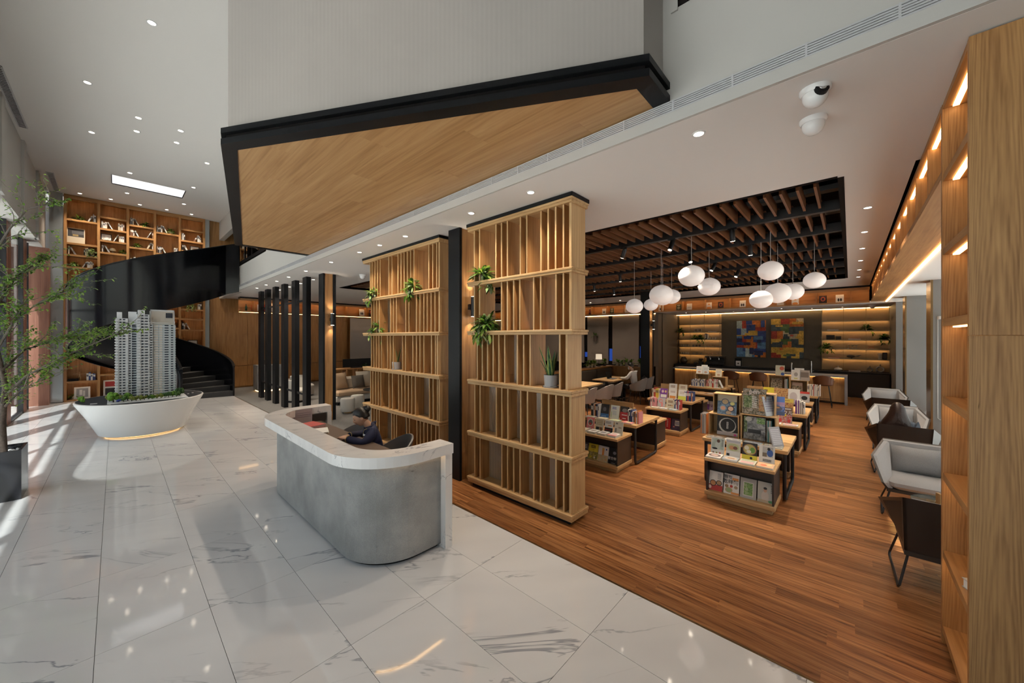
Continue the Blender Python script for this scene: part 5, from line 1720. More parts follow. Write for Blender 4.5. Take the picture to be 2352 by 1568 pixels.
for i, (lab, bg, sh) in enumerate(b2):
    display_book(lab + ' standing on the nearest low display unit', x0 + 0.24, yc + 0.24 - 0.187 * i, zl + 0.004, 0.165, 0.225, 0.015, bg, sh)
b3 = [('plate cover cookbook', (0.62, 0.6, 0.58), [('e', .5, .5, .42, .35, (0.1, 0.06, 0.06)), ('e', .5, .5, .26, .2, (0.5, 0.36, 0.3))]), ('blue grey fish dish cookbook', (0.30, 0.33, 0.36), [('e', .5, .5, .42, .32, (0.55, 0.45, 0.35)), ('r', .3, .4, .75, .6, (0.3, 0.15, 0.06))]),
      ('green and pink cover book', (0.55, 0.55, 0.45), [('r', .1, .1, .9, .5, (0.6, 0.35, 0.35)), ('r', .1, .6, .9, .9, (0.4, 0.45, 0.3))]), ('orange cover cookbook', (0.66, 0.42, 0.25), [('e', .4, .4, .2, .2, (0.7, 0.2, 0.1)), ('e', .7, .6, .18, .18, (0.75, 0.6, 0.3))])]
for i, (lab, bg, sh) in enumerate(b3):
    flat_book(lab + ' lying flat at the front of nearest low display unit', x0 + 0.015, yc + 0.24 - 0.19 * i, zl + 0.001, 0.175, 0.2, 0.022, bg, sh)
crate('left open oak crate on the nearest armchair side table', x0 + 0.75, yc + 0.28, zt, 0.40, 0.33, 0.26)
crate('right open oak crate on the nearest armchair side table', x0 + 0.75, yc - 0.15, zt, 0.42, 0.38, 0.26)
crate('upper oak box behind magazines on the nearest table', x0 + 0.80, yc + 0.25, zt + 0.33, 0.36, 0.30, 0.2)
crate('upper oak box behind white title magazine on nearest table', x0 + 0.82, yc - 0.14, zt + 0.38, 0.40, 0.30, 0.18)
display_book('black magazine with white brush ring in left crate', x0 + 0.79, yc + 0.24, zt + 0.02, 0.27, 0.28, 0.01, K_, [('e', .5, .52, .42, .4, (0.6, 0.6, 0.58)), ('e', .52, .54, .36, .34, K_), ('r', 0, 0, 1, .18, (0.5, 0.48, 0.5)), ('e', .88, .07, .07, .05, (0.7, 0.08, 0.3)), ('t', .46, .35, .56, .72, 6, W_)], tilt=0.12, name='magazine', cat='magazine')
book_row(x0 + 0.77, yc + 0.60, zt, -PI / 2, 8, 'in thin row left of left crate', 'magazines on the nearest table', ['white', 'grey', 'brown', 'white', 'orange'], (0.27, 0.30), (0.008, 0.016), 0.2)
display_book('green garden photograph magazine in right crate', x0 + 0.79, yc - 0.10, zt + 0.02, 0.26, 0.32, 0.01, (0.16, 0.18, 0.16), [('n', 0, .5, 1, 1, P_GREY, 14.0), ('n', 0, .0, 1, .5, P_GREY, 22.0), ('n', 0, .3, .16, 1, P_GREEN, 40.0), ('r', .2, .28, .8, .45, (0.03, 0.03, 0.035)), ('e', .22, .88, .16, .1, (0.6, 0.62, 0.58)), ('n', .6, .72, .98, .97, P_VEG, 45.0)], tilt=0.1, name='magazine', cat='magazine')
book_row(x0 + 0.79, yc - 0.245, zt + 0.015, -PI / 2, 6, 'inside right crate of nearest table', 'magazines on the nearest table', ['white', 'teal', 'grey', 'cream'], (0.29, 0.31), (0.008, 0.014), 0.2)
display_book('magazine with blue bowls of soup above left crate', x0 + 0.76, yc + 0.24, zt + 0.335, 0.25, 0.30, 0.012, (0.10, 0.16, 0.24), [('n', 0, 0, 1, .64, ((0.03, 0.06, 0.11), (0.10, 0.17, 0.27), (0.3, 0.36, 0.42)), 25.0), ('r', 0, .64, 1, 1, (0.50, 0.47, 0.36)), ('e', .4, .62, .2, .15, (0.08, 0.12, 0.2)), ('e', .4, .62, .16, .12, (0.55, 0.42, 0.25)), ('e', .3, .3, .18, .14, (0.2, 0.3, 0.4)), ('e', .3, .3, .13, .1, (0.55, 0.3, 0.2)), ('e', .7, .3, .18, .14, K_), ('e', .7, .3, .14, .11, (0.6, 0.4, 0.3)), ('e', .78, .55, .12, .09, (0.5, 0.5, 0.2)), ('e', .6, .1, .14, .08, (0.4, 0.3, 0.2))], tilt=0.2, name='magazine', cat='magazine')
display_book('dark green magazine with white title above right crate', x0 + 0.76, yc - 0.10, zt + 0.385, 0.28, 0.36, 0.012, (0.06, 0.075, 0.05), [('n', .01, .01, .99, .99, P_COLL, 26.0), ('n', .05, .25, .42, .72, P_GREEN, 30.0), ('n', .70, .15, .98, .8, P_FOOD, 34.0), ('t', .40, .25, .62, .72, 6, (0.7, 0.7, 0.65))], tilt=0.15, texts=[('pen', .5, .88, .085, (0.72, 0.66, 0.64))], name='magazine', cat='magazine')
display_book('magazine with blue dusk mountain lake cover facing the aisle', x0 + 0.93, yc - 0.345, zt + 0.385, 0.18, 0.26, 0.012, (0.10, 0.20, 0.55), [('n', 0, 0, 1, .55, P_BLUE, 18.0), ('r', 0, .55, 1, .7, (0.38, 0.26, 0.45)), ('e', .55, .35, .3, .14, (0.12, 0.14, 0.2)), ('r', 0, 0, 1, .2, (0.08, 0.12, 0.25)), ('e', .5, .4, .2, .04, (0.6, 0.35, 0.2))], rz=-PI / 2 + 0.1, tilt=0.2, name='magazine', cat='magazine')
display_book('pale magazine leaning on the right side of right crate', x0 + 0.80, yc - 0.30, zt + 0.385, 0.17, 0.27, 0.012, (0.45, 0.5, 0.55), [('t', .1, .2, .9, .9, 6, (0.3, 0.3, 0.4))], rz=-PI / 2 + 1.0, tilt=0.25, name='magazine', cat='magazine')
display_book('grey guide book on clear stand at the aisle corner of nearest table', x0 + 0.66, yc - 0.40, zt + 0.01, 0.17, 0.26, 0.015, (0.35, 0.35, 0.38), [('t', .1, .1, .9, .9, 9, (0.6, 0.6, 0.65))], rz=-PI / 2 + 0.95, tilt=0.3)
for i, (lab, bg) in enumerate([('brown', (0.4, 0.3, 0.2)), ('white', W_), ('blue grey', (0.4, 0.45, 0.5)), ('cream', CR)]):
    flat_book('%s magazine lying flat at the front edge of nearest table' % lab, x0 + 0.545, yc + 0.36 - 0.235 * i, zt + 0.001, 0.21, 0.16, 0.012, bg, [('t', .1, .15, .9, .8, 4, (0.3, 0.28, 0.28))])
    t = thing('acrylic_cover', 'clear acrylic block over %s magazine on nearest table' % lab, 'acrylic block', (x0 + 0.545, yc + 0.36 - 0.235 * i, zt + 0.0135))
    MB().box(0, 0.165, -0.11, 0.11, 0, 0.012).build('block', t, acr_m)

# ---- group TL1 (nearest, left, behind the screen)
x0, yc = groups_xy[(1, 0)]
NL = ' on the display unit beside the slatted screen'
b2 = [('salmon pink novel with house emblem', PK, [('e', .5, .58, .36, .3, (0.72, 0.66, 0.58)), ('e', .5, .58, .28, .22, (0.15, 0.14, 0.15)), ('r', .35, .4, .65, .55, R_), ('t', .3, .1, .7, .2, 1, W_)]), ('cream book with gold lettering', CR, [('t', .12, .5, .88, .9, 3, (0.45, 0.36, 0.2)), ('r', .1, .05, .5, .35, K_), ('r', .55, .05, .9, .35, BR)]),
      ('white book with black lower band', W_, [('r', 0, 0, 1, .42, K_), ('t', .1, .72, .75, .9, 2, (0.2, .2, .2)), ('t', .1, .2, .8, .32, 1, R_), ('r', .4, .55, .85, .62, OR)]), ('cream book with scattered dark lettering', (0.70, 0.67, 0.56), [('t', .15, .78, .4, .92, 2, K_), ('t', .5, .5, .85, .62, 2, BR), ('t', .15, .2, .3, .5, 3, K_)])]
for i, (lab, bg, sh) in enumerate(b2):
    display_book(lab + NL, x0 + 0.24, yc + 0.20 - 0.175 * i, zl + 0.004, 0.15, 0.215, 0.016, bg, sh)
for i, (lab, bg, sh) in enumerate([('thick cream', CR, []), ('thick white', W_, [('t', .2, .3, .8, .7, 2, BR)]), ('thick grey', (0.6, 0.6, 0.6), [('t', .2, .3, .8, .7, 2, K_)]), ('pink edged white', W_, [('r', 0, 0, 1, .3, PK), ('t', .2, .5, .8, .8, 2, PK)])]):
    flat_book('%s book lying flat' % lab + NL, x0 + 0.03, yc + 0.24 - 0.185 * i, zl + 0.001, 0.15, 0.19, 0.035, bg, sh)
b1 = [('dark travel book', (0.1, 0.1, 0.12), [('t', .1, .6, .9, .9, 3, W_)], []), ('yellow illustrated city book', Y_, [('t', .25, .72, .75, .9, 2, K_), ('n', 0, .0, 1, .5, ((0.03, 0.03, 0.03), (0.3, 0.28, 0.1), (0.6, 0.5, 0.08), (0.5, 0.5, 0.5)), 40.0), ('e', .3, .14, .1, .06, Y_), ('e', .7, .14, .1, .06, W_)], []),
      ('white book with orange tower drawing', W_, [('r', .38, .3, .58, .8, OR), ('e', .48, .8, .12, .08, (0.7, 0.4, 0.1)), ('n', 0, 0, 1, .42, ((0.55, 0.25, 0.08), (0.6, 0.5, 0.3), (0.3, 0.4, 0.3)), 40.0), ('e', .8, .8, .08, .06, B_)], []),
      ('black night sky book with white title', (0.012, 0.012, 0.016), [('e', .55, .7, .16, .1, (0.25, 0.25, 0.28)), ('r', .3, .05, .7, .07, G_)], [('星空帝國', .5, .34, .05, W_)])]
for i, (lab, bg, sh, tx) in enumerate(b1):
    display_book(lab + ' low in the unit beside the slatted screen', x0 + 0.085, yc + 0.25 - 0.19 * i, zn, 0.18, 0.25, 0.014, bg, sh, texts=tx)
book_row(x0 + 0.66, yc + 0.42, zt, -PI / 2, 7, 'on nearest screen side table', 'spines on the nearest screen side table', ['white', 'navy blue', 'yellow', 'black', 'white', 'cream', 'orange'], (0.22, 0.25), (0.014, 0.026), 0.16)
for i, (lab, bg, sh) in enumerate([('dark book with blue band', K_, [('r', 0, 0, 1, .3, (0.04, 0.14, 0.35)), ('e', .45, .62, .2, .16, (0.12, 0.12, 0.14)), ('t', .1, .08, .7, .16, 1, (0.3, 0.5, 0.8))]), ('pale book with blue lettering and bamboo', (0.62, 0.66, 0.62), [('t', .2, .7, .7, .9, 2, (0.1, 0.12, 0.4)), ('e', .15, .3, .04, .25, (0.35, 0.45, 0.2)), ('t', .3, .3, .75, .6, 4, (0.4, 0.45, 0.5))]),
                                    ('black and red book', (0.36, 0.03, 0.035), [('r', 0, .6, 1, 1, (0.03, 0.03, 0.03)), ('e', .5, .72, .3, .14, (0.2, 0.2, 0.2)), ('t', .2, .35, .8, .45, 1, W_), ('t', .3, .12, .7, .2, 1, W_)])]):
    display_book(lab + ' facing out on nearest screen side table', x0 + 0.70, yc + 0.17 - 0.19 * i, zt + 0.01, 0.165, 0.245, 0.02, bg, sh)
book_row(x0 + 0.66, yc - 0.30, zt, -PI / 2, 10, 'at right of nearest screen side table', 'spines on the nearest screen side table', ['green', 'teal', 'navy blue', 'white', 'black', 'pink', 'black', 'orange', 'navy blue', 'navy blue'], (0.19, 0.22), (0.014, 0.024), 0.16, seed=4)
board('pale wood back board on nearest screen side table', x0 + 0.92, yc + 0.03, zt, 0.62, 0.30)
for i, (lab, bg) in enumerate([('white', W_), ('cream', CR), ('green and pink', (0.4, 0.5, 0.35)), ('pink and yellow', PK)]):
    flat_book('%s book lying flat on the front of screen side table' % lab, x0 + 0.535, yc + 0.38 - 0.24 * i, zt + 0.001, 0.17, 0.14, 0.02, bg, [('e', .5, .5, .3, .3, (0.6, 0.55, 0.3))])
# ---- group TL2 (middle, left)
x0, yc = groups_xy[(1, 1)]
book_row(x0 + 0.16, yc + 0.29, zl, -PI / 2, 5, 'on middle screen side low unit', 'spines on the middle screen side unit', ['navy blue', 'white', 'pink', 'purple', 'black'], (0.2, 0.23), (0.016, 0.03), 0.14)
display_book('grey book with pink squiggle on middle screen side unit', x0 + 0.22, yc + 0.06, zl + 0.004, 0.17, 0.22, 0.016, (0.5, 0.5, 0.52), [('e', .4, .65, .25, .22, PK), ('e', .42, .65, .14, .13, (0.5, 0.5, 0.52)), ('r', .5, .1, .7, .5, PK)])
display_book('cream book with four brown icons on middle screen side unit', x0 + 0.22, yc - 0.14, zl + 0.004, 0.18, 0.23, 0.016, CR, [('e', .3, .3, .09, .06, BR), ('e', .5, .3, .09, .06, BR), ('e', .7, .3, .09, .06, OR), ('t', .2, .55, .8, .8, 2, BR), ('e', .88, .93, .07, .05, R_)])
book_row(x0 + 0.16, yc - 0.26, zl, -PI / 2, 6, 'at right end of middle screen side low unit', 'spines on the middle screen side unit', ['teal', 'navy blue', 'white', 'red', 'navy blue'], (0.18, 0.22), (0.014, 0.026), 0.14, seed=3)
for i, (lab, bg) in enumerate([('cream', CR), ('white', W_), ('pale blue', (0.45, 0.55, 0.6))]):
    flat_book('%s book lying flat on middle screen side unit' % lab, x0 + 0.02, yc + 0.15 - 0.2 * i, zl + 0.001, 0.16, 0.15, 0.02, bg, [('t', .2, .3, .8, .7, 2, G_)])
for i, (lab, bg, sh) in enumerate([('white', W_, [('t', .3, .1, .5, .9, 3, B_)]), ('red', (0.55, 0.03, 0.04), [('t', .55, .2, .7, .9, 5, W_), ('t', .1, .05, .5, .15, 1, W_)]), ('dark blue flower', (0.08, 0.06, 0.12), [('r', .4, .4, .95, .85, W_), ('e', .3, .3, .1, .06, PK), ('t', .45, .5, .9, .75, 3, B_)])]):
    display_book('%s book low in the middle screen side unit' % lab, x0 + 0.085, yc + 0.10 - 0.2 * i, zn, 0.18, 0.25, 0.014, bg, sh)
board('pale wood back board on middle screen side table', x0 + 0.95, yc + 0.03, zt, 0.62, 0.33)
book_row(x0 + 0.70, yc + 0.46, zt, -PI / 2, 9, 'at left of middle screen side table', 'spines on the middle screen side table', ['white', 'cream', 'yellow', 'red', 'white', 'grey'], (0.21, 0.25), (0.014, 0.026), 0.15)
for i, (lab, bg, sh) in enumerate([('purple portrait', PU, [('e', .35, .7, .16, .14, (0.75, 0.6, 0.6)), ('e', .75, .7, .13, .12, (0.75, 0.55, 0.3)), ('r', .1, .1, .9, .4, W_)]), ('white titled', W_, [('t', .2, .65, .8, .85, 2, (0.4, 0.3, 0.3)), ('r', .1, .1, .9, .35, OR)]), ('white and lime', W_, [('r', 0, 0, 1, .4, (0.6, 0.65, 0.1)), ('t', .2, .6, .8, .85, 2, (0.5, 0.45, 0.4))])]):
    display_book('%s book facing out on middle screen side table' % lab, x0 + 0.66, yc + 0.17 - 0.21 * i, zt + 0.01, 0.17, 0.24, 0.018, bg, sh)
for i, (lab, bg) in enumerate([('white front', W_), ('cream front', CR)]):
    display_book('%s book in the back row of middle screen side table' % lab, x0 + 0.84, yc + 0.02 - 0.23 * i, zt + 0.12, 0.18, 0.24, 0.018, bg, [('t', .2, .6, .8, .85, 2, BR)])
book_row(x0 + 0.70, yc - 0.27, zt, -PI / 2, 11, 'at right of middle screen side table', 'spines on the middle screen side table', ['white', 'orange', 'white', 'red', 'navy blue', 'navy blue', 'cream'], (0.2, 0.24), (0.013, 0.024), 0.15, seed=5)
# ---- group TL3 (farthest, left)
x0, yc = groups_xy[(1, 2)]
crate('left oak crate on farthest screen side table', x0 + 0.85, yc + 0.2, zt, 0.38, 0.36, 0.26)
crate('right oak crate on farthest screen side table', x0 + 0.85, yc - 0.27, zt, 0.36, 0.30, 0.26)
for i, (lab, dy, zz, bg) in enumerate([('pale sketch', 0.28, 0.36, W_), ('pale blue', 0.10, 0.36, (0.6, 0.64, 0.66)), ('cream illustrated', -0.25, 0.30, (0.72, 0.66, 0.5)), ('rear white', 0.16, 0.40, W_)]):
    display_book('%s book on top of crates of farthest screen side table' % lab, x0 + 0.88 + (0.08 if i == 3 else 0), yc + dy, zt + zz + 0.002, 0.17, 0.23, 0.015, bg, [('t', .15, .5, .85, .85, 3, G_), ('e', .5, .25, .25, .12, (0.5, 0.3, 0.2))], tilt=0.2)
book_row(x0 + 0.64, yc + 0.44, zt, -PI / 2, 17, 'in row on farthest screen side table', 'spines on the farthest screen side table', ['white', 'cream', 'white', 'orange', 'navy blue', 'grey', 'white', 'black'], (0.19, 0.24), (0.014, 0.026), 0.15)
book_row(x0 + 0.64, yc + 0.02, zt, -PI / 2, 17, 'in right row on farthest screen side table', 'spines on the farthest screen side table', ['white', 'cream', 'white', 'pink', 'white', 'red', 'white'], (0.2, 0.24), (0.014, 0.024), 0.15, lean_last=True, seed=2)
for i, (lab, bg) in enumerate([('cream', CR), ('yellow green', (0.6, 0.62, 0.2)), ('white', W_)]):
    flat_book('%s book lying flat on farthest screen side table' % lab, x0 + 0.54, yc + 0.2 - 0.25 * i, zt + 0.001, 0.17, 0.09, 0.015, bg, [])
for i, (lab, bg) in enumerate([('purple monster', PU), ('white purple', (0.5, 0.4, 0.6))]):
    display_book('%s book low in farthest screen side unit' % lab, x0 + 0.085, yc - 0.1 - 0.2 * i, zn, 0.19, 0.25, 0.014, bg, [('r', 0, .65, 1, 1, (0.7, 0.68, 0.72)), ('e', .3, .4, .06, .05, K_), ('e', .6, .3, .06, .05, K_)])
flat_book('brown photo book lying on farthest screen side low unit', x0 + 0.1, yc - 0.2, zl + 0.001, 0.25, 0.2, 0.012, BR, [('e', .5, .5, .3, .3, W_)])
# ---- group T2 (middle, right)
x0, yc = groups_xy[(0, 1)]
board('pale wood board with photo strip on middle armchair side table', x0 + 0.90, yc + 0.15, zt + 0.0, 0.74, 0.44)
book_row(x0 + 0.66, yc + 0.45, zt, -PI / 2, 8, 'at left of middle armchair side table', 'spines on the middle armchair side table', ['white', 'cream', 'grey', 'pink', 'brown'], (0.24, 0.3), (0.014, 0.026), 0.16)
for i, (lab, w, bg, sh) in enumerate([('yellow cover', .19, Y_, [('t', .1, .2, .4, .9, 3, BR)]), ('brown mosaic cover', .23, (0.3, 0.2, 0.12), [('n', 0, 0, 1, 1, P_FOOD, 40.0), ('t', .2, .25, .8, .4, 1, W_)]), ('white lace cover', .2, W_, [('e', .5, .5, .3, .3, (0.55, 0.5, 0.5))])]):
    display_book('%s magazine on middle armchair side table' % lab, x0 + 0.74, yc + 0.12 - 0.2 * i, zt + 0.16, w, 0.30, 0.012, bg, sh, name='magazine', cat='magazine')
display_book('red japanese travel magazine with white title', x0 + 0.20, yc - 0.20, zl + 0.01, 0.22, 0.29, 0.012, (0.16, 0.10, 0.08), [('t', .05, .86, .95, .97, 1, W_), ('n', 0, 0, 1, .54, P_RED, 40.0), ('r', .1, .05, .3, .26, (0.55, 0.05, 0.05)), ('r', .7, .05, .9, .26, (0.55, 0.05, 0.05)), ('e', .5, .5, .12, .08, (0.75, 0.6, 0.05))], texts=[('ソウル', .5, .66, .085, W_)], name='magazine', cat='magazine')
display_book('brown food magazine with yellow masthead', x0 + 0.60, yc - 0.18, zt + 0.01, 0.23, 0.27, 0.012, (0.3, 0.16, 0.09), [('n', 0, 0, 1, .72, P_FOOD, 30.0), ('r', 0, .72, 1, 1, (0.68, 0.55, 0.12)), ('t', .25, .82, .75, .9, 1, BR)], name='magazine', cat='magazine')
for i, (lab, bg) in enumerate([('pink', (0.6, 0.45, 0.5)), ('white', W_), ('pale', (0.6, 0.6, 0.58))]):
    flat_book('%s magazine lying on the middle armchair side unit' % lab, x0 + 0.02 + 0.0 * i, yc + 0.2 - 0.25 * i, zl + 0.001, 0.22, 0.16, 0.012, bg, [('t', .1, .1, .9, .9, 4, PK)])
book_row(x0 + 0.64, yc - 0.32, zt, -PI / 2, 9, 'at right of middle armchair side table', 'spines on the middle armchair side table', ['white', 'grey', 'white', 'purple', 'white'], (0.22, 0.27), (0.01, 0.02), 0.18, seed=8)
# ---- group T3 (farthest, right)
x0, yc = groups_xy[(0, 2)]
crate('left oak crate on farthest armchair side table', x0 + 0.72, yc + 0.30, zt, 0.46, 0.46, 0.26)
crate('right oak crate on farthest armchair side table', x0 + 0.72, yc - 0.12, zt, 0.36, 0.36, 0.26)
for i, (lab, dy, zz, bg, sh) in enumerate([('green floral', 0.28, 0.46, (0.55, 0.56, 0.45), [('e', .7, .7, .25, .2, (0.5, 0.12, 0.08)), ('e', .8, .15, .2, .15, B_)]), ('white portrait', -0.06, 0.36, W_, [('e', .5, .55, .2, .2, (0.4, 0.38, 0.36)), ('t', .3, .1, .7, .25, 1, Y_)]), ('grey stone', -0.24, 0.36, (0.4, 0.36, 0.33), [('r', .1, .3, .9, .8, (0.2, 0.17, 0.15))]), ('rear white', -0.12, 0.40, W_, [])]):
    display_book('%s book on top of crates of farthest armchair side table' % lab, x0 + 0.74 + (0.08 if i == 3 else 0), yc + dy, zt + zz + 0.002, 0.2, 0.27, 0.015, bg, sh)
display_book('brown photograph book inside left far crate', x0 + 0.76, yc + 0.36, zt + 0.02, 0.26, 0.36, 0.012, (0.25, 0.2, 0.15), [('n', .04, .04, .96, .96, P_COLL, 30.0)])
display_book('pink beige photograph book inside right far crate', x0 + 0.76, yc - 0.08, zt + 0.02, 0.22, 0.28, 0.012, (0.5, 0.4, 0.36), [('n', .04, .04, .96, .7, P_COLL, 30.0)])
book_row(x0 + 0.74, yc + 0.18, zt + 0.015, -PI / 2, 5, 'inside left far crate', 'spines on the farthest armchair side table', ['white', 'grey', 'teal'], (0.33, 0.38), (0.01, 0.018), 0.18)
book_row(x0 + 0.64, yc - 0.30, zt, -PI / 2, 15, 'in row on farthest armchair side table', 'spines on the farthest armchair side table', ['white', 'white', 'cream', 'black', 'white', 'red', 'grey', 'green'], (0.24, 0.32), (0.012, 0.022), 0.16, seed=6)
for i, (lab, bg, sh) in enumerate([('white', W_, [('t', .1, .5, .9, .9, 3, G_)]), ('grey red', (0.45, 0.45, 0.47), [('r', 0, .8, 1, 1, R_), ('e', .5, .4, .3, .2, K_)])]):
    display_book('%s magazine on the unit before farthest armchair side table' % lab, x0 + 0.22, yc - 0.02 - 0.25 * i, zl + 0.01, 0.2, 0.26, 0.012, bg, sh, name='magazine', cat='magazine')

# ------------------------------------------------------------------ armchairs by the window
fabric_m = plain('light_grey_fabric', (0.40, 0.40, 0.41), 0.9, bump=0.35, bscale=260, sheen=0.2, var=0.1)
pillow_m = plain('grey_pillow', (0.34, 0.34, 0.345), 0.92, bump=0.4, bscale=200, var=0.12)
shell_m = plain('dark_brown_leather', (0.032, 0.026, 0.023), 0.42, bump=0.08, bscale=180)
def soft_box(m, x0, x1, y0, y1, z0, z1, b=0.04):
    n = 5
    m.cbox(x0, x1, y0, y1, z0, z1, b)
    return m
def armchair(label, x, y, rz):
    t = thing('armchair', label, 'armchair', (x, y, 0), rz, 'armchairs along the window')
    def wingp(s, off, ins=0.0):
        y_ = lambda v: s * (v - off)
        return [(-0.40 + ins, y_(0.30), 0.80 - ins * 0.5), (0.0, y_(0.43), 0.64 - ins * 0.3), (0.27 - ins, y_(0.345), 0.385), (0.26, y_(0.30), 0.315 + ins), (-0.27 + ins, y_(0.28), 0.29 + ins)]
    bp = lambda ins: [(-0.40 + ins, 0.30, 0.80 - ins * 0.3), (-0.27 + ins, 0.28, 0.29), (-0.27 + ins, -0.28, 0.29), (-0.40 + ins, -0.30, 0.80 - ins * 0.3)]
    sh = MB()
    for s in (1, -1):
        p = wingp(s, 0.0)
        q = wingp(s, 0.022)
        sh.hull(p if s > 0 else p[::-1], q if s > 0 else q[::-1])
    sh.hull(bp(0), bp(0.025))
    sh.hull([(-0.28, 0.28, 0.27), (0.27, 0.30, 0.29), (0.27, -0.30, 0.29), (-0.28, -0.28, 0.27)], [(-0.28, 0.28, 0.31), (0.27, 0.30, 0.33), (0.27, -0.30, 0.33), (-0.28, -0.28, 0.31)])
    sh.build('shell', t, shell_m)
    li = MB()
    for s in (1, -1):
        p = wingp(s, 0.0225, 0.004)
        q = wingp(s, 0.055, 0.02)
        li.hull(p if s > 0 else p[::-1], q if s > 0 else q[::-1])
    li.hull(bp(0.026), bp(0.06))
    li.build('lining', t, fabric_m)
    o = MB().cbox(-0.25, 0.30, -0.275, 0.275, 0.33, 0.45, 0.04).build('seat_cushion', t, fabric_m, smooth=True)
    # back pillow, puffed
    m = MB()
    N_, M_ = 8, 6
    vs, fs = [], []
    for side in (0, 1):
        for i in range(N_ + 1):
            for j in range(M_ + 1):
                u, v = i / N_ * 2 - 1, j / M_ * 2 - 1
                puff = 0.085 * (1 - u ** 4) * (1 - v ** 4) + 0.006
                vs.append(((puff if side else -puff), u * 0.235 * (1 - 0.05 * (1 - v * v)), v * 0.165 * (1 - 0.06 * (1 - u * u))))
    W2 = (M_ + 1)
    n1_ = (N_ + 1) * W2
    for i in range(N_):
        for j in range(M_):
            a = i * W2 + j
            fs.append((a, a + 1, a + W2 + 1, a + W2))
            fs.append((n1_ + a, n1_ + a + W2, n1_ + a + W2 + 1, n1_ + a + 1))
    for i in range(N_):
        for j in (0, M_):
            a = i * W2 + j
            fs.append((a, a + W2, n1_ + a + W2, n1_ + a))
    for j in range(M_):
        for i in (0, N_):
            a = i * W2 + j
            fs.append((a, a + 1, n1_ + a + 1, n1_ + a))
    m.T = Matrix.Translation((-0.205, 0, 0.60)) @ Matrix.Rotation(-0.24, 4, 'Y')
    m.add(vs, fs)
    m.build('back_pillow', t, pillow_m, smooth=True)
    for s in (1, -1):
        y_ = s * 0.30
        MB().tube([(0.24, s * 0.27, 0.30), (0.30, s * 0.335, 0.03), (0.28, s * 0.34, 0.011), (0.24, s * 0.34, 0.011), (-0.34, s * 0.32, 0.011), (-0.36, s * 0.315, 0.03), (-0.22, s * 0.25, 0.28)], 0.0095, 7).build('leg', t, blackmet_m, smooth=True)
    return t
AY = -0.625
armchair('nearest grey armchair seen from behind, dark leather shell', 4.92, AY, 0.0)
armchair('grey armchair facing us across the glass side table', 6.62, AY + 0.0, PI)
armchair('grey armchair seen from behind with the long haired person in it', 8.55, AY + 0.02, 0.0)
armchair('grey armchair facing the long haired person', 10.2, AY - 0.04, PI)
armchair('dark backed armchair turned to the farthest one', 12.0, AY - 0.03, 0.0)
armchair('farthest grey armchair facing us by the bar end', 13.55, AY - 0.03, PI)
t = thing('side_table', 'round glass side table with wooden legs between near armchairs', 'table', (5.74, -0.72, 0))
MB().lathe([(0.25, 0.44), (0.25, 0.452)], (0, 0, 0), 32).build('glass_top', t, glassmat('green_glass', (0.78, 0.90, 0.86)))
for k in range(3):
    a = 2 * PI * k / 3 + 0.5
    MB().tube([(0.20 * math.cos(a), 0.20 * math.sin(a), 0.0), (0.10 * math.cos(a), 0.10 * math.sin(a), 0.44)], 0.018, 8).build('leg', t, loak_z, smooth=True)
t = thing('menu_holder', 'small wooden menu block on the glass side table', 'menu stand', (5.62, -0.66, 0.4525), 0.5)
MB().cbox(-0.03, 0.03, -0.012, 0.012, 0, 0.13, 0.003).build('block', t, loak_z)
MB().box(-0.035, 0.035, -0.03, 0.03, 0, 0.008).build('foot', t, loak_z)

# ------------------------------------------------------------------ pendant globes
PEND = [(7.06, 0.93, 3.21, 0.174), (7.6, 1.137, 2.81, 0.175), (8.6, 1.02, 3.0, 0.219), (9.93, 0.91, 3.14, 0.2), (8.85, 0.49, 3.22, 0.171), (7.64, 3.44, 2.83, 0.181), (9.31, 3.75, 2.99, 0.174), (7.2, 2.7, 2.98, 0.219), (8.3, 3.08, 3.06, 0.219), (9.03, 3.14, 3.13, 0.2), (6.6, 1.97, 3.19, 0.204), (8.0, 2.057, 3.16, 0.2)]
PL_ = ['highest globe of the right cluster', 'lowest left globe of the right cluster', 'largest globe in the middle of the right cluster', 'far globe behind the middle of the right cluster', 'rightmost globe of the right cluster', 'lowest leftmost globe of the left cluster', 'small far globe of the left cluster', 'large globe in the middle of the left cluster', 'globe hidden behind the large one of the left cluster', 'far small globe right of the middle of the left cluster', 'highest large globe of the left cluster', 'rightmost globe of the left cluster']
for (x, y, z, r), lab in zip(PEND, PL_):
    t = thing('pendant_lamp', 'opal glass pendant lamp, ' + lab, 'pendant lamp', (x, y, z), 0, 'opal globe pendants')
    MB().ball((0, 0, 0), r, r, r * 0.86, 32, 18).build('globe', t, globe_m, smooth=True)
    MB().lathe([(0.05, r * 0.84), (0.05, r * 0.88), (0.012, r * 0.9), (0.012, r * 0.95)], (0, 0, 0), 16).build('cap', t, chrome_m)
    MB().tube([(0, 0, r * 0.9), (0, 0, 3.98 - z)], 0.0045, 6).build('cord', t, colm((0.5, 0.5, 0.5)))
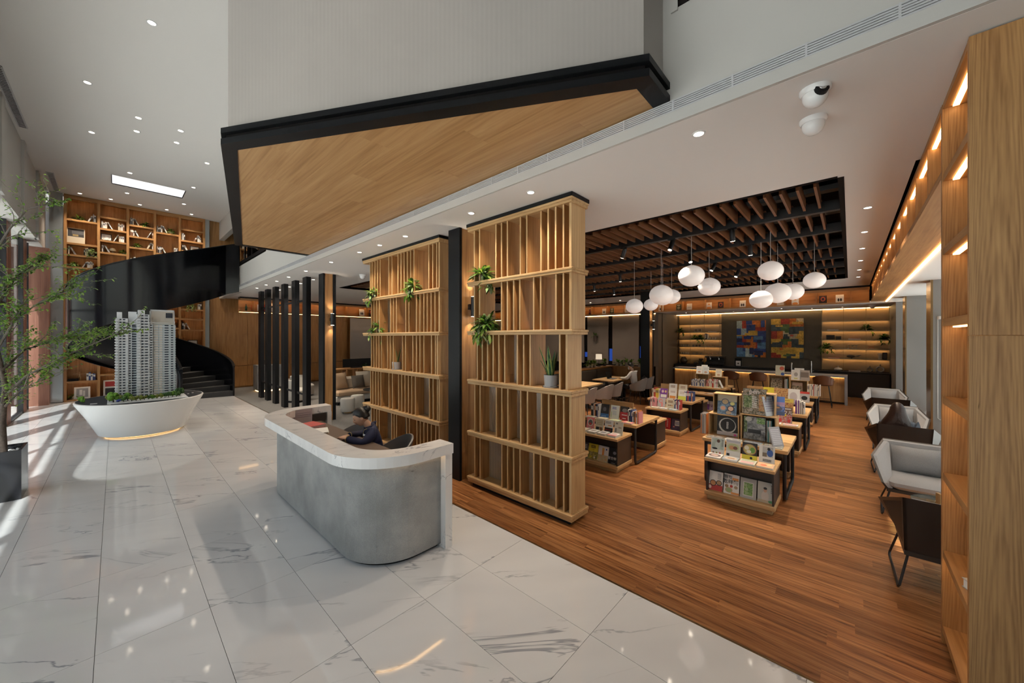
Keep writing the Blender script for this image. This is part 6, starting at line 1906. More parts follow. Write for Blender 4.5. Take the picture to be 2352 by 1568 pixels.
# ------------------------------------------------------------------ track spotlights under the beams
for i, (bx, y, a) in enumerate([(6.33, 3.05, 0.5), (6.33, 2.2, 0.2), (6.33, 1.31, 0.0), (7.62, 2.3, -0.2), (7.62, 1.3, 0.0), (8.91, 2.2, 0.4), (8.91, 4.4, 0.1), (10.2, 2.0, 0.3), (10.2, 1.2, 0.4), (7.62, 5.2, 0.2), (8.91, 6.6, 0.2), (11.49, 3.2, 0.2), (10.2, 5.9, 0.1), (8.91, 5.6, 0.1), (11.49, 5.9, 0.0), (6.33, 5.4, 0.2)]):  # those over the booth and laptop tables are added to brighten the booths
    t = thing('track_spotlight', '', 'spotlight', (bx, y, 3.80), 0, 'black track spotlights')
    t['label'] = 'small black track spotlight %s under the slat ceiling' % ['left on nearest beam', 'middle on nearest beam', 'right on nearest beam', 'left on second beam', 'right on second beam', 'near pendants on third beam', 'left end of third beam', 'left on fourth beam', 'right on fourth beam', 'far left on second beam', 'far left on third beam', 'on the fifth beam', 'added over booth tables on fourth beam', 'added over booth tables on third beam', 'added over the laptop table', 'far left on nearest beam'][i]
    MB().box(-0.018, 0.018, -0.06, 0.06, -0.02, 0).build('adapter', t, blackmet_m)
    MB().tube([(0, 0, -0.02), (0, 0, -0.07)], 0.01, 8).build('stem', t, blackmet_m)
    m = MB()
    m.T = Matrix.Translation((0, 0, -0.09)) @ Matrix.Rotation(a, 4, 'X') @ Matrix.Rotation(0.3 * (1 if i % 2 else -1), 4, 'Y')
    m.lathe([(0.035, -0.10), (0.038, -0.09), (0.038, 0.07), (0.03, 0.08)], (0, 0, 0), 16)
    m.build('head', t, blackmet_m, smooth=True)
    m2 = MB()
    m2.T = m.T
    m2.lathe([(0.03, -0.104), (0.03, -0.099)], (0, 0, 0), 14)
    m2.build('lens', t, lamp_m)
    s = spot('beam_light', (0, 0, -0.2), 210, size=62, direction=(0.15 * (1 if i % 2 else -1), -math.sin(a) * 0.6, -1), r=0.03)
    s.parent = t
# ------------------------------------------------------------------ bar
bar = thing('bar_island', 'grey topped bar island with wood front and lit underside', 'bar counter', (16.1, 2.7, 0))
o_ = bar.location
stone_m = plain('grey_stone_top', (0.30, 0.31, 0.33), 0.35, bump=0.02, bscale=60, var=0.08)
MB(o_).box(15.70, 16.45, 0.06, 5.4, 0.87, 0.92).build('counter_top', bar, stone_m)
MB(o_).box(15.70, 16.45, 0.06, 0.13, 0.0, 0.87).build('end_panel', bar, stone_m)
y = 0.13
while y < 5.3:
    MB(o_).box(15.90, 15.93, y + 0.003, min(y + 0.88, 5.4) - 0.003, 0.06, 0.87).build('front_panel', bar, loak_z)
    y += 0.88
MB(o_).box(15.93, 16.40, 0.13, 5.4, 0.0, 0.86).build('carcass', bar, dark_m)
MB(o_).box(15.86, 15.885, 0.14, 5.38, 0.855, 0.868).build('led_strip', bar, led_m)
bk = thing('back_counter', 'dark counter running along the bar wall', 'counter', (18.3, 2.4, 0))
o_ = bk.location
MB(o_).box(18.0, 18.62, -1.0, 6.1, 0.0, 0.86).build('cabinet', bk, dark_m)
MB(o_).box(17.97, 18.63, -1.02, 6.12, 0.86, 0.90).build('worktop', bk, black_m)
k = 0
while k < 8:
    MB(o_).box(17.985, 18.0, -0.98 + 0.88 * k, -0.98 + 0.88 * k + 0.87, 0.06, 0.84).build('door', bk, dark_m)
    k += 1
back_lit = plain('bronze_back_panel', (0.36, 0.25, 0.135), 0.4, bump=0.02, bscale=80)
def lit_shelves(label, y0, y1, posts):
    t = thing('lit_shelving', label, 'shelving', (18.5, (y0 + y1) / 2, 0.9))
    o = t.location
    MB(o).box(18.61, 18.645, y0, y1, 0.92, 3.2).build('back_panel', t, back_lit)
    for z in (2.78, 2.41, 2.07, 1.73, 1.37):
        MB(o).box(18.32, 18.61, y0, y1, z - 0.018, z).build('shelf', t, brass_m)
        MB(o).box(18.535, 18.55, y0 + 0.02, y1 - 0.02, z - 0.026, z - 0.019).build('led_strip', t, led_shelf)
        MB(o).box(18.515, 18.525, y0, y1, z - 0.04, z - 0.018).build('led_baffle', t, brass_m)
    for y in posts:
        MB(o).box(18.33, 18.35, y - 0.008, y + 0.008, 0.90, 3.23).build('post', t, brass_m)
    return t
lit_shelves('left set of glowing bronze shelves behind the bar', 4.28, 6.1, (4.3, 4.92, 5.52, 6.09))
lit_shelves('right set of glowing bronze shelves behind the bar', -1.02, 0.80, (0.79, 0.18, -0.42, -1.01))
# things on the lit shelves
SN = {2.41: 'second', 2.07: 'third', 1.73: 'fourth', 1.37: 'fifth', 0.902: 'counter below', 2.78: 'top'}
def tumbler(x, y, z, lab, r=0.035, h=0.09, col=(0.55, 0.5, 0.42)):
    t = thing('glass_cup', lab, 'glass', (x, y, z), 0, 'cups on the lit shelves')
    MB().lathe([(r * 0.8, 0), (r, h), (r * 0.9, h), (r * 0.72, 0.01)], (0, 0, 0), 12, False).build('body', t, colm(col, 0.2), smooth=True)
    MB().lathe([(r * 0.8, 0), (r * 0.8, 0.01)], (0, 0, 0), 12).build('base', t, colm(col, 0.2))
for z, ys_, col, nm in [(1.73, [5.95, 5.85, 5.75, 5.65], (0.55, 0.48, 0.35), 'row of clear cups left on'), (1.73, [5.42, 5.28, 5.14], (0.12, 0.10, 0.09), 'dark cup mid'), (1.73, [4.80, 4.66, 4.50, 4.38], (0.45, 0.28, 0.16), 'amber cup right on'),
                    (1.40, [5.95, 5.85, 5.75, 5.65], (0.55, 0.48, 0.35), 'lower clear cup left on'), (1.40, [5.42, 5.26, 5.08], (0.3, 0.25, 0.2), 'lower grey cup mid'), (1.40, [4.78, 4.62, 4.44], (0.5, 0.32, 0.2), 'lower amber cup right on'), (2.07, [4.72, 4.60, 4.48], (0.6, 0.55, 0.45), 'stem glass')]:
    zz = z if z != 1.40 else 1.37
    for i, yv in enumerate(ys_):
        tumbler(18.45, yv, zz, '%s %s left lit shelf, %s from left' % (nm, SN[zz], ORD[i]), 0.04, 0.085, col)
for i, yv in enumerate([0.05, -0.06, -0.17]):
    t = thing('cocktail_glass', 'cocktail glass on the right lit shelves, %s from left' % ORD[i], 'glass', (18.45, yv, 1.731), 0, 'cups on the lit shelves')
    MB().lathe([(0.035, 0), (0.035, 0.006), (0.005, 0.01), (0.005, 0.09)], (0, 0, 0), 12).build('stem', t, colm((0.6, 0.56, 0.45), 0.2))
    MB().lathe([(0.006, 0.09), (0.055, 0.15), (0.05, 0.15), (0.004, 0.094)], (0, 0, 0), 12, False).build('bowl', t, colm((0.6, 0.56, 0.45), 0.2))
for lab, y, z, seed, hang in [('bushy plant at left of second lit shelf', 6.0, 2.41, 1, 3), ('bushy plant in the middle of third left lit shelf', 5.35, 2.07, 2, 4), ('second bushy plant on third left lit shelf', 5.12, 2.07, 3, 3), ('spiky fern on second right lit shelf', -0.45, 2.41, 4, 1), ('spiky fern at right end of third lit shelf', -0.88, 2.07, 5, 3), ('trailing plant at left end of right lit shelves', 0.66, 1.73, 6, 8)]:
    plant('shelf_plant', lab, 18.44, y, z, ((0.05, 0.04, 0.035), 0.05, 0.06), r=0.15, n=70, L=0.19, w=0.05, seed=seed, hang=hang, mats=leaf_ms[:3])
def lie_books(lab, y, z, cols, w=0.26):
    for i, c in enumerate(cols):
        t = thing('book', '%s, %s from bottom' % (lab, ORD[i]), 'book', (18.46, y, z + 0.026 * i), PI / 2, 'stacked books on the lit shelves')
        MB().box(-w / 2, w / 2, -0.09, 0.09, 0.003, 0.021).build('pages', t, page_m)
        MB().box(-w / 2 - 0.003, w / 2 + 0.003, -0.093, 0.093, 0, 0.003).box(-w / 2 - 0.003, w / 2 + 0.003, -0.093, 0.093, 0.021, 0.024).build('cover', t, colm(BOOKCOL[c]))
lie_books('flat book on second left lit shelf', 4.6, 2.41, ['brown'], 0.34)
lie_books('flat book on second right lit shelf', 0.48, 2.41, ['orange', 'cream'], 0.32)
lie_books('flat book on third right lit shelf', -0.12, 2.07, ['brown', 'red'], 0.34)
lie_books('flat book on fifth right lit shelf', 0.45, 1.37, ['red'], 0.32)
lie_books('flat book under the fifth right lit shelf', -0.12, 0.902, ['brown', 'brown'], 0.32)
def box_item(name, lab, cat, y, z, w, h, d, col, lid=None):
    t = thing(name, lab, cat, (18.45, y, z), -PI / 2)
    MB().cbox(-w / 2, w / 2, -d / 2, d / 2, 0, h, 0.006).build('body', t, colm(col))
    if lid:
        MB().box(-w * 0.4, w * 0.4, -d / 2 - 0.003, -d / 2, h * 0.15, h * 0.85).build('face', t, colm(lid))
    return t
t = box_item('cube_ornament', 'left white ring ornament on second left lit shelf', 'ornament', 5.30, 2.41, 0.15, 0.16, 0.06, (0.6, 0.52, 0.38), (0.28, 0.2, 0.12))
t = box_item('cube_ornament', 'right white ring ornament on second left lit shelf', 'ornament', 5.13, 2.41, 0.15, 0.16, 0.06, (0.6, 0.52, 0.38), (0.28, 0.2, 0.12))
box_item('binder', 'black binder on third left lit shelf', 'binder', 4.87, 2.07, 0.05, 0.27, 0.18, (0.03, 0.03, 0.03), (0.5, 0.5, 0.5))
box_item('binder', 'white binder on third left lit shelf', 'binder', 4.80, 2.07, 0.05, 0.25, 0.18, (0.6, 0.58, 0.52), (0.4, 0.4, 0.4))
box_item('dark_frame', 'larger dark photo block on third right lit shelf', 'ornament', 0.55, 2.07, 0.24, 0.18, 0.06, (0.06, 0.045, 0.035), (0.03, 0.025, 0.02))
box_item('dark_frame', 'smaller dark photo block on third right lit shelf', 'ornament', 0.32, 2.07, 0.15, 0.13, 0.05, (0.06, 0.045, 0.035), (0.03, 0.025, 0.02))
box_item('binder', 'pale file on fifth right lit shelf', 'binder', -0.78, 1.37, 0.10, 0.22, 0.18, (0.55, 0.48, 0.36), (0.4, 0.35, 0.28))
box_item('binder', 'black file on fifth right lit shelf', 'binder', -0.90, 1.37, 0.11, 0.25, 0.18, (0.03, 0.03, 0.03), (0.08, 0.07, 0.06))
t = thing('fish_sculpture', 'dark leaf shaped sculpture on fifth right lit shelf', 'sculpture', (18.45, -0.08, 1.37))
MB().ball((0, 0.06, 0.09), 0.04, 0.12, 0.05, 14, 8).build('body', t, colm((0.05, 0.035, 0.025), 0.3), smooth=True)
MB().add([(0, -0.04, 0.10), (0, -0.22, 0.15), (0, -0.14, 0.09), (0.015, -0.04, 0.09), (0.012, -0.22, 0.14), (0.012, -0.14, 0.08)], [(0, 1, 2), (3, 5, 4), (0, 3, 4, 1), (1, 4, 5, 2), (2, 5, 3, 0)]).build('tail', t, colm((0.05, 0.035, 0.025), 0.3))
MB().box(-0.02, 0.02, 0.02, 0.06, 0, 0.05).build('foot', t, colm((0.05, 0.035, 0.025), 0.3))
t = thing('star_ornament', 'red and white crossed ornament on fourth right lit shelf', 'ornament', (18.45, -0.55, 1.73))
MB().tube([(0, -0.09, 0.02), (0, 0.09, 0.13)], 0.008, 6).tube([(0, 0.09, 0.02), (0, -0.09, 0.13)], 0.008, 6).build('bars', t, colm((0.55, 0.15, 0.08)))
MB().box(-0.05, 0.05, -0.15, 0.15, 0, 0.015).build('base', t, colm((0.55, 0.5, 0.4)))
t = thing('white_bowl', 'pale squat jar with thin neck on the back counter', 'jar', (18.40, 0.33, 0.905))
MB().lathe([(0.08, 0), (0.12, 0.05), (0.10, 0.1), (0.02, 0.12), (0.012, 0.17)], (0, 0, 0), 18).build('body', t, colm((0.6, 0.55, 0.48), 0.3), smooth=True)
MB().lathe([(0.015, 0.17), (0.015, 0.185)], (0, 0, 0), 10).build('stopper', t, colm((0.6, 0.55, 0.48), 0.3))
for i, (y, s, lab) in enumerate([(-0.52, 0.85, 'smaller'), (-0.78, 1.1, 'larger')]):
    t = thing('ring_decanter', '%s ring shaped chrome decanter on the back counter' % lab, 'decanter', (18.40, y, 0.905))
    pts = [(0, 0.09 * s * math.cos(2 * PI * k / 8 + PI / 8), 0.105 * s + 0.09 * s * math.sin(2 * PI * k / 8 + PI / 8)) for k in range(8)]
    MB().tube(pts, 0.018 * s, 8, closed=True).build('ring', t, chrome_m, smooth=True)
    MB().tube([(0, 0, 0.2 * s), (0, 0, 0.24 * s)], 0.012 * s, 8).build('neck', t, chrome_m)
    MB().ball((0, 0, 0.255 * s), 0.018 * s, None, None, 10, 6).build('stopper', t, chrome_m, smooth=True)
# espresso machine, grinder, jars, faucets
t = thing('espresso_machine', 'black two group coffee machine on the left back counter', 'coffee machine', (18.3, 4.45, 0.905), -PI / 2)
MB().cbox(-0.36, 0.36, -0.2, 0.22, 0.05, 0.16, 0.01).build('base', t, blackmet_m)
MB().cbox(-0.36, 0.36, -0.02, 0.22, 0.16, 0.41, 0.01).build('body', t, blackmet_m)
MB().cbox(-0.38, 0.38, -0.22, 0.22, 0.34, 0.42, 0.015).build('head', t, shell_m)
for sx in (-0.17, 0.17):
    MB().cyl(sx, -0.13, 0.26, 0.34, 0.035).build('group_head', t, chrome_m)
    MB().cyl(sx, -0.225, 0.36, 0.39, 0.02).build('gauge', t, chrome_m)
for sx in (-0.3, 0.3):
    for sy in (-0.15, 0.15):
        MB().cyl(sx, sy, 0, 0.05, 0.02).build('foot', t, blackmet_m)
t = thing('jar', 'round dark glass terrarium bowl on the left back counter', 'jar', (18.3, 5.80, 0.905))
MB().lathe([(0.07, 0), (0.15, 0.1), (0.16, 0.18), (0.1, 0.3), (0.07, 0.33)], (0, 0, 0), 20).build('bowl', t, colm((0.08, 0.05, 0.03), 0.15), smooth=True)
MB().lathe([(0.075, 0.33), (0.075, 0.35)], (0, 0, 0), 16).build('rim', t, brass_m)
t = thing('coffee_grinder', 'black coffee grinder beside the coffee machine', 'grinder', (18.3, 5.05, 0.905))
MB().cbox(-0.08, 0.08, -0.1, 0.1, 0, 0.16, 0.01).build('body', t, blackmet_m)
MB().lathe([(0.05, 0.16), (0.09, 0.26), (0.09, 0.28)], (0, 0, 0), 14).build('hopper', t, colm((0.06, 0.05, 0.05), 0.2))
t = thing('coffee_grinder', 'low black scale box left of the coffee grinder', 'scale', (18.3, 5.28, 0.905))
MB().cbox(-0.08, 0.08, -0.07, 0.07, 0, 0.1, 0.01).build('body', t, blackmet_m)
MB().box(-0.06, 0.06, -0.05, 0.05, 0.1, 0.106).build('plate', t, chrome_m)
t = thing('sign_stand', 'black sign stand with white card beside the coffee machine', 'sign', (18.25, 3.55, 0.905), -PI / 2)
MB().box(-0.13, 0.13, 0, 0.02, 0, 0.36).build('board', t, black_m)
MB().box(-0.09, 0.09, -0.004, 0, 0.03, 0.24).build('card', t, colm((0.6, 0.6, 0.6)))
MB().box(-0.03, 0.03, -0.006, -0.004, 0.10, 0.16).build('print', t, colm((0.05, 0.05, 0.05)))
for i, (y, h, lab) in enumerate([(1.52, 0.33, 'shorter'), (0.98, 0.42, 'taller')]):
    t = thing('tap', '%s chrome bar tap on the island' % lab, 'tap', (16.2, y, 0.92))
    MB().cyl(0, 0, 0, 0.03, 0.03).build('base', t, chrome_m)
    MB().tube([(0, 0, 0.03), (0, 0, h * 0.92), (0.01, 0, h), (0.05, 0, h + 0.01), (0.12, 0, h), (0.13, 0, h - 0.04)] if i == 0 else [(0, 0, 0.03), (0, 0, h)], 0.018, 10).build('spout', t, chrome_m, smooth=True)
    MB().tube([(0, -0.02, 0.08), (0, -0.07, 0.1)], 0.007, 8).build('lever', t, chrome_m)
# bar stools
tan_m = plain('cognac_leather', (0.16, 0.060, 0.024), 0.42, bump=0.1, bscale=150)
def stool():
    t = thing('bar_stool', '', 'bar stool', (0, 0, 0), 0, 'bar stools')
    vs, fs = [], []
    n = 18
    prof = [(0.0, 0.66), (0.17, 0.66), (0.215, 0.70), (0.235, 0.76)]
    # tub seat: back taller (local -x is the back)
    m = MB()
    for ring_i in range(6):
        for k in range(n):
            a = 2 * PI * k / n
            back = 0.5 - 0.5 * math.cos(a)          # 1 at -x
            H = 0.09 + 0.20 * back ** 1.5
            r_, z_ = [(0.02, 0.655), (0.17, 0.66), (0.215, 0.69), (0.225, 0.69 + H * 0.6), (0.235, 0.69 + H), (0.215, 0.69 + H)][ring_i]
            vs.append((r_ * math.cos(a), r_ * 1.12 * math.sin(a), z_))
    inner = [(0.2, 0.72), (0.15, 0.70), (0.02, 0.70)]
    for ring_i, (r_, z_) in enumerate(inner):
        for k in range(n):
            a = 2 * PI * k / n
            vs.append((r_ * math.cos(a), r_ * 1.12 * math.sin(a), z_))
    R_n = 9
    for i in range(R_n - 1):
        for k in range(n):
            fs.append((i * n + k, i * n + (k + 1) % n, (i + 1) * n + (k + 1) % n, (i + 1) * n + k))
    fs += [tuple(range(n - 1, -1, -1)), tuple((R_n - 1) * n + k for k in range(n))]
    MB().add(vs, fs).build('seat', t, tan_m, smooth=True)
    for sx in (-1, 1):
        for sy in (-1, 1):
            MB().tube([(sx * 0.13, sy * 0.13, 0.66), (sx * 0.2, sy * 0.21, 0.0)], 0.01, 7).build('leg', t, blackmet_m)
    MB().tube([(sx * 0.187, sy * 0.194, 0.13 + 0.09) for sx, sy in ((-1, -1), (1, -1), (1, 1), (-1, 1))], 0.008, 6, closed=True).build('foot_ring', t, blackmet_m)
    return t
s0 = stool()
s0.location, s0['label'] = (15.0, 0.62, 0), 'cognac leather bar stool nearest the island end'
dup(s0, (15.0, 2.33, 0), 0.1, 'cognac leather bar stool in the middle of the island')
dup(s0, (15.0, 3.14, 0), -0.1, 'cognac leather bar stool at left of the island')
# paintings
def painting(label, y0, y1, z0, z1, seed, pal):
    t = thing('abstract_painting', label, 'painting', (18.6, (y0 + y1) / 2, z0))
    o = t.location
    MB(o).box(18.615, 18.648, y0, y1, z0, z1).build('canvas', t, colm((0.3, 0.25, 0.2)))
    r = random.Random(seed)
    m = MB(o)
    cells = []
    def split(a, b, c, d, lv):
        if lv == 0 or (b - a) < 0.1 or (d - c) < 0.1:
            cells.append((a, b, c, d))
            return
        f_ = r.uniform(0.32, 0.68)
        if (b - a) * r.uniform(0.6, 1.5) > (d - c):
            k = a + (b - a) * f_
            split(a, k, c, d, lv - 1)
            split(k, b, c, d, lv - 1)
        else:
            k = c + (d - c) * f_
            split(a, b, c, k, lv - 1)
            split(a, b, k, d, lv - 1)
    split(y0, y1, z0, z1, 5)
    for i, (a, b, c, d) in enumerate(cells):
        m.mat(PAINTM[r.choice(pal)]).box(18.611 - 0.0008 * (i % 4), 18.615, a, b, c, d)
    for i in range(16):
        a, c = r.uniform(y0, y1 - 0.2), r.uniform(z0, z1 - 0.15)
        w_, h_ = r.uniform(0.1, 0.4), r.uniform(0.04, 0.3)
        m.mat(PAINTM[r.choice(pal)]).box(18.6075 - 0.0006 * i, 18.615, a, min(a + w_, y1), c, min(c + h_, z1))
    o2 = m.build('paint_patches', t)
    o2['kind'] = 'stuff'
    return t
PAINTM = {}
for nm, c in [('blue', (0.03, 0.07, 0.26)), ('deep', (0.015, 0.025, 0.10)), ('sky', (0.10, 0.24, 0.45)), ('red', (0.42, 0.045, 0.02)), ('orange', (0.62, 0.17, 0.02)), ('yellow', (0.68, 0.42, 0.06)), ('black', (0.02, 0.02, 0.025)), ('cream', (0.6, 0.5, 0.3)), ('green', (0.12, 0.20, 0.06)), ('slate', (0.06, 0.09, 0.10)), ('pale', (0.4, 0.5, 0.5))]:
    m_, nt, b_ = new_mat('paint_' + nm)
    tc = nd(nt, 'ShaderNodeTexCoord')
    n1 = nd(nt, 'ShaderNodeTexNoise', Scale=9.0, Detail=6.0, Roughness=0.7, Distortion=1.0)
    nt.links.new(tc.outputs['Object'], n1.inputs['Vector'])
    r_ = ramp(nt, n1.outputs[0], [(0.3, tuple(v * 0.45 for v in c)), (0.52, c), (0.72, tuple(min(1, v * 1.5 + 0.02) for v in c))])
    nt.links.new(r_.outputs[0], b_.inputs['Base Color'])
    b_.inputs['Roughness'].default_value = 0.5
    PAINTM[nm] = m_
painting('abstract painting of blue and red blocks on the bar wall', 2.61, 3.68, 1.31, 2.88, 4, ['blue', 'blue', 'deep', 'sky', 'red', 'orange', 'yellow', 'blue', 'black', 'pale'])
painting('abstract painting of yellow and orange blocks on the bar wall', 1.36, 2.43, 1.31, 2.92, 9, ['yellow', 'orange', 'yellow', 'red', 'slate', 'cream', 'green', 'orange', 'yellow', 'slate'])

# ------------------------------------------------------------------ books on the hung shelves
r_ = random.Random(3)
designs = [('white figure', W_, [('e', .35, .35, .12, .2, K_), ('e', .65, .35, .12, .2, K_)]), ('black cover with red ring', (0.04, 0.02, 0.02), [('e', .5, .55, .3, .3, (0.45, 0.08, 0.04)), ('e', .5, .55, .18, .18, (0.04, 0.02, 0.02))]), ('white cover with orange bowl', W_, [('e', .5, .15, .4, .18, OR), ('r', .35, .6, .65, .8, OR)]), ('plain white', (0.66, 0.64, 0.6), [('r', .2, .3, .8, .5, (0.5, 0.48, 0.45))]), ('dark green', (0.05, 0.06, 0.03), [('e', .5, .4, .3, .25, (0.3, 0.3, 0.2)), ('t', .2, .75, .8, .9, 1, W_)])]
y = 0.25
i = 0
while y < 13.5:
    nm, bg, sh = designs[i % 5]
    display_book('%s display book, %s from right on far hung shelf' % (nm, ORD[min(i, 19)]), 16.10, y, 3.297, 0.20, 0.26, 0.02, bg, sh, tilt=0.1, group='display books on the far hung shelf')
    y += 0.74 if i % 2 else 0.42
    i += 1
    if i > 19:
        break
x = 3.75
i = 0
items = ['bottle', 'bottle', 'candle', 'vase', 'frame']
t = thing('bottle', 'dark green bottle at left end of lounge hung shelf', 'bottle', (3.62, 18.12, 3.245))
MB().lathe([(0.04, 0), (0.04, 0.16), (0.015, 0.2), (0.015, 0.25)], (0, 0, 0), 12).build('body', t, colm((0.03, 0.08, 0.05), 0.15), smooth=True)
MB().lathe([(0.017, 0.25), (0.017, 0.27)], (0, 0, 0), 10).build('cap', t, colm((0.1, 0.05, 0.03)))
t = thing('candlestick', 'thin red candlestick on lounge hung shelf', 'candle', (3.80, 18.12, 3.245))
MB().cyl(0, 0, 0, 0.02, 0.03).build('base', t, colm((0.3, 0.05, 0.03)))
MB().cyl(0, 0, 0.02, 0.24, 0.012).build('stick', t, colm((0.4, 0.06, 0.03)))
t = thing('candlestick', 'white pillar candle on lounge hung shelf', 'candle', (4.02, 18.12, 3.245))
MB().cyl(0, 0, 0, 0.015, 0.035).build('base', t, colm((0.5, 0.5, 0.5)))
MB().cyl(0, 0, 0.015, 0.28, 0.022).build('pillar', t, colm((0.7, 0.7, 0.68)))
t = thing('vase', 'round red vase on lounge hung shelf', 'vase', (4.32, 18.14, 3.245))
MB().lathe([(0.05, 0), (0.10, 0.1), (0.10, 0.2), (0.05, 0.3), (0.035, 0.33)], (0, 0, 0), 18).build('body', t, colm((0.6, 0.04, 0.02), 0.2), smooth=True)
MB().lathe([(0.06, 0), (0.06, 0.012)], (0, 0, 0), 14).build('foot', t, colm((0.4, 0.02, 0.02), 0.3))
display_book('white framed photo card on lounge hung shelf', 4.68, 18.12, 3.247, 0.32, 0.36, 0.02, W_, [('r', .2, .5, .8, .8, (0.4, 0.15, 0.1)), ('r', .2, .2, .8, .4, (0.5, 0.48, 0.45))], rz=0.0, tilt=0.1, name='photo_card', cat='picture')
display_book('red and white poster book on lounge hung shelf', 7.0, 18.12, 3.247, 0.34, 0.36, 0.02, (0.45, 0.02, 0.03), [('e', .5, .6, .3, .2, W_), ('r', .2, .4, .6, .55, (0.6, 0.5, 0.3)), ('r', .15, .05, .5, .2, (0.05, 0.02, 0.02))], rz=0.0, tilt=0.1)
for i, x in enumerate([8.45, 8.95, 9.42, 9.95, 10.5]):
    nm, bg, sh = designs[[0, 1, 3, 4, 2][i]]
    display_book('%s display book, %s from left on lounge hung shelf' % (nm, ORD[i]), x, 18.12, 3.247, 0.26, 0.33, 0.02, bg, sh, rz=0.0, tilt=0.1)

# ------------------------------------------------------------------ booths
bench_m = plain('brown_bench_leather', (0.075, 0.058, 0.046), 0.5, bump=0.05, bscale=120)
bn = thing('booth_bench', 'long brown leather booth bench with wood ledge behind the tables', 'bench', (11.4, 6.9, 0))
o_ = bn.location
for k in range(4):
    xa = 8.6 + 1.22 * k
    MB(o_).cbox(xa + 0.005, xa + 1.215, 6.50, 7.0, 0.30, 0.46, 0.02).build('seat_cushion', bn, bench_m)
    MB(o_).cbox(xa + 0.005, xa + 1.215, 6.98, 7.10, 0.46, 0.95, 0.02).build('back_cushion', bn, bench_m)
MB(o_).box(8.6, 13.48, 6.56, 7.1, 0.0, 0.30).build('base', bn, boak_x)
MB(o_).box(8.6, 13.7, 7.02, 7.34, 0.98, 1.025).build('ledge', bn, boak_x)
MB(o_).box(8.6, 13.7, 7.10, 7.32, 0.0, 0.98).build('rear_panel', bn, boak_z)
pt = thing('booth_partition', 'wood partition with plant ledge closing the booth', 'partition', (13.65, 6.4, 0))
o_ = pt.location
for k in range(2):
    MB(o_).box(13.52, 13.55, 5.70 + 0.66 * k, 5.70 + 0.66 * k + 0.655, 0, 0.98).build('panel', pt, boak_z)
MB(o_).box(13.55, 13.75, 5.70, 7.02, 0, 0.98).build('core', pt, boak_z)
MB(o_).box(13.48, 13.80, 5.68, 7.0, 0.98, 1.025).build('ledge', pt, boak_y)
for i, (x, y, lab, pot, kind) in enumerate([(11.95, 7.18, 'first small pot plant from left on booth ledge', (0.42, 0.33, 0.25), 0), (12.2, 7.18, 'second small pot plant from left on booth ledge', (0.42, 0.33, 0.25), 0), (12.42, 7.18, 'third small pot plant from left on booth ledge', (0.42, 0.33, 0.25), 0), (13.2, 7.18, 'dark leafed plant in black pot on booth ledge', (0.03, 0.03, 0.03), 1),
                        (13.64, 6.85, 'first pot plant on the booth partition', (0.5, 0.42, 0.32), 0), (13.64, 6.68, 'second pot plant on the booth partition', (0.5, 0.42, 0.32), 0), (13.64, 6.46, 'third pot plant on the booth partition', (0.5, 0.42, 0.32), 1), (13.64, 6.28, 'fourth pot plant on the booth partition', (0.5, 0.42, 0.32), 0), (13.64, 5.92, 'fifth pot plant on the booth partition', (0.5, 0.42, 0.32), 1), (13.64, 5.76, 'last pot plant on the booth partition by the column', (0.5, 0.42, 0.32), 0)]):
    plant('ledge_plant', lab, x, y, 1.026, (pot, 0.075, 0.14), r=0.10, n=45, L=0.17, w=0.045, seed=40 + i, mats=[leaf_ms[1], leaf_ms[3], leaf_ms[0]], flat=1.2 if kind else 0.9, droop=0.3)
def ledge_lamp(lab, x, y):
    t = thing('table_lamp', lab, 'lamp', (x, y, 1.026))
    MB().cyl(0, 0, 0, 0.02, 0.07).build('base', t, blackmet_m)
    MB().cyl(0, 0, 0.02, 0.30, 0.009, seg=8).build('stem', t, blackmet_m)
    MB().lathe([(0.125, 0.28), (0.115, 0.48)], (0, 0, 0), 20, False).build('shade', t, emis('lamp_shade_%d' % int(x * 10), (1.0, 0.80, 0.58), 0.55, base=(0.7, 0.62, 0.5)), smooth=True)
ledge_lamp('small white shade lamp on the booth ledge', 12.75, 7.18)
ledge_lamp('white shade lamp on booth ledge beside the slatted screen', 11.2, 7.18)
def cafe_table(lab, x0, x1, y0, y1):
    t = thing('cafe_table', lab, 'table', ((x0 + x1) / 2, (y0 + y1) / 2, 0))
    o = t.location
    MB(o).cbox(x0, x1, y0, y1, 0.70, 0.74, 0.005).build('top', t, loak_x)
    for xx in (x0 + 0.25, x1 - 0.25):
        MB(o).box(xx - 0.03, xx + 0.03, (y0 + y1) / 2 - 0.03, (y0 + y1) / 2 + 0.03, 0.02, 0.70).build('leg', t, blackmet_m)
        MB(o).box(xx - 0.2, xx + 0.2, (y0 + y1) / 2 - 0.25, (y0 + y1) / 2 + 0.25, 0, 0.02).build('foot_plate', t, blackmet_m)
cafe_table('near oak booth table beside the slatted screen', 8.75, 10.25, 5.62, 6.42)
cafe_table('oak booth table with the laptop', 10.95, 12.4, 5.62, 6.42)
shell_g = plain('pale_grey_shell', (0.36, 0.35, 0.34), 0.6, bump=0.03, bscale=120)
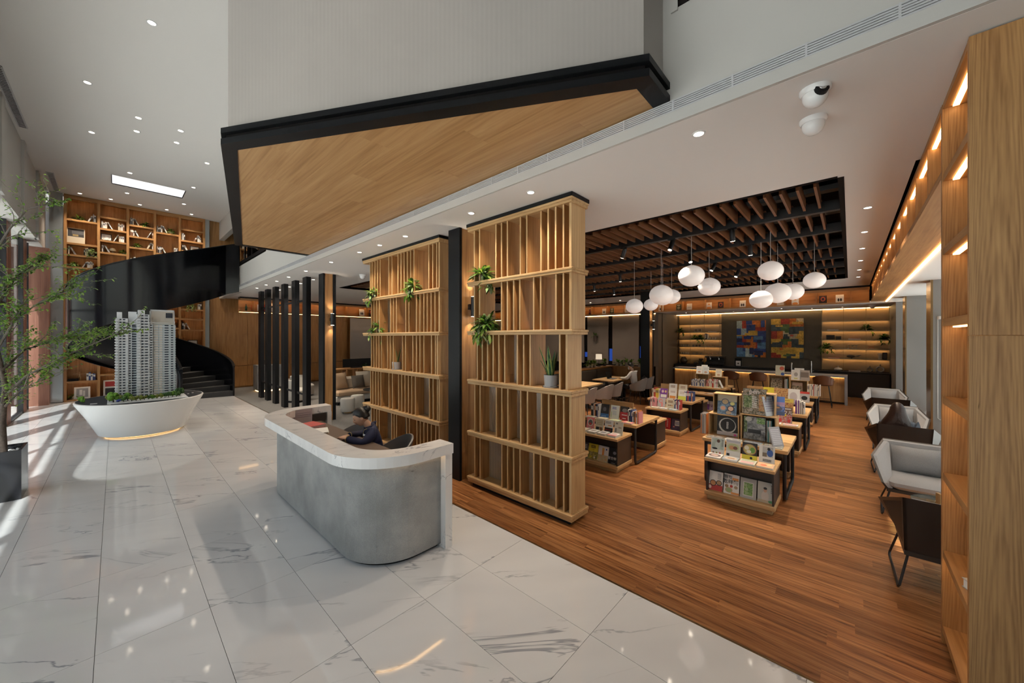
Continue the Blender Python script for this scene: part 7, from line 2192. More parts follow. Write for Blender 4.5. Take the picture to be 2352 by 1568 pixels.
def tub_chair(mat_, legm):
    """facing +x; curved shell chair"""
    t = thing('tub_chair', '', 'chair', (0, 0, 0))
    n, k_ = 20, 5
    vs, fs = [], []
    for j in range(k_ + 1):
        for i in range(n + 1):
            a = PI * 0.30 + (2 * PI - PI * 0.60) * i / n      # open to +x
            back = (0.5 - 0.5 * math.cos(a)) ** 1.6
            H = 0.16 + 0.26 * back
            f = j / k_
            r_ = 0.24 + 0.05 * f
            vs.append((r_ * math.cos(a) * 1.02 - 0.03 * f * back, r_ * 1.05 * math.sin(a), 0.42 + H * f))
    nb = len(vs)
    for v in list(vs):
        vs.append((v[0] * 0.93, v[1] * 0.93, v[2] + 0.0))
    W2 = n + 1
    for j in range(k_):
        for i in range(n):
            a = j * W2 + i
            fs.append((a, a + 1, a + W2 + 1, a + W2))
            fs.append((nb + a, nb + a + W2, nb + a + W2 + 1, nb + a + 1))
    for i in range(n):
        a = k_ * W2 + i
        fs.append((a, a + 1, nb + a + 1, nb + a))
    for j in range(k_):
        for i in (0, n):
            a = j * W2 + i
            fs.append((a, a + W2, nb + a + W2, nb + a))
    MB().add(vs, fs).build('shell', t, mat_, smooth=True)
    MB().lathe([(0.2, 0.40), (0.24, 0.42), (0.235, 0.46), (0.18, 0.475)], (0.01, 0, 0), 24, True, 1.02, 1.05).build('seat', t, mat_, smooth=True)
    for sx in (-1, 1):
        for sy in (-1, 1):
            MB().tube([(sx * 0.14, sy * 0.15, 0.41), (sx * 0.21, sy * 0.22, 0.0)], 0.012, 7).build('leg', t, legm)
    return t
ch = tub_chair(shell_g, blackmet_m)
ch.location, ch.rotation_euler, ch['label'] = (8.55, 5.22, 0), (0, 0, PI / 2), 'pale grey shell chair at booth table, half hidden by the screen'
dup(ch, (9.45, 5.20, 0), PI / 2 - 0.1, 'pale grey shell chair in the middle of near booth table')
dup(ch, (10.1, 5.24, 0), PI / 2 + 0.1, 'pale grey shell chair at right end of near booth table')
dup(ch, (11.72, 5.18, 0), PI / 2, 'pale grey shell chair the laptop user sits on')
dup(ch, (12.35, 5.2, 0), PI / 2, 'pale grey shell chair beside the far column')
desk_ch = tub_chair(plain('grey_brown_shell', (0.12, 0.11, 0.105), 0.45, bump=0.02, bscale=100), blackmet_m)
desk_ch.location, desk_ch.rotation_euler, desk_ch['label'] = (2.42, 4.44, 0), (0, 0, PI - 0.2), 'grey shell chair behind the reception person'
dup(desk_ch, (2.32, 5.35, 0), PI + 0.5, 'grey shell chair at the far side of reception desk')
t = thing('laptop', 'open black laptop on the booth table', 'laptop', (11.55, 5.98, 0.741), PI / 2)
MB().box(-0.11, 0.11, -0.16, 0.16, 0, 0.015).build('base', t, colm((0.12, 0.12, 0.13)))
m = MB()
m.T = Matrix.Translation((0.11, 0, 0.012)) @ Matrix.Rotation(0.3, 4, 'Y')
m.box(-0.004, 0.004, -0.16, 0.16, 0, 0.22)
m.build('screen', t, black_m)
t = thing('backpack', 'black backpack on the chair beside laptop user', 'bag', (12.33, 5.2, 0.478))
MB().ball((0, 0, 0.17), 0.14, 0.10, 0.17, 16, 10).build('body', t, plain('black_nylon', (0.015, 0.015, 0.017), 0.7, bump=0.2, bscale=60), smooth=True)
MB().ball((0.1, 0, 0.11), 0.06, 0.08, 0.10, 12, 8).build('pocket', t, blackmet_m, smooth=True)
MB().tube([(-0.04, 0, 0.33), (-0.05, 0, 0.37), (0.02, 0, 0.37), (0.02, 0, 0.33)], 0.01, 6).build('handle', t, blackmet_m)
plant('wall_planter', 'dark wall planter with drooping plant on taupe blind', 16.42, 9.45, 1.95, ((0.09, 0.06, 0.045), 0.09, 0.3), r=0.1, n=30, L=0.2, w=0.04, seed=88, mats=leaf_ms[:3])

# ------------------------------------------------------------------ lounge seen behind the desk
tan_f = plain('sand_fabric', (0.48, 0.34, 0.22), 0.9, bump=0.3, bscale=200)
bei_f = plain('beige_fabric', (0.50, 0.44, 0.36), 0.9, bump=0.3, bscale=200)
whi_f = plain('cream_fabric', (0.62, 0.60, 0.56), 0.9, bump=0.3, bscale=200)
gry_f = plain('taupe_fabric', (0.11, 0.095, 0.08), 0.9, bump=0.3, bscale=200)
sf = thing('sofa', 'long sand coloured sofa in the lounge behind reception', 'sofa', (6.4, 12.2, 0))
o_ = sf.location
MB(o_).cbox(4.7, 8.2, 11.85, 12.7, 0.10, 0.28, 0.03).build('base', sf, whi_f)
for k in range(3):
    MB(o_).cbox(4.72 + 1.15 * k, 4.72 + 1.15 * k + 1.14, 11.8, 12.5, 0.28, 0.44, 0.04).build('seat_cushion', sf, tan_f)
    MB(o_).cbox(4.72 + 1.15 * k, 4.72 + 1.15 * k + 1.14, 12.45, 12.72, 0.40, 0.82, 0.06).build('back_cushion', sf, bei_f)
for x in (4.8, 8.1):
    for y in (11.95, 12.6):
        MB(o_).cyl(x, y, 0, 0.10, 0.02).build('leg', sf, blackmet_m)
def cushion(lab, x, y, z, rz, tilt, mat_, s=0.24):
    t = thing('cushion', lab, 'cushion', (x, y, z))
    t.rotation_euler = (Matrix.Rotation(rz, 3, 'Z') @ Matrix.Rotation(-tilt, 3, 'X')).to_euler()
    m = MB()
    N_ = 8
    vs, fs = [], []
    for side in (0, 1):
        for i in range(N_ + 1):
            for j in range(N_ + 1):
                u, v = i / N_ * 2 - 1, j / N_ * 2 - 1
                p = 0.07 * (1 - u ** 4) * (1 - v ** 4) + 0.006
                vs.append((u * s * (1 - 0.05 * (1 - v * v)), p if side else -p, s + v * s * (1 - 0.05 * (1 - u * u))))
    W2, nn = N_ + 1, (N_ + 1) ** 2
    for i in range(N_):
        for j in range(N_):
            a = i * W2 + j
            fs.append((a, a + W2, a + W2 + 1, a + 1))
            fs.append((nn + a, nn + a + 1, nn + a + W2 + 1, nn + a + W2))
    for i in range(N_):
        for j in (0, N_):
            a, b = i * W2 + j, (i + 1) * W2 + j
            fs.append((a, b, nn + b, nn + a))
            a, b = j * W2 + i, j * W2 + i + 1
            fs.append((a, b, nn + b, nn + a))
    m.add(vs, fs)
    m.build('pad', t, mat_, smooth=True)
    MB().tube([(-s * 0.96, 0, s * 0.04), (s * 0.96, 0, s * 0.04), (s * 0.96, 0, s * 1.96), (-s * 0.96, 0, s * 1.96)], 0.006, 5, closed=True).build('piping', t, mat_)
cushion('tan cushion at left end of lounge sofa', 5.05, 12.28, 0.46, 0.35, 0.25, tan_f, 0.27)
cushion('dark taupe square cushion on lounge sofa', 5.55, 12.10, 0.46, 0.1, 0.3, gry_f, 0.22)
cushion('large beige cushion behind dark cushion on lounge sofa', 5.85, 12.34, 0.46, -0.05, 0.22, bei_f, 0.27)
cushion('beige cushion at right of lounge sofa', 6.45, 12.34, 0.46, -0.1, 0.22, bei_f, 0.27)
def pouf(lab, x, y):
    t = thing('pouf', lab, 'stool', (x, y, 0))
    MB().lathe([(0.10, 0), (0.10, 0.05)], (0, 0, 0), 18).build('foot', t, loak_z)
    MB().lathe([(0.17, 0.05), (0.19, 0.08), (0.195, 0.38), (0.175, 0.42), (0.02, 0.43)], (0, 0, 0), 26).build('seat', t, whi_f, smooth=True)
pouf('front white pouf by the lounge sofa', 4.50, 10.55)
pouf('rear white pouf by the lounge sofa', 4.95, 10.9)
t = thing('coffee_table', 'round black table by the lounge sofa', 'table', (5.6, 11.1, 0))
MB().lathe([(0.35, 0.50), (0.36, 0.52), (0.35, 0.53)], (0, 0, 0), 28).build('top', t, black_m)
MB().cyl(0, 0, 0.02, 0.50, 0.03).build('pedestal', t, blackmet_m)
MB().cyl(0, 0, 0, 0.02, 0.22).build('foot', t, blackmet_m)
ls = thing('low_shelving', 'low wood cubby shelving behind the lounge sofa', 'shelving', (6.8, 13.1, 0))
o_ = ls.location
MB(o_).box(4.7, 9.2, 12.9, 13.25, 1.03, 1.07).box(4.7, 9.2, 12.9, 13.25, 0.62, 0.65).build('long_boards', ls, boak_x)
MB(o_).box(4.7, 9.2, 12.95, 13.2, 0.0, 0.62).build('base', ls, boak_x)
x = 4.7
while x < 9.3:
    MB(o_).box(x, x + 0.03, 12.9, 13.25, 0.65, 1.03).build('divider', ls, boak_z)
    x += 0.38
t = thing('display_screen', 'black screen standing on the lounge cubby shelving', 'screen', (5.9, 13.05, 1.072))
MB().box(-0.5, 0.5, -0.015, 0.015, 0.03, 0.32).build('panel', t, black_m)
MB().box(-0.2, 0.2, -0.06, 0.06, 0, 0.03).build('foot', t, blackmet_m)
plant('trough_plant', 'low flower trough on the lounge cubby shelving', 6.15, 12.98, 1.072, ((0.05, 0.04, 0.04), 0.06, 0.05), r=0.12, n=50, L=0.09, w=0.04, seed=61, mats=[leaf_ms[2], leaf_ms[4], leaf_ms[0]])
plant('trough_plant', 'leafy green plant on the cubby shelving beside left screen', 7.1, 13.05, 1.072, ((0.3, 0.25, 0.2), 0.09, 0.1), r=0.16, n=70, L=0.16, w=0.06, seed=62)
t = thing('service_counter', 'grey concrete service counter in the lounge corner', 'counter', (4.2, 17.4, 0))
MB().cbox(-0.42, 0.42, -0.35, 0.35, 0.06, 1.05, 0.008).build('body', t, conc_m)
MB().box(-0.36, 0.36, -0.30, 0.30, 0, 0.06).build('plinth', t, led_soft)
for i in range(5):
    b = thing('bottle', 'small amber bottle on the lounge service counter, %s from left' % ORD[i], 'bottle', (3.98 + 0.1 * i, 17.3 + 0.05 * (i % 2), 1.051), 0, 'bottles on the service counter')
    MB().lathe([(0.028, 0), (0.028, 0.11), (0.01, 0.14), (0.01, 0.18)], (0, 0, 0), 10).build('body', b, colm([(0.3, 0.1, 0.03), (0.1, 0.06, 0.04), (0.4, 0.3, 0.2)][i % 3], 0.2), smooth=True)
    MB().cyl(0, 0, 0.18, 0.195, 0.012, seg=8).build('cap', b, colm((0.1, 0.1, 0.1)))
lc_ = thing('lounge_chair', 'round white lounge chair behind the black fins', 'armchair', (4.2, 13.75, 0))
MB().lathe([(0.36, 0.06), (0.38, 0.1), (0.38, 0.38), (0.34, 0.42), (0.02, 0.43)], (0, 0, 0), 26).build('seat', lc_, whi_f, smooth=True)
vs, fs = [], []
n = 18
for j, (r0, z) in enumerate(((0.39, 0.2), (0.41, 0.5), (0.40, 0.74), (0.34, 0.74), (0.33, 0.42))):
    for i in range(n + 1):
        a = PI * 0.05 + PI * 1.2 * i / n
        vs.append((r0 * math.cos(a), r0 * math.sin(a), z))
for j in range(4):
    for i in range(n):
        a = j * (n + 1) + i
        fs.append((a, a + 1, a + n + 2, a + n + 1))
MB().add(vs, fs).build('back', lc_, whi_f, smooth=True)
for k in range(4):
    MB().cyl(0.25 * math.cos(PI / 4 + PI / 2 * k), 0.25 * math.sin(PI / 4 + PI / 2 * k), 0, 0.07, 0.02).build('leg', lc_, blackmet_m)
dup(lc_, (4.7, 14.9, 0), 1.0, 'second round white lounge chair further behind the black fins')

# ------------------------------------------------------------------ plants on the screens
zs = [s[1] for s in SHELF_Z]
mixm = [leaf_ms[1], leaf_ms[3], leaf_ms[0], leaf_ms[4], leaf_ms[2]]
plant('screen_plant', 'mixed trailing plant on the top left of the large screen', 3.58, 3.88, zs[4], ((0.1, 0.09, 0.08), 0.06, 0.08), r=0.15, n=110, L=0.17, w=0.05, hang=6, seed=101, mats=mixm)
plant('screen_plant', 'mixed trailing plant on the middle left of the large screen', 3.58, 3.80, zs[3], ((0.1, 0.09, 0.08), 0.06, 0.08), r=0.17, n=120, L=0.20, w=0.05, hang=14, seed=102, mats=mixm)
plant('screen_plant', 'small trailing plant at top left of the left screen', 3.60, 7.10, zs[4], ((0.1, 0.09, 0.08), 0.06, 0.08), r=0.17, n=100, L=0.16, w=0.05, hang=4, seed=103, mats=mixm)
plant('screen_plant', 'trailing plant at top right of the left screen', 3.60, 5.72, zs[4], ((0.1, 0.09, 0.08), 0.06, 0.08), r=0.17, n=110, L=0.17, w=0.05, hang=8, seed=104, mats=mixm)
plant('screen_plant', 'spiky trailing plant on the second tier of the left screen', 3.60, 6.98, zs[3], ((0.1, 0.09, 0.08), 0.06, 0.08), r=0.17, n=100, L=0.18, w=0.045, hang=5, seed=105, mats=mixm)
snake = plain('snake_leaf', (0.035, 0.11, 0.04), 0.4, bump=0.05, bscale=40, var=0.4)
snake_e = plain('snake_leaf_edge', (0.42, 0.46, 0.12), 0.45, bump=0.05, bscale=40)
def snake_plant(lab, x, y, z, s, n, seed):
    rg = random.Random(seed)
    t = thing('snake_plant', lab, 'plant', (x, y, z))
    MB().lathe([(0.075 * s, 0), (0.085 * s, 0.14 * s), (0.085 * s, 0.15 * s), (0.072 * s, 0.15 * s), (0.07 * s, 0.12 * s)], (0, 0, 0), 22).build('pot', t, colm((0.36, 0.36, 0.37)), smooth=True)
    MB().lathe([(0.092 * s, 0), (0.095 * s, 0.018 * s)], (0, 0, 0), 22).build('saucer', t, colm((0.3, 0.3, 0.31)))
    MB().lathe([(0.07 * s, 0.11 * s), (0.07 * s, 0.13 * s)], (0, 0, 0), 14).build('soil', t, soil_m)
    for k in range(n):
        a = 2 * PI * k / n + rg.uniform(-0.4, 0.4)
        lean = rg.uniform(0.05, 0.45)
        L = rg.uniform(0.2, 0.40) * s
        d = Vector((math.cos(a) * lean, math.sin(a) * lean, 1)).normalized()
        sd = Vector((-math.sin(a), math.cos(a), 0))
        p0 = Vector((math.cos(a) * 0.03 * s, math.sin(a) * 0.03 * s, 0.12 * s))
        m = MB()
        for wd, mt, off in ((0.055 * s, snake_e, 0.0), (0.040 * s, snake, 0.002), (0.040 * s, snake, -0.002)):
            m.mat(mt)
            vs = []
            nrm = d.cross(sd).normalized()
            for t_, ww in ((0, 0.6), (0.3, 1.0), (0.65, 0.8), (0.9, 0.35), (1.0, 0.02)):
                c_ = p0 + d * L * t_ + Vector((math.cos(a), math.sin(a), 0)) * (0.05 * s * lean * t_ * t_) + nrm * off
                vs += [c_ - sd * wd * ww / 2 + nrm * 0.008 * ww, c_, c_ + sd * wd * ww / 2 + nrm * 0.008 * ww]
            m.add(vs, [(3 * i + j, 3 * i + j + 1, 3 * i + j + 4, 3 * i + j + 3) for i in range(4) for j in range(2)])
        m.build('leaf', t)
    return t
snake_plant('snake plant in grey pot standing on the large screen', 3.60, 2.68, zs[2] + 0.001, 1.0, 11, 7)
snake_plant('small snake plant in grey pot on the left screen', 3.62, 6.33, zs[2] + 0.001, 0.95, 5, 9)

# ------------------------------------------------------------------ ceiling fittings
def downlight_mesh():
    a = MB().mat(gloss_white).lathe([(0.05, 0.0), (0.05, -0.006), (0.038, -0.006), (0.036, 0.0)], (0, 0, 0), 18, False).mesh('rim')
    b = MB().mat(lamp_m).lathe([(0.036, -0.003), (0.036, -0.001)], (0, 0, 0), 16).mesh('lens')
    return a, b
DA, DB = downlight_mesh()
def downlight(x, y, z, lab, grp, energy, size=100, s=1.0):
    t = thing('downlight', lab, 'downlight', (x, y, z - 0.0005), 0, grp)
    a = link('rim', DA, t)
    b = link('lens', DB, t)
    a.scale = b.scale = (s, s, 1)
    sp = spot('downlight_beam', (0, 0, -0.02), energy, size=size)
    sp.parent = t
LOBBY = [(0.374, 7.81), (-0.358, 10.525), (0.34, 11.401), (-0.377, 13.004), (0.334, 12.173), (1.025, 11.393), (1.02, 12.161), (1.709, 12.979), (0.284, 15.396), (0.261, 17.616), (1.689, 15.399), (1.665, 17.563), (-0.35, 5.2), (0.37, 2.6)]
for i, (x, y) in enumerate(sorted(LOBBY, key=lambda p: p[1])):
    downlight(x, y, ZH, 'round downlight in the high lobby ceiling, %s nearest of its field' % ORD[i], 'lobby ceiling downlights', E_LOBBY, 90, 1.25)
for i, x in enumerate((-0.804, -0.109, 0.597, 1.302, 2.003)):
    downlight(x, 18.805, ZH, 'round downlight in the row washing the tall bookcase, %s from left' % ORD[i], 'bookcase downlights', E_CASE, 80, 1.2)
for i, y in enumerate((0.9, 2.665, 3.69, 5.315, 6.167, 6.968, 8.336, 9.9, 11.237, 12.312, 13.424, 14.523)):
    downlight(3.2, y, ZC, 'round downlight in the row beside the air grille, %s nearest' % ORD[i], 'downlights beside the air grille', E_SHOP, 110)
for i, (x, y) in enumerate(((3.82, 11.22), (3.825, 12.285), (3.837, 13.386), (3.848, 14.497), (3.867, 17.075))):
    downlight(x, y, ZC, 'round downlight in the second row over the lounge edge, %s nearest' % ORD[i], 'downlights over the lounge edge', E_SHOP, 110)
for i, x in enumerate((6.475, 7.932, 9.371, 10.827, 12.263, 13.7)):
    downlight(x, -0.165, ZC, 'round downlight right of the slat ceiling, %s nearest of the row' % ORD[i], 'downlights over the armchairs', E_SHOP, 110)
for i, y in enumerate((0.2, 1.05, 1.9, 2.75, 3.6, 4.5, 5.3)):
    downlight(17.0 if int(y * 10) % 2 else 17.6, y, 3.24, 'small downlight in the lowered ceiling over the bar, %s from right' % ORD[i], 'downlights over the bar', E_BAR, 90, 0.8)
for i, y in enumerate((7.5, 9.0, 10.5, 12.0)):
    downlight(15.2, y, ZC, 'round downlight over the booth windows, %s from right' % ORD[i], 'downlights over the booths', E_SHOP, 110)
for i, x in enumerate((5.5, 8.0, 10.5)):
    downlight(x, 15.0, ZC, 'round downlight deep in the lounge ceiling, %s from left' % ORD[i], 'downlights over the lounge', E_SHOP, 120)
def vent(lab, x0, x1, y0, y1):
    t = thing('ceiling_vent', lab, 'air vent', ((x0 + x1) / 2, (y0 + y1) / 2, ZH - 0.012))
    o = t.location
    z = ZH
    MB(o).box(x0, x1, y0, y0 + 0.02, z - 0.012, z).box(x0, x1, y1 - 0.02, y1, z - 0.012, z).box(x0, x0 + 0.02, y0, y1, z - 0.012, z).box(x1 - 0.02, x1, y0, y1, z - 0.012, z).build('frame', t, alu_m)
    MB(o).box(x0, x1, y0, y1, z - 0.003, z).build('backing', t, void_m)
    n = int((y1 - y0) / 0.07)
    for k in range(n):
        y = y0 + 0.02 + (y1 - y0 - 0.04) * k / n
        MB(o).box(x0 + 0.02, x1 - 0.02, y, y + 0.03, z - 0.01, z - 0.004).build('slat', t, alu_m)
vent('nearer slatted air vent at the left edge of lobby ceiling', -1.50, -1.36, 11.0, 13.85)
vent('farther slatted air vent at the left edge of lobby ceiling', -1.37, -1.22, 17.05, 19.0)
def dome(lab, x, y, z, a, eye):
    t = thing('security_camera', lab, 'security camera', (x, y, z))
    MB().lathe([(0.085, 0), (0.085, -0.02), (0.075, -0.035)], (0, 0, 0), 24).build('mount', t, gloss_white, smooth=True)
    MB().ball((0, 0, -0.045), 0.07, 0.07, 0.075, 22, 12).build('dome', t, gloss_white, smooth=True)
    if eye:
        m = MB()
        m.T = Matrix.Translation((0, 0, -0.055)) @ Matrix.Rotation(a, 4, 'Z') @ Matrix.Rotation(1.25, 4, 'Y')
        m.mat(black_m).lathe([(0.042, 0.05), (0.040, 0.077), (0.03, 0.079)], (0, 0, 0), 20)
        m.mat(chrome_m).lathe([(0.022, 0.077), (0.02, 0.081)], (0, 0, 0), 16)
        m.build('lens', t)
dome('white dome security camera with black lens on the shop ceiling', 3.156, 0.171, ZC, PI + 0.6, True)
dome('white dome detector behind the security camera', 3.58, 0.205, ZC, 0, False)
dome('small white dome camera on the ceiling behind the left column', 4.4, 9.4, ZC, 0, False)
dome('small white dome camera under the bar shelf corner', 17.2, -0.55, 3.24, 0, False)
# roller blind chain and small wall lamp on the window piers
t = thing('blind_chain', 'white bead chain of the roller blind by the bronze pier', 'blind chain', (10.735, -1.24, 0.6))
MB().tube([(0, 0, 0), (0, 0, 1.9), (0.0, -0.03, 1.93), (0.0, -0.06, 1.9), (0, -0.06, 0), (0, -0.03, -0.03)], 0.005, 6, closed=True).build('chain', t, gloss_white)
MB().cyl(0, -0.03, 1.90, 1.96, 0.04).build('pulley', t, gloss_white)
# ------------------------------------------------------------------ people
skin_m = plain('skin', (0.52, 0.30, 0.20), 0.55, bump=0.02, bscale=120)
skin2_m = plain('skin_light', (0.58, 0.37, 0.27), 0.55, bump=0.02, bscale=120)
hair_m = plain('black_hair', (0.012, 0.009, 0.008), 0.38, bump=0.25, bscale=70)
brown_hair = plain('dark_brown_hair', (0.030, 0.014, 0.010), 0.36, bump=0.3, bscale=60)
navy_m = plain('navy_cloth', (0.010, 0.013, 0.045), 0.8, bump=0.25, bscale=160)
trim_gold = plain('gold_piping', (0.42, 0.30, 0.12), 0.6, bump=0.1, bscale=100)
shirt_m = plain('white_shirt', (0.66, 0.64, 0.62), 0.8, bump=0.3, bscale=40)
trouser_m = plain('black_trousers', (0.018, 0.018, 0.02), 0.85, bump=0.2, bscale=120)
denim_m = plain('grey_denim', (0.10, 0.12, 0.15), 0.85, bump=0.25, bscale=140)

def skin_mesh(name, verts, edges, radii, mat_, root=0, levels=2):
    """grow one continuous surface over a skeleton and return it as a plain mesh"""
    me = bpy.data.meshes.new(name + '_sk')
    me.from_pydata(verts, edges, [])
    o = bpy.data.objects.new(name + '_sk', me)
    C.objects.link(o)
    sk = o.modifiers.new('skin', 'SKIN')
    sk.use_smooth_shade = True
    for i, r in enumerate(radii):
        d = me.skin_vertices[0].data[i]
        d.radius = (r, r) if not isinstance(r, tuple) else r
        d.use_root = (i == root)
    ss = o.modifiers.new('sub', 'SUBSURF')
    ss.levels = ss.render_levels = levels
    dg = bpy.context.evaluated_depsgraph_get()
    res = bpy.data.meshes.new_from_object(o.evaluated_get(dg))
    res.name = name
    res.materials.clear()
    res.materials.append(mat_)
    bpy.data.objects.remove(o)
    bpy.data.meshes.remove(me)
    return res

def head_bits(m, c, pitch, skin, lips=True, mask=False, eye=True):
    """head centred on c, facing +x, nodding down by pitch"""
    T0 = m.T
    M = Matrix.Translation(c) @ Matrix.Rotation(pitch, 4, 'Y')
    m.T = M
    m.mat(skin)
    seg, rings = 24, 18
    vs, fs = [], []
    for i in range(rings + 1):
        th = PI * i / rings
        for k in range(seg):
            a = 2 * PI * k / seg
            x, y, z = math.sin(th) * math.cos(a), math.sin(th) * math.sin(a), -math.cos(th)
            jaw = max(0.0, -z)
            px_ = x * 0.094 * (1 - 0.22 * jaw) + 0.018 * jaw
            py_ = y * 0.072 * (1 - 0.32 * jaw * jaw)
            pz_ = z * 0.112
            front = max(0.0, x)
            # brow, nose, lips and chin as soft relief
            nose = math.exp(-((y / 0.22) ** 2)) * math.exp(-(((z + 0.18) / 0.20) ** 2)) * front
            tip = math.exp(-((y / 0.20) ** 2)) * math.exp(-(((z + 0.28) / 0.09) ** 2)) * front
            sock = (math.exp(-(((abs(y) - 0.42) / 0.16) ** 2)) * math.exp(-(((z - 0.02) / 0.10) ** 2))) * front
            lip = math.exp(-((y / 0.3) ** 2)) * math.exp(-(((z + 0.55) / 0.08) ** 2)) * front
            chin = math.exp(-((y / 0.3) ** 2)) * math.exp(-(((z + 0.85) / 0.12) ** 2)) * front
            px_ += 0.012 * nose + 0.018 * tip - 0.007 * sock + 0.005 * lip + 0.006 * chin
            vs.append((px_, py_, pz_))
    for i in range(rings):
        for k in range(seg):
            fs.append((i * seg + k, i * seg + (k + 1) % seg, (i + 1) * seg + (k + 1) % seg, (i + 1) * seg + k))
    m.add(vs, fs)
    for s in (-1, 1):
        m.ball((-0.004, s * 0.073, -0.008), 0.020, 0.009, 0.030, 10, 8)
    if eye:
        m.mat(colm((0.012, 0.010, 0.010)))
        for s in (-1, 1):
            m.ball((0.0775, s * 0.031, 0.000), 0.007, 0.014, 0.0055, 10, 6)
            m.ball((0.082, s * 0.032, 0.022), 0.005, 0.018, 0.0035, 10, 6)
        if lips:
            m.mat(colm((0.33, 0.10, 0.09)))
            m.ball((0.0885, 0, -0.060), 0.005, 0.020, 0.006, 10, 6)
    if mask:
        m.mat(colm((0.62, 0.64, 0.66)))
        vs, fs = [], []
        for i in range(7):
            z = -0.018 - 0.078 * i / 6
            for k in range(9):
                a = -1.25 + 2.5 * k / 8
                r = 0.101 + 0.006 * math.sin(PI * i / 6)
                vs.append((r * math.cos(a) * 0.98 + 0.008, r * 0.76 * math.sin(a), z))
        for i in range(6):
            for k in range(8):
                fs.append((i * 9 + k, i * 9 + k + 1, i * 9 + k + 10, i * 9 + k + 9))
        m.add(vs, fs)
        for s in (-1, 1):
            m.tube([(0.045, s * 0.073, -0.03), (0.0, s * 0.08, 0.01)], 0.0018, 5)
    m.T = T0
    return M

def hair_cap(m, M, mat_, hairline=0.42, thick=1.10, low=-0.45):
    """scalp hair: a shell that sinks below the skin outside the hair line, so the edge is smooth"""
    T0 = m.T
    m.T = M
    m.mat(mat_)
    seg, rings = 48, 34
    vs, fs = [], []
    for i in range(rings + 1):
        th = PI * i / rings
        for k in range(seg):
            a = 2 * PI * k / seg
            x, y, z = math.sin(th) * math.cos(a), math.sin(th) * math.sin(a), -math.cos(th)
            side = abs(y)
            # signed height above the hair line, front to nape
            if x > 0:
                line = 0.02 + (hairline - 0.02) * min(1.0, x / 0.55) - 0.10 * side * (x < 0.55)
            else:
                line = 0.02 + (low - 0.02) * min(1.0, -x / 0.35)
            f = max(0.0, min(1.0, (z - line) / 0.14 + 0.35))
            f = f * f * (3 - 2 * f)
            k2 = 0.86 + (thick - 0.86) * f
            strand = 1.0
            vs.append(((x * 0.094 - 0.003) * k2 * strand, y * 0.072 * k2 * strand * (1.02 if z > -0.2 else 0.9), z * 0.112 * k2))
    for i in range(rings):
        for k in range(seg):
            fs.append((i * seg + k, i * seg + (k + 1) % seg, (i + 1) * seg + (k + 1) % seg, (i + 1) * seg + k))
    m.add(vs, fs)
    m.T = T0

def finger_set(m, wrist, fwd, up, side, skin, curl=0.5):
    """palm and five bent fingers; fwd along the hand, side towards the thumb"""
    m.mat(skin)
    w, f, u, s = Vector(wrist), Vector(fwd).normalized(), Vector(up).normalized(), Vector(side).normalized()
    pts = []
    for k, (t, hw, ht) in enumerate(((0.0, 0.024, 0.018), (0.03, 0.032, 0.016), (0.065, 0.038, 0.014), (0.085, 0.036, 0.012))):
        c = w + f * t
        pts.append([c + s * (hw * math.cos(a)) + u * (ht * math.sin(a)) for a in [2 * PI * j / 10 for j in range(10)]])
    vs = [p for r in pts for p in r]
    fs = [(i * 10 + j, i * 10 + (j + 1) % 10, (i + 1) * 10 + (j + 1) % 10, (i + 1) * 10 + j) for i in range(3) for j in range(10)]
    fs += [tuple(range(9, -1, -1)), tuple(30 + j for j in range(10))]
    m.add(vs, fs)
    for j, (off, L) in enumerate(((0.027, 0.068), (0.009, 0.078), (-0.009, 0.072), (-0.026, 0.055))):
        p = w + f * 0.078 + s * off
        d1 = (f - u * curl * 0.35).normalized()
        d2 = (f - u * curl * 1.0).normalized()
        d3 = (f * 0.6 - u * curl * 1.5).normalized()
        a1 = p + d1 * L * 0.45
        a2 = a1 + d2 * L * 0.32
        a3 = a2 + d3 * L * 0.25
        m.tube([p, a1, a2, a3], [0.0088, 0.0084, 0.0076, 0.0055], 8)
    p = w + f * 0.02 + s * 0.026
    a1 = p + (f * 0.5 + s * 0.85 - u * 0.2).normalized() * 0.034
    a2 = a1 + (f * 0.95 + s * 0.2 - u * 0.4).normalized() * 0.030
    m.tube([p, a1, a2], [0.011, 0.0095, 0.007], 8)

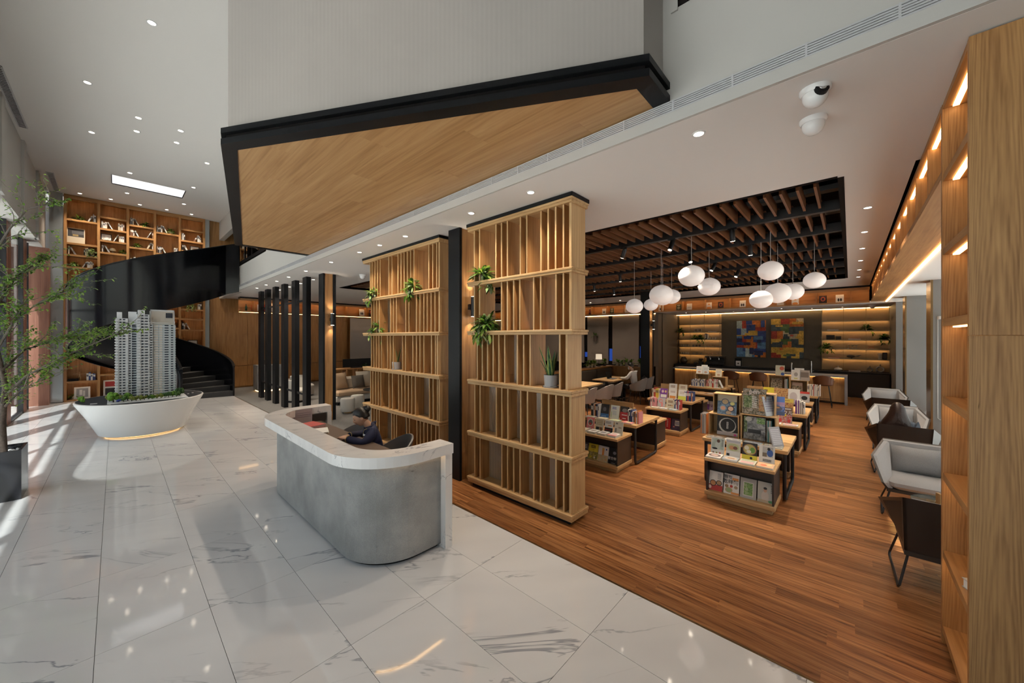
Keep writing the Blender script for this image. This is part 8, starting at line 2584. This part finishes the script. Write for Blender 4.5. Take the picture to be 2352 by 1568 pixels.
def person(label, loc, rz, skin, top_m, leg_m, hair, pose, pitch, mask=False, face=True):
    t = thing('person', label, 'person', loc, rz)
    P = pose
    dz = P.get('dz', 0.0)
    J = {'pelvis': (0, 0, 0.54 + dz), 'belly': (0.01 + dz * 0.4, 0, 0.68 + dz), 'chest': P['chest'], 'neck': P['neck'], 'head': P['head']}
    V, E_, Rr = [], [], []
    idx = {}
    def add(n, p, r, link_to=None):
        idx[n] = len(V)
        V.append(tuple(p))
        Rr.append(r)
        if link_to is not None:
            E_.append((idx[link_to], idx[n]))
    add('pelvis', J['pelvis'], (0.125, 0.10))
    add('belly', J['belly'], (0.115, 0.09), 'pelvis')
    add('chest', J['chest'], (0.13, 0.095), 'belly')
    add('neckb', P['neckb'], (0.06, 0.055), 'chest')
    add('neck', J['neck'], (0.043, 0.043), 'neckb')
    hc = Vector(P['head'])
    for s, nm in ((1, 'l'), (-1, 'r')):
        A = P['arm_' + nm]
        add('sh' + nm, A[0], 0.055, 'chest')
        add('el' + nm, A[1], 0.040, 'sh' + nm)
        add('fa' + nm, tuple((Vector(A[1]) * 0.45 + Vector(A[2]) * 0.55)), 0.034, 'el' + nm)
        add('wr' + nm, A[2], 0.024, 'fa' + nm)
        add('hip' + nm, (0.03, s * 0.09, 0.52 + dz), 0.085, 'pelvis')
        add('kn' + nm, (0.43, s * 0.10, 0.50), 0.056, 'hip' + nm)
        add('sn' + nm, (0.43, s * 0.10, 0.30), 0.048, 'kn' + nm)
        add('an' + nm, (0.41, s * 0.10, 0.09), 0.034, 'sn' + nm)
        add('to' + nm, (0.54, s * 0.11, 0.03), 0.028, 'an' + nm)
    clothed = {'pelvis', 'belly', 'chest', 'neckb', 'shl', 'ell', 'fal', 'shr', 'elr', 'far', 'hipl', 'knl', 'snl', 'hipr', 'knr', 'snr', 'anl', 'anr', 'tol', 'tor'}
    Rb = [(tuple(q * 0.6 for q in r) if isinstance(r, tuple) else r * 0.62) if n in clothed else r for n, r in zip(idx, Rr)]
    body = skin_mesh('body', V, E_, Rb, skin)
    bo_ = link('body', body, t)
    # head, ears, face and hands belong to the same body mesh
    m = MB()
    M = head_bits(m, P['head'], pitch, skin, mask=mask, eye=face)
    m.mat(skin).tube([tuple(Vector(P['neckb']).lerp(Vector(P['neck']), 0.5)), P['neck'], tuple(Vector(P['neck']).lerp(hc, 0.6))], [0.047, 0.045, 0.043], 12)
    for s, nm in ((1, 'l'), (-1, 'r')):
        A = P['arm_' + nm]
        f = (Vector(A[2]) - Vector(A[1])).normalized()
        f = (f + Vector((0.15, -s * 0.35, -0.05))).normalized()
        finger_set(m, A[2], f, (0, 0, 1), f.cross(Vector((0, 0, 1))) * (1 if s > 0 else -1), skin, 0.55)
    extra = m.mesh('extra', True)
    bm = bmesh.new()
    bm.from_mesh(body)
    nb = len(body.materials)
    for mt in extra.materials:
        if mt.name not in [q.name for q in body.materials]:
            body.materials.append(mt)
    remap = {i: [q.name for q in body.materials].index(mt.name) for i, mt in enumerate(extra.materials)}
    n0 = len(bm.faces)
    bm.from_mesh(extra)
    bm.faces.ensure_lookup_table()
    for i in range(n0, len(bm.faces)):
        bm.faces[i].material_index = remap[bm.faces[i].material_index]
        bm.faces[i].smooth = True
    bm.to_mesh(body)
    bm.free()
    bpy.data.meshes.remove(extra)
    # clothes: same skeleton, a little fuller
    def sub(names, grow, nm, mt, extra_v=()):
        v, r, e = [], [], []
        loc_i = {}
        for n_ in names:
            loc_i[n_] = len(v)
            v.append(V[idx[n_]])
            rr = Rr[idx[n_]]
            r.append(tuple(q + grow for q in rr) if isinstance(rr, tuple) else rr + grow)
        for a, b in E_:
            na = [k for k in idx if idx[k] == a][0]
            nb_ = [k for k in idx if idx[k] == b][0]
            if na in loc_i and nb_ in loc_i:
                e.append((loc_i[na], loc_i[nb_]))
        return link(nm, skin_mesh(nm, v, e, r, mt), t)
    top_names = ['pelvis', 'belly', 'chest', 'neckb', 'shl', 'ell', 'fal', 'wrl', 'shr', 'elr', 'far', 'wrr']
    sub(top_names, 0.016, 'jacket' if top_m is navy_m else 'shirt', top_m)
    sub(['pelvis', 'hipl', 'knl', 'snl', 'anl', 'hipr', 'knr', 'snr', 'anr'], 0.012, 'trousers', leg_m)
    sm_ = MB()
    for s in (1, -1):
        sm_.hull([(0.37, s * 0.105 - 0.045, 0.0), (0.60, s * 0.115 - 0.04, 0.0), (0.60, s * 0.115 + 0.04, 0.0), (0.37, s * 0.105 + 0.045, 0.0)], [(0.37, s * 0.105 - 0.04, 0.10), (0.58, s * 0.115 - 0.03, 0.035), (0.58, s * 0.115 + 0.03, 0.035), (0.37, s * 0.105 + 0.04, 0.10)])
    sm_.build('shoes', t, blackmet_m)
    hm = MB()
    hair(hm, M, hc)
    hm.build('hair', t, smooth=True)
    return t, M

# --- receptionist writing at the desk
def hair_bun(m, M, hc):
    hair_cap(m, M, hair_m, 0.46, 1.10, -0.35)
    T0 = m.T
    m.T = M
    m.ball((-0.105, 0, 0.065), 0.042, 0.044, 0.042, 16, 10)
    m.ball((-0.085, 0, 0.045), 0.04, 0.035, 0.035, 12, 8)
    m.T = T0
poseA = {'chest': (0.05, 0, 0.90), 'neckb': (0.095, 0, 1.005), 'neck': (0.125, 0, 1.05), 'head': (0.195, 0, 1.14),
         'arm_l': [(0.05, 0.165, 0.965), (0.17, 0.25, 0.86), (0.36, 0.09, 0.905)], 'arm_r': [(0.05, -0.165, 0.965), (0.15, -0.25, 0.86), (0.345, -0.07, 0.90)]}
rp, M = person('person in navy jacket with gold piping and hair bun writing at reception', (2.30, 4.50, 0), PI - 0.42, skin_m, navy_m, trouser_m, hair_bun, poseA, 0.38)
m = MB().mat(trim_gold)
m.tube([(0.155, 0.0, 0.985), (0.168, 0.01, 0.93), (0.166, 0.012, 0.84), (0.15, 0.012, 0.74)], 0.0045, 6)
m.tube([(0.158, 0.05, 0.982), (0.127, 0.077, 1.0), (0.07, 0.072, 1.012), (0.04, 0.0, 1.02), (0.07, -0.072, 1.012), (0.127, -0.077, 1.0), (0.158, -0.05, 0.982)], 0.0045, 6)
for A in (poseA['arm_l'], poseA['arm_r']):
    e, w = Vector(A[1]), Vector(A[2])
    c = e.lerp(w, 0.93)
    d = (w - e).normalized()
    u = d.orthogonal().normalized()
    v = d.cross(u)
    m.tube([c + (u * math.cos(a) + v * math.sin(a)) * 0.041 for a in [2 * PI * k / 14 for k in range(14)]], 0.0045, 5, closed=True)
m.build('gold_piping', rp)
m = MB().mat(navy_m)
m.tube([(0.155, 0.04, 0.985), (0.125, 0.065, 1.005), (0.075, 0.06, 1.02), (0.055, 0.0, 1.025), (0.075, -0.06, 1.02), (0.125, -0.065, 1.005), (0.155, -0.04, 0.985)], [0.010, 0.013, 0.015, 0.016, 0.015, 0.013, 0.010], 8)
m.build('collar', rp)
m = MB().mat(gloss_white)
m.T = Matrix.Translation((0.158, 0.085, 0.925)) @ Matrix.Rotation(0.35, 4, 'Z') @ Matrix.Rotation(-0.2, 4, 'Y')
m.box(-0.004, 0.004, -0.03, 0.03, -0.01, 0.01)
m.build('name_badge', rp)
m = MB().mat(trim_gold)
m.T = Matrix.Translation((0.160, 0.085, 0.865)) @ Matrix.Rotation(0.35, 4, 'Z') @ Matrix.Rotation(1.57, 4, 'Y')
m.lathe([(0.022, -0.003), (0.022, 0.003)], (0, 0, 0), 14)
m.mat(colm((0.12, 0.03, 0.10))).lathe([(0.016, 0.003), (0.016, 0.004)], (0, 0, 0), 12)
m.build('crest', rp)
# --- laptop user
def hair_short(m, M, hc):
    hair_cap(m, M, hair_m, 0.40, 1.12, -0.30)
poseB = {'chest': (0.04, 0, 0.90), 'neckb': (0.07, 0, 1.02), 'neck': (0.085, 0, 1.08), 'head': (0.135, 0, 1.195),
         'arm_l': [(0.04, 0.18, 0.98), (0.16, 0.25, 0.79), (0.42, 0.14, 0.785)], 'arm_r': [(0.04, -0.18, 0.98), (0.16, -0.25, 0.79), (0.42, -0.14, 0.785)]}
person('person in white shirt and face mask typing on a laptop', (11.72, 5.27, 0), PI / 2, skin2_m, shirt_m, trouser_m, hair_short, poseB, 0.30, mask=True)
# --- reader with long hair in the armchair
def hair_long(m, M, hc):
    hair_cap(m, M, brown_hair, 0.50, 1.16, -0.9)
    m.mat(brown_hair)
    vs, fs = [], []
    n, k_ = 22, 12
    for j in range(k_ + 1):
        f = j / k_
        z = hc.z + 0.06 - 0.42 * f
        rx = 0.108 + 0.05 * math.sin(PI * min(1, f * 1.15)) - 0.05 * f
        ry = 0.086 + 0.135 * (f * f * (3 - 2 * f))
        cx = hc.x - 0.025 - 0.06 * f
        for i in range(n + 1):
            a = PI * 0.42 + PI * 1.16 * i / n
            w = 1 + 0.022 * math.sin(i * 2.9 + j * 0.2)
            vs.append((cx + rx * math.cos(a) * w, hc.y + 0.05 * f * f + ry * math.sin(a) * w, z))
    nb = len(vs)
    vs += [(x * 0.9 + 0.1 * (hc.x - 0.05), y * 0.88, z) for x, y, z in vs]
    W2 = n + 1
    for j in range(k_):
        for i in range(n):
            a = j * W2 + i
            fs.append((a, a + W2, a + W2 + 1, a + 1))
            fs.append((nb + a, nb + a + 1, nb + a + W2 + 1, nb + a + W2))
    for i in range(n):
        a = k_ * W2 + i
        fs.append((a, nb + a, nb + a + 1, a + 1))
    m.add(vs, fs)
poseC = {'dz': -0.07, 'chest': (-0.09, 0, 0.74), 'neckb': (-0.10, 0, 0.845), 'neck': (-0.085, 0, 0.90), 'head': (-0.045, 0, 0.99),
         'arm_l': [(-0.09, 0.16, 0.80), (0.04, 0.20, 0.60), (0.26, 0.10, 0.62)], 'arm_r': [(-0.09, -0.16, 0.80), (0.04, -0.20, 0.60), (0.26, -0.10, 0.62)]}
person('person with very long dark hair seen from behind in an armchair', (8.50, AY + 0.07, 0), 0.0, skin2_m, denim_m, trouser_m, hair_long, poseC, 0.25)
finish_texts()
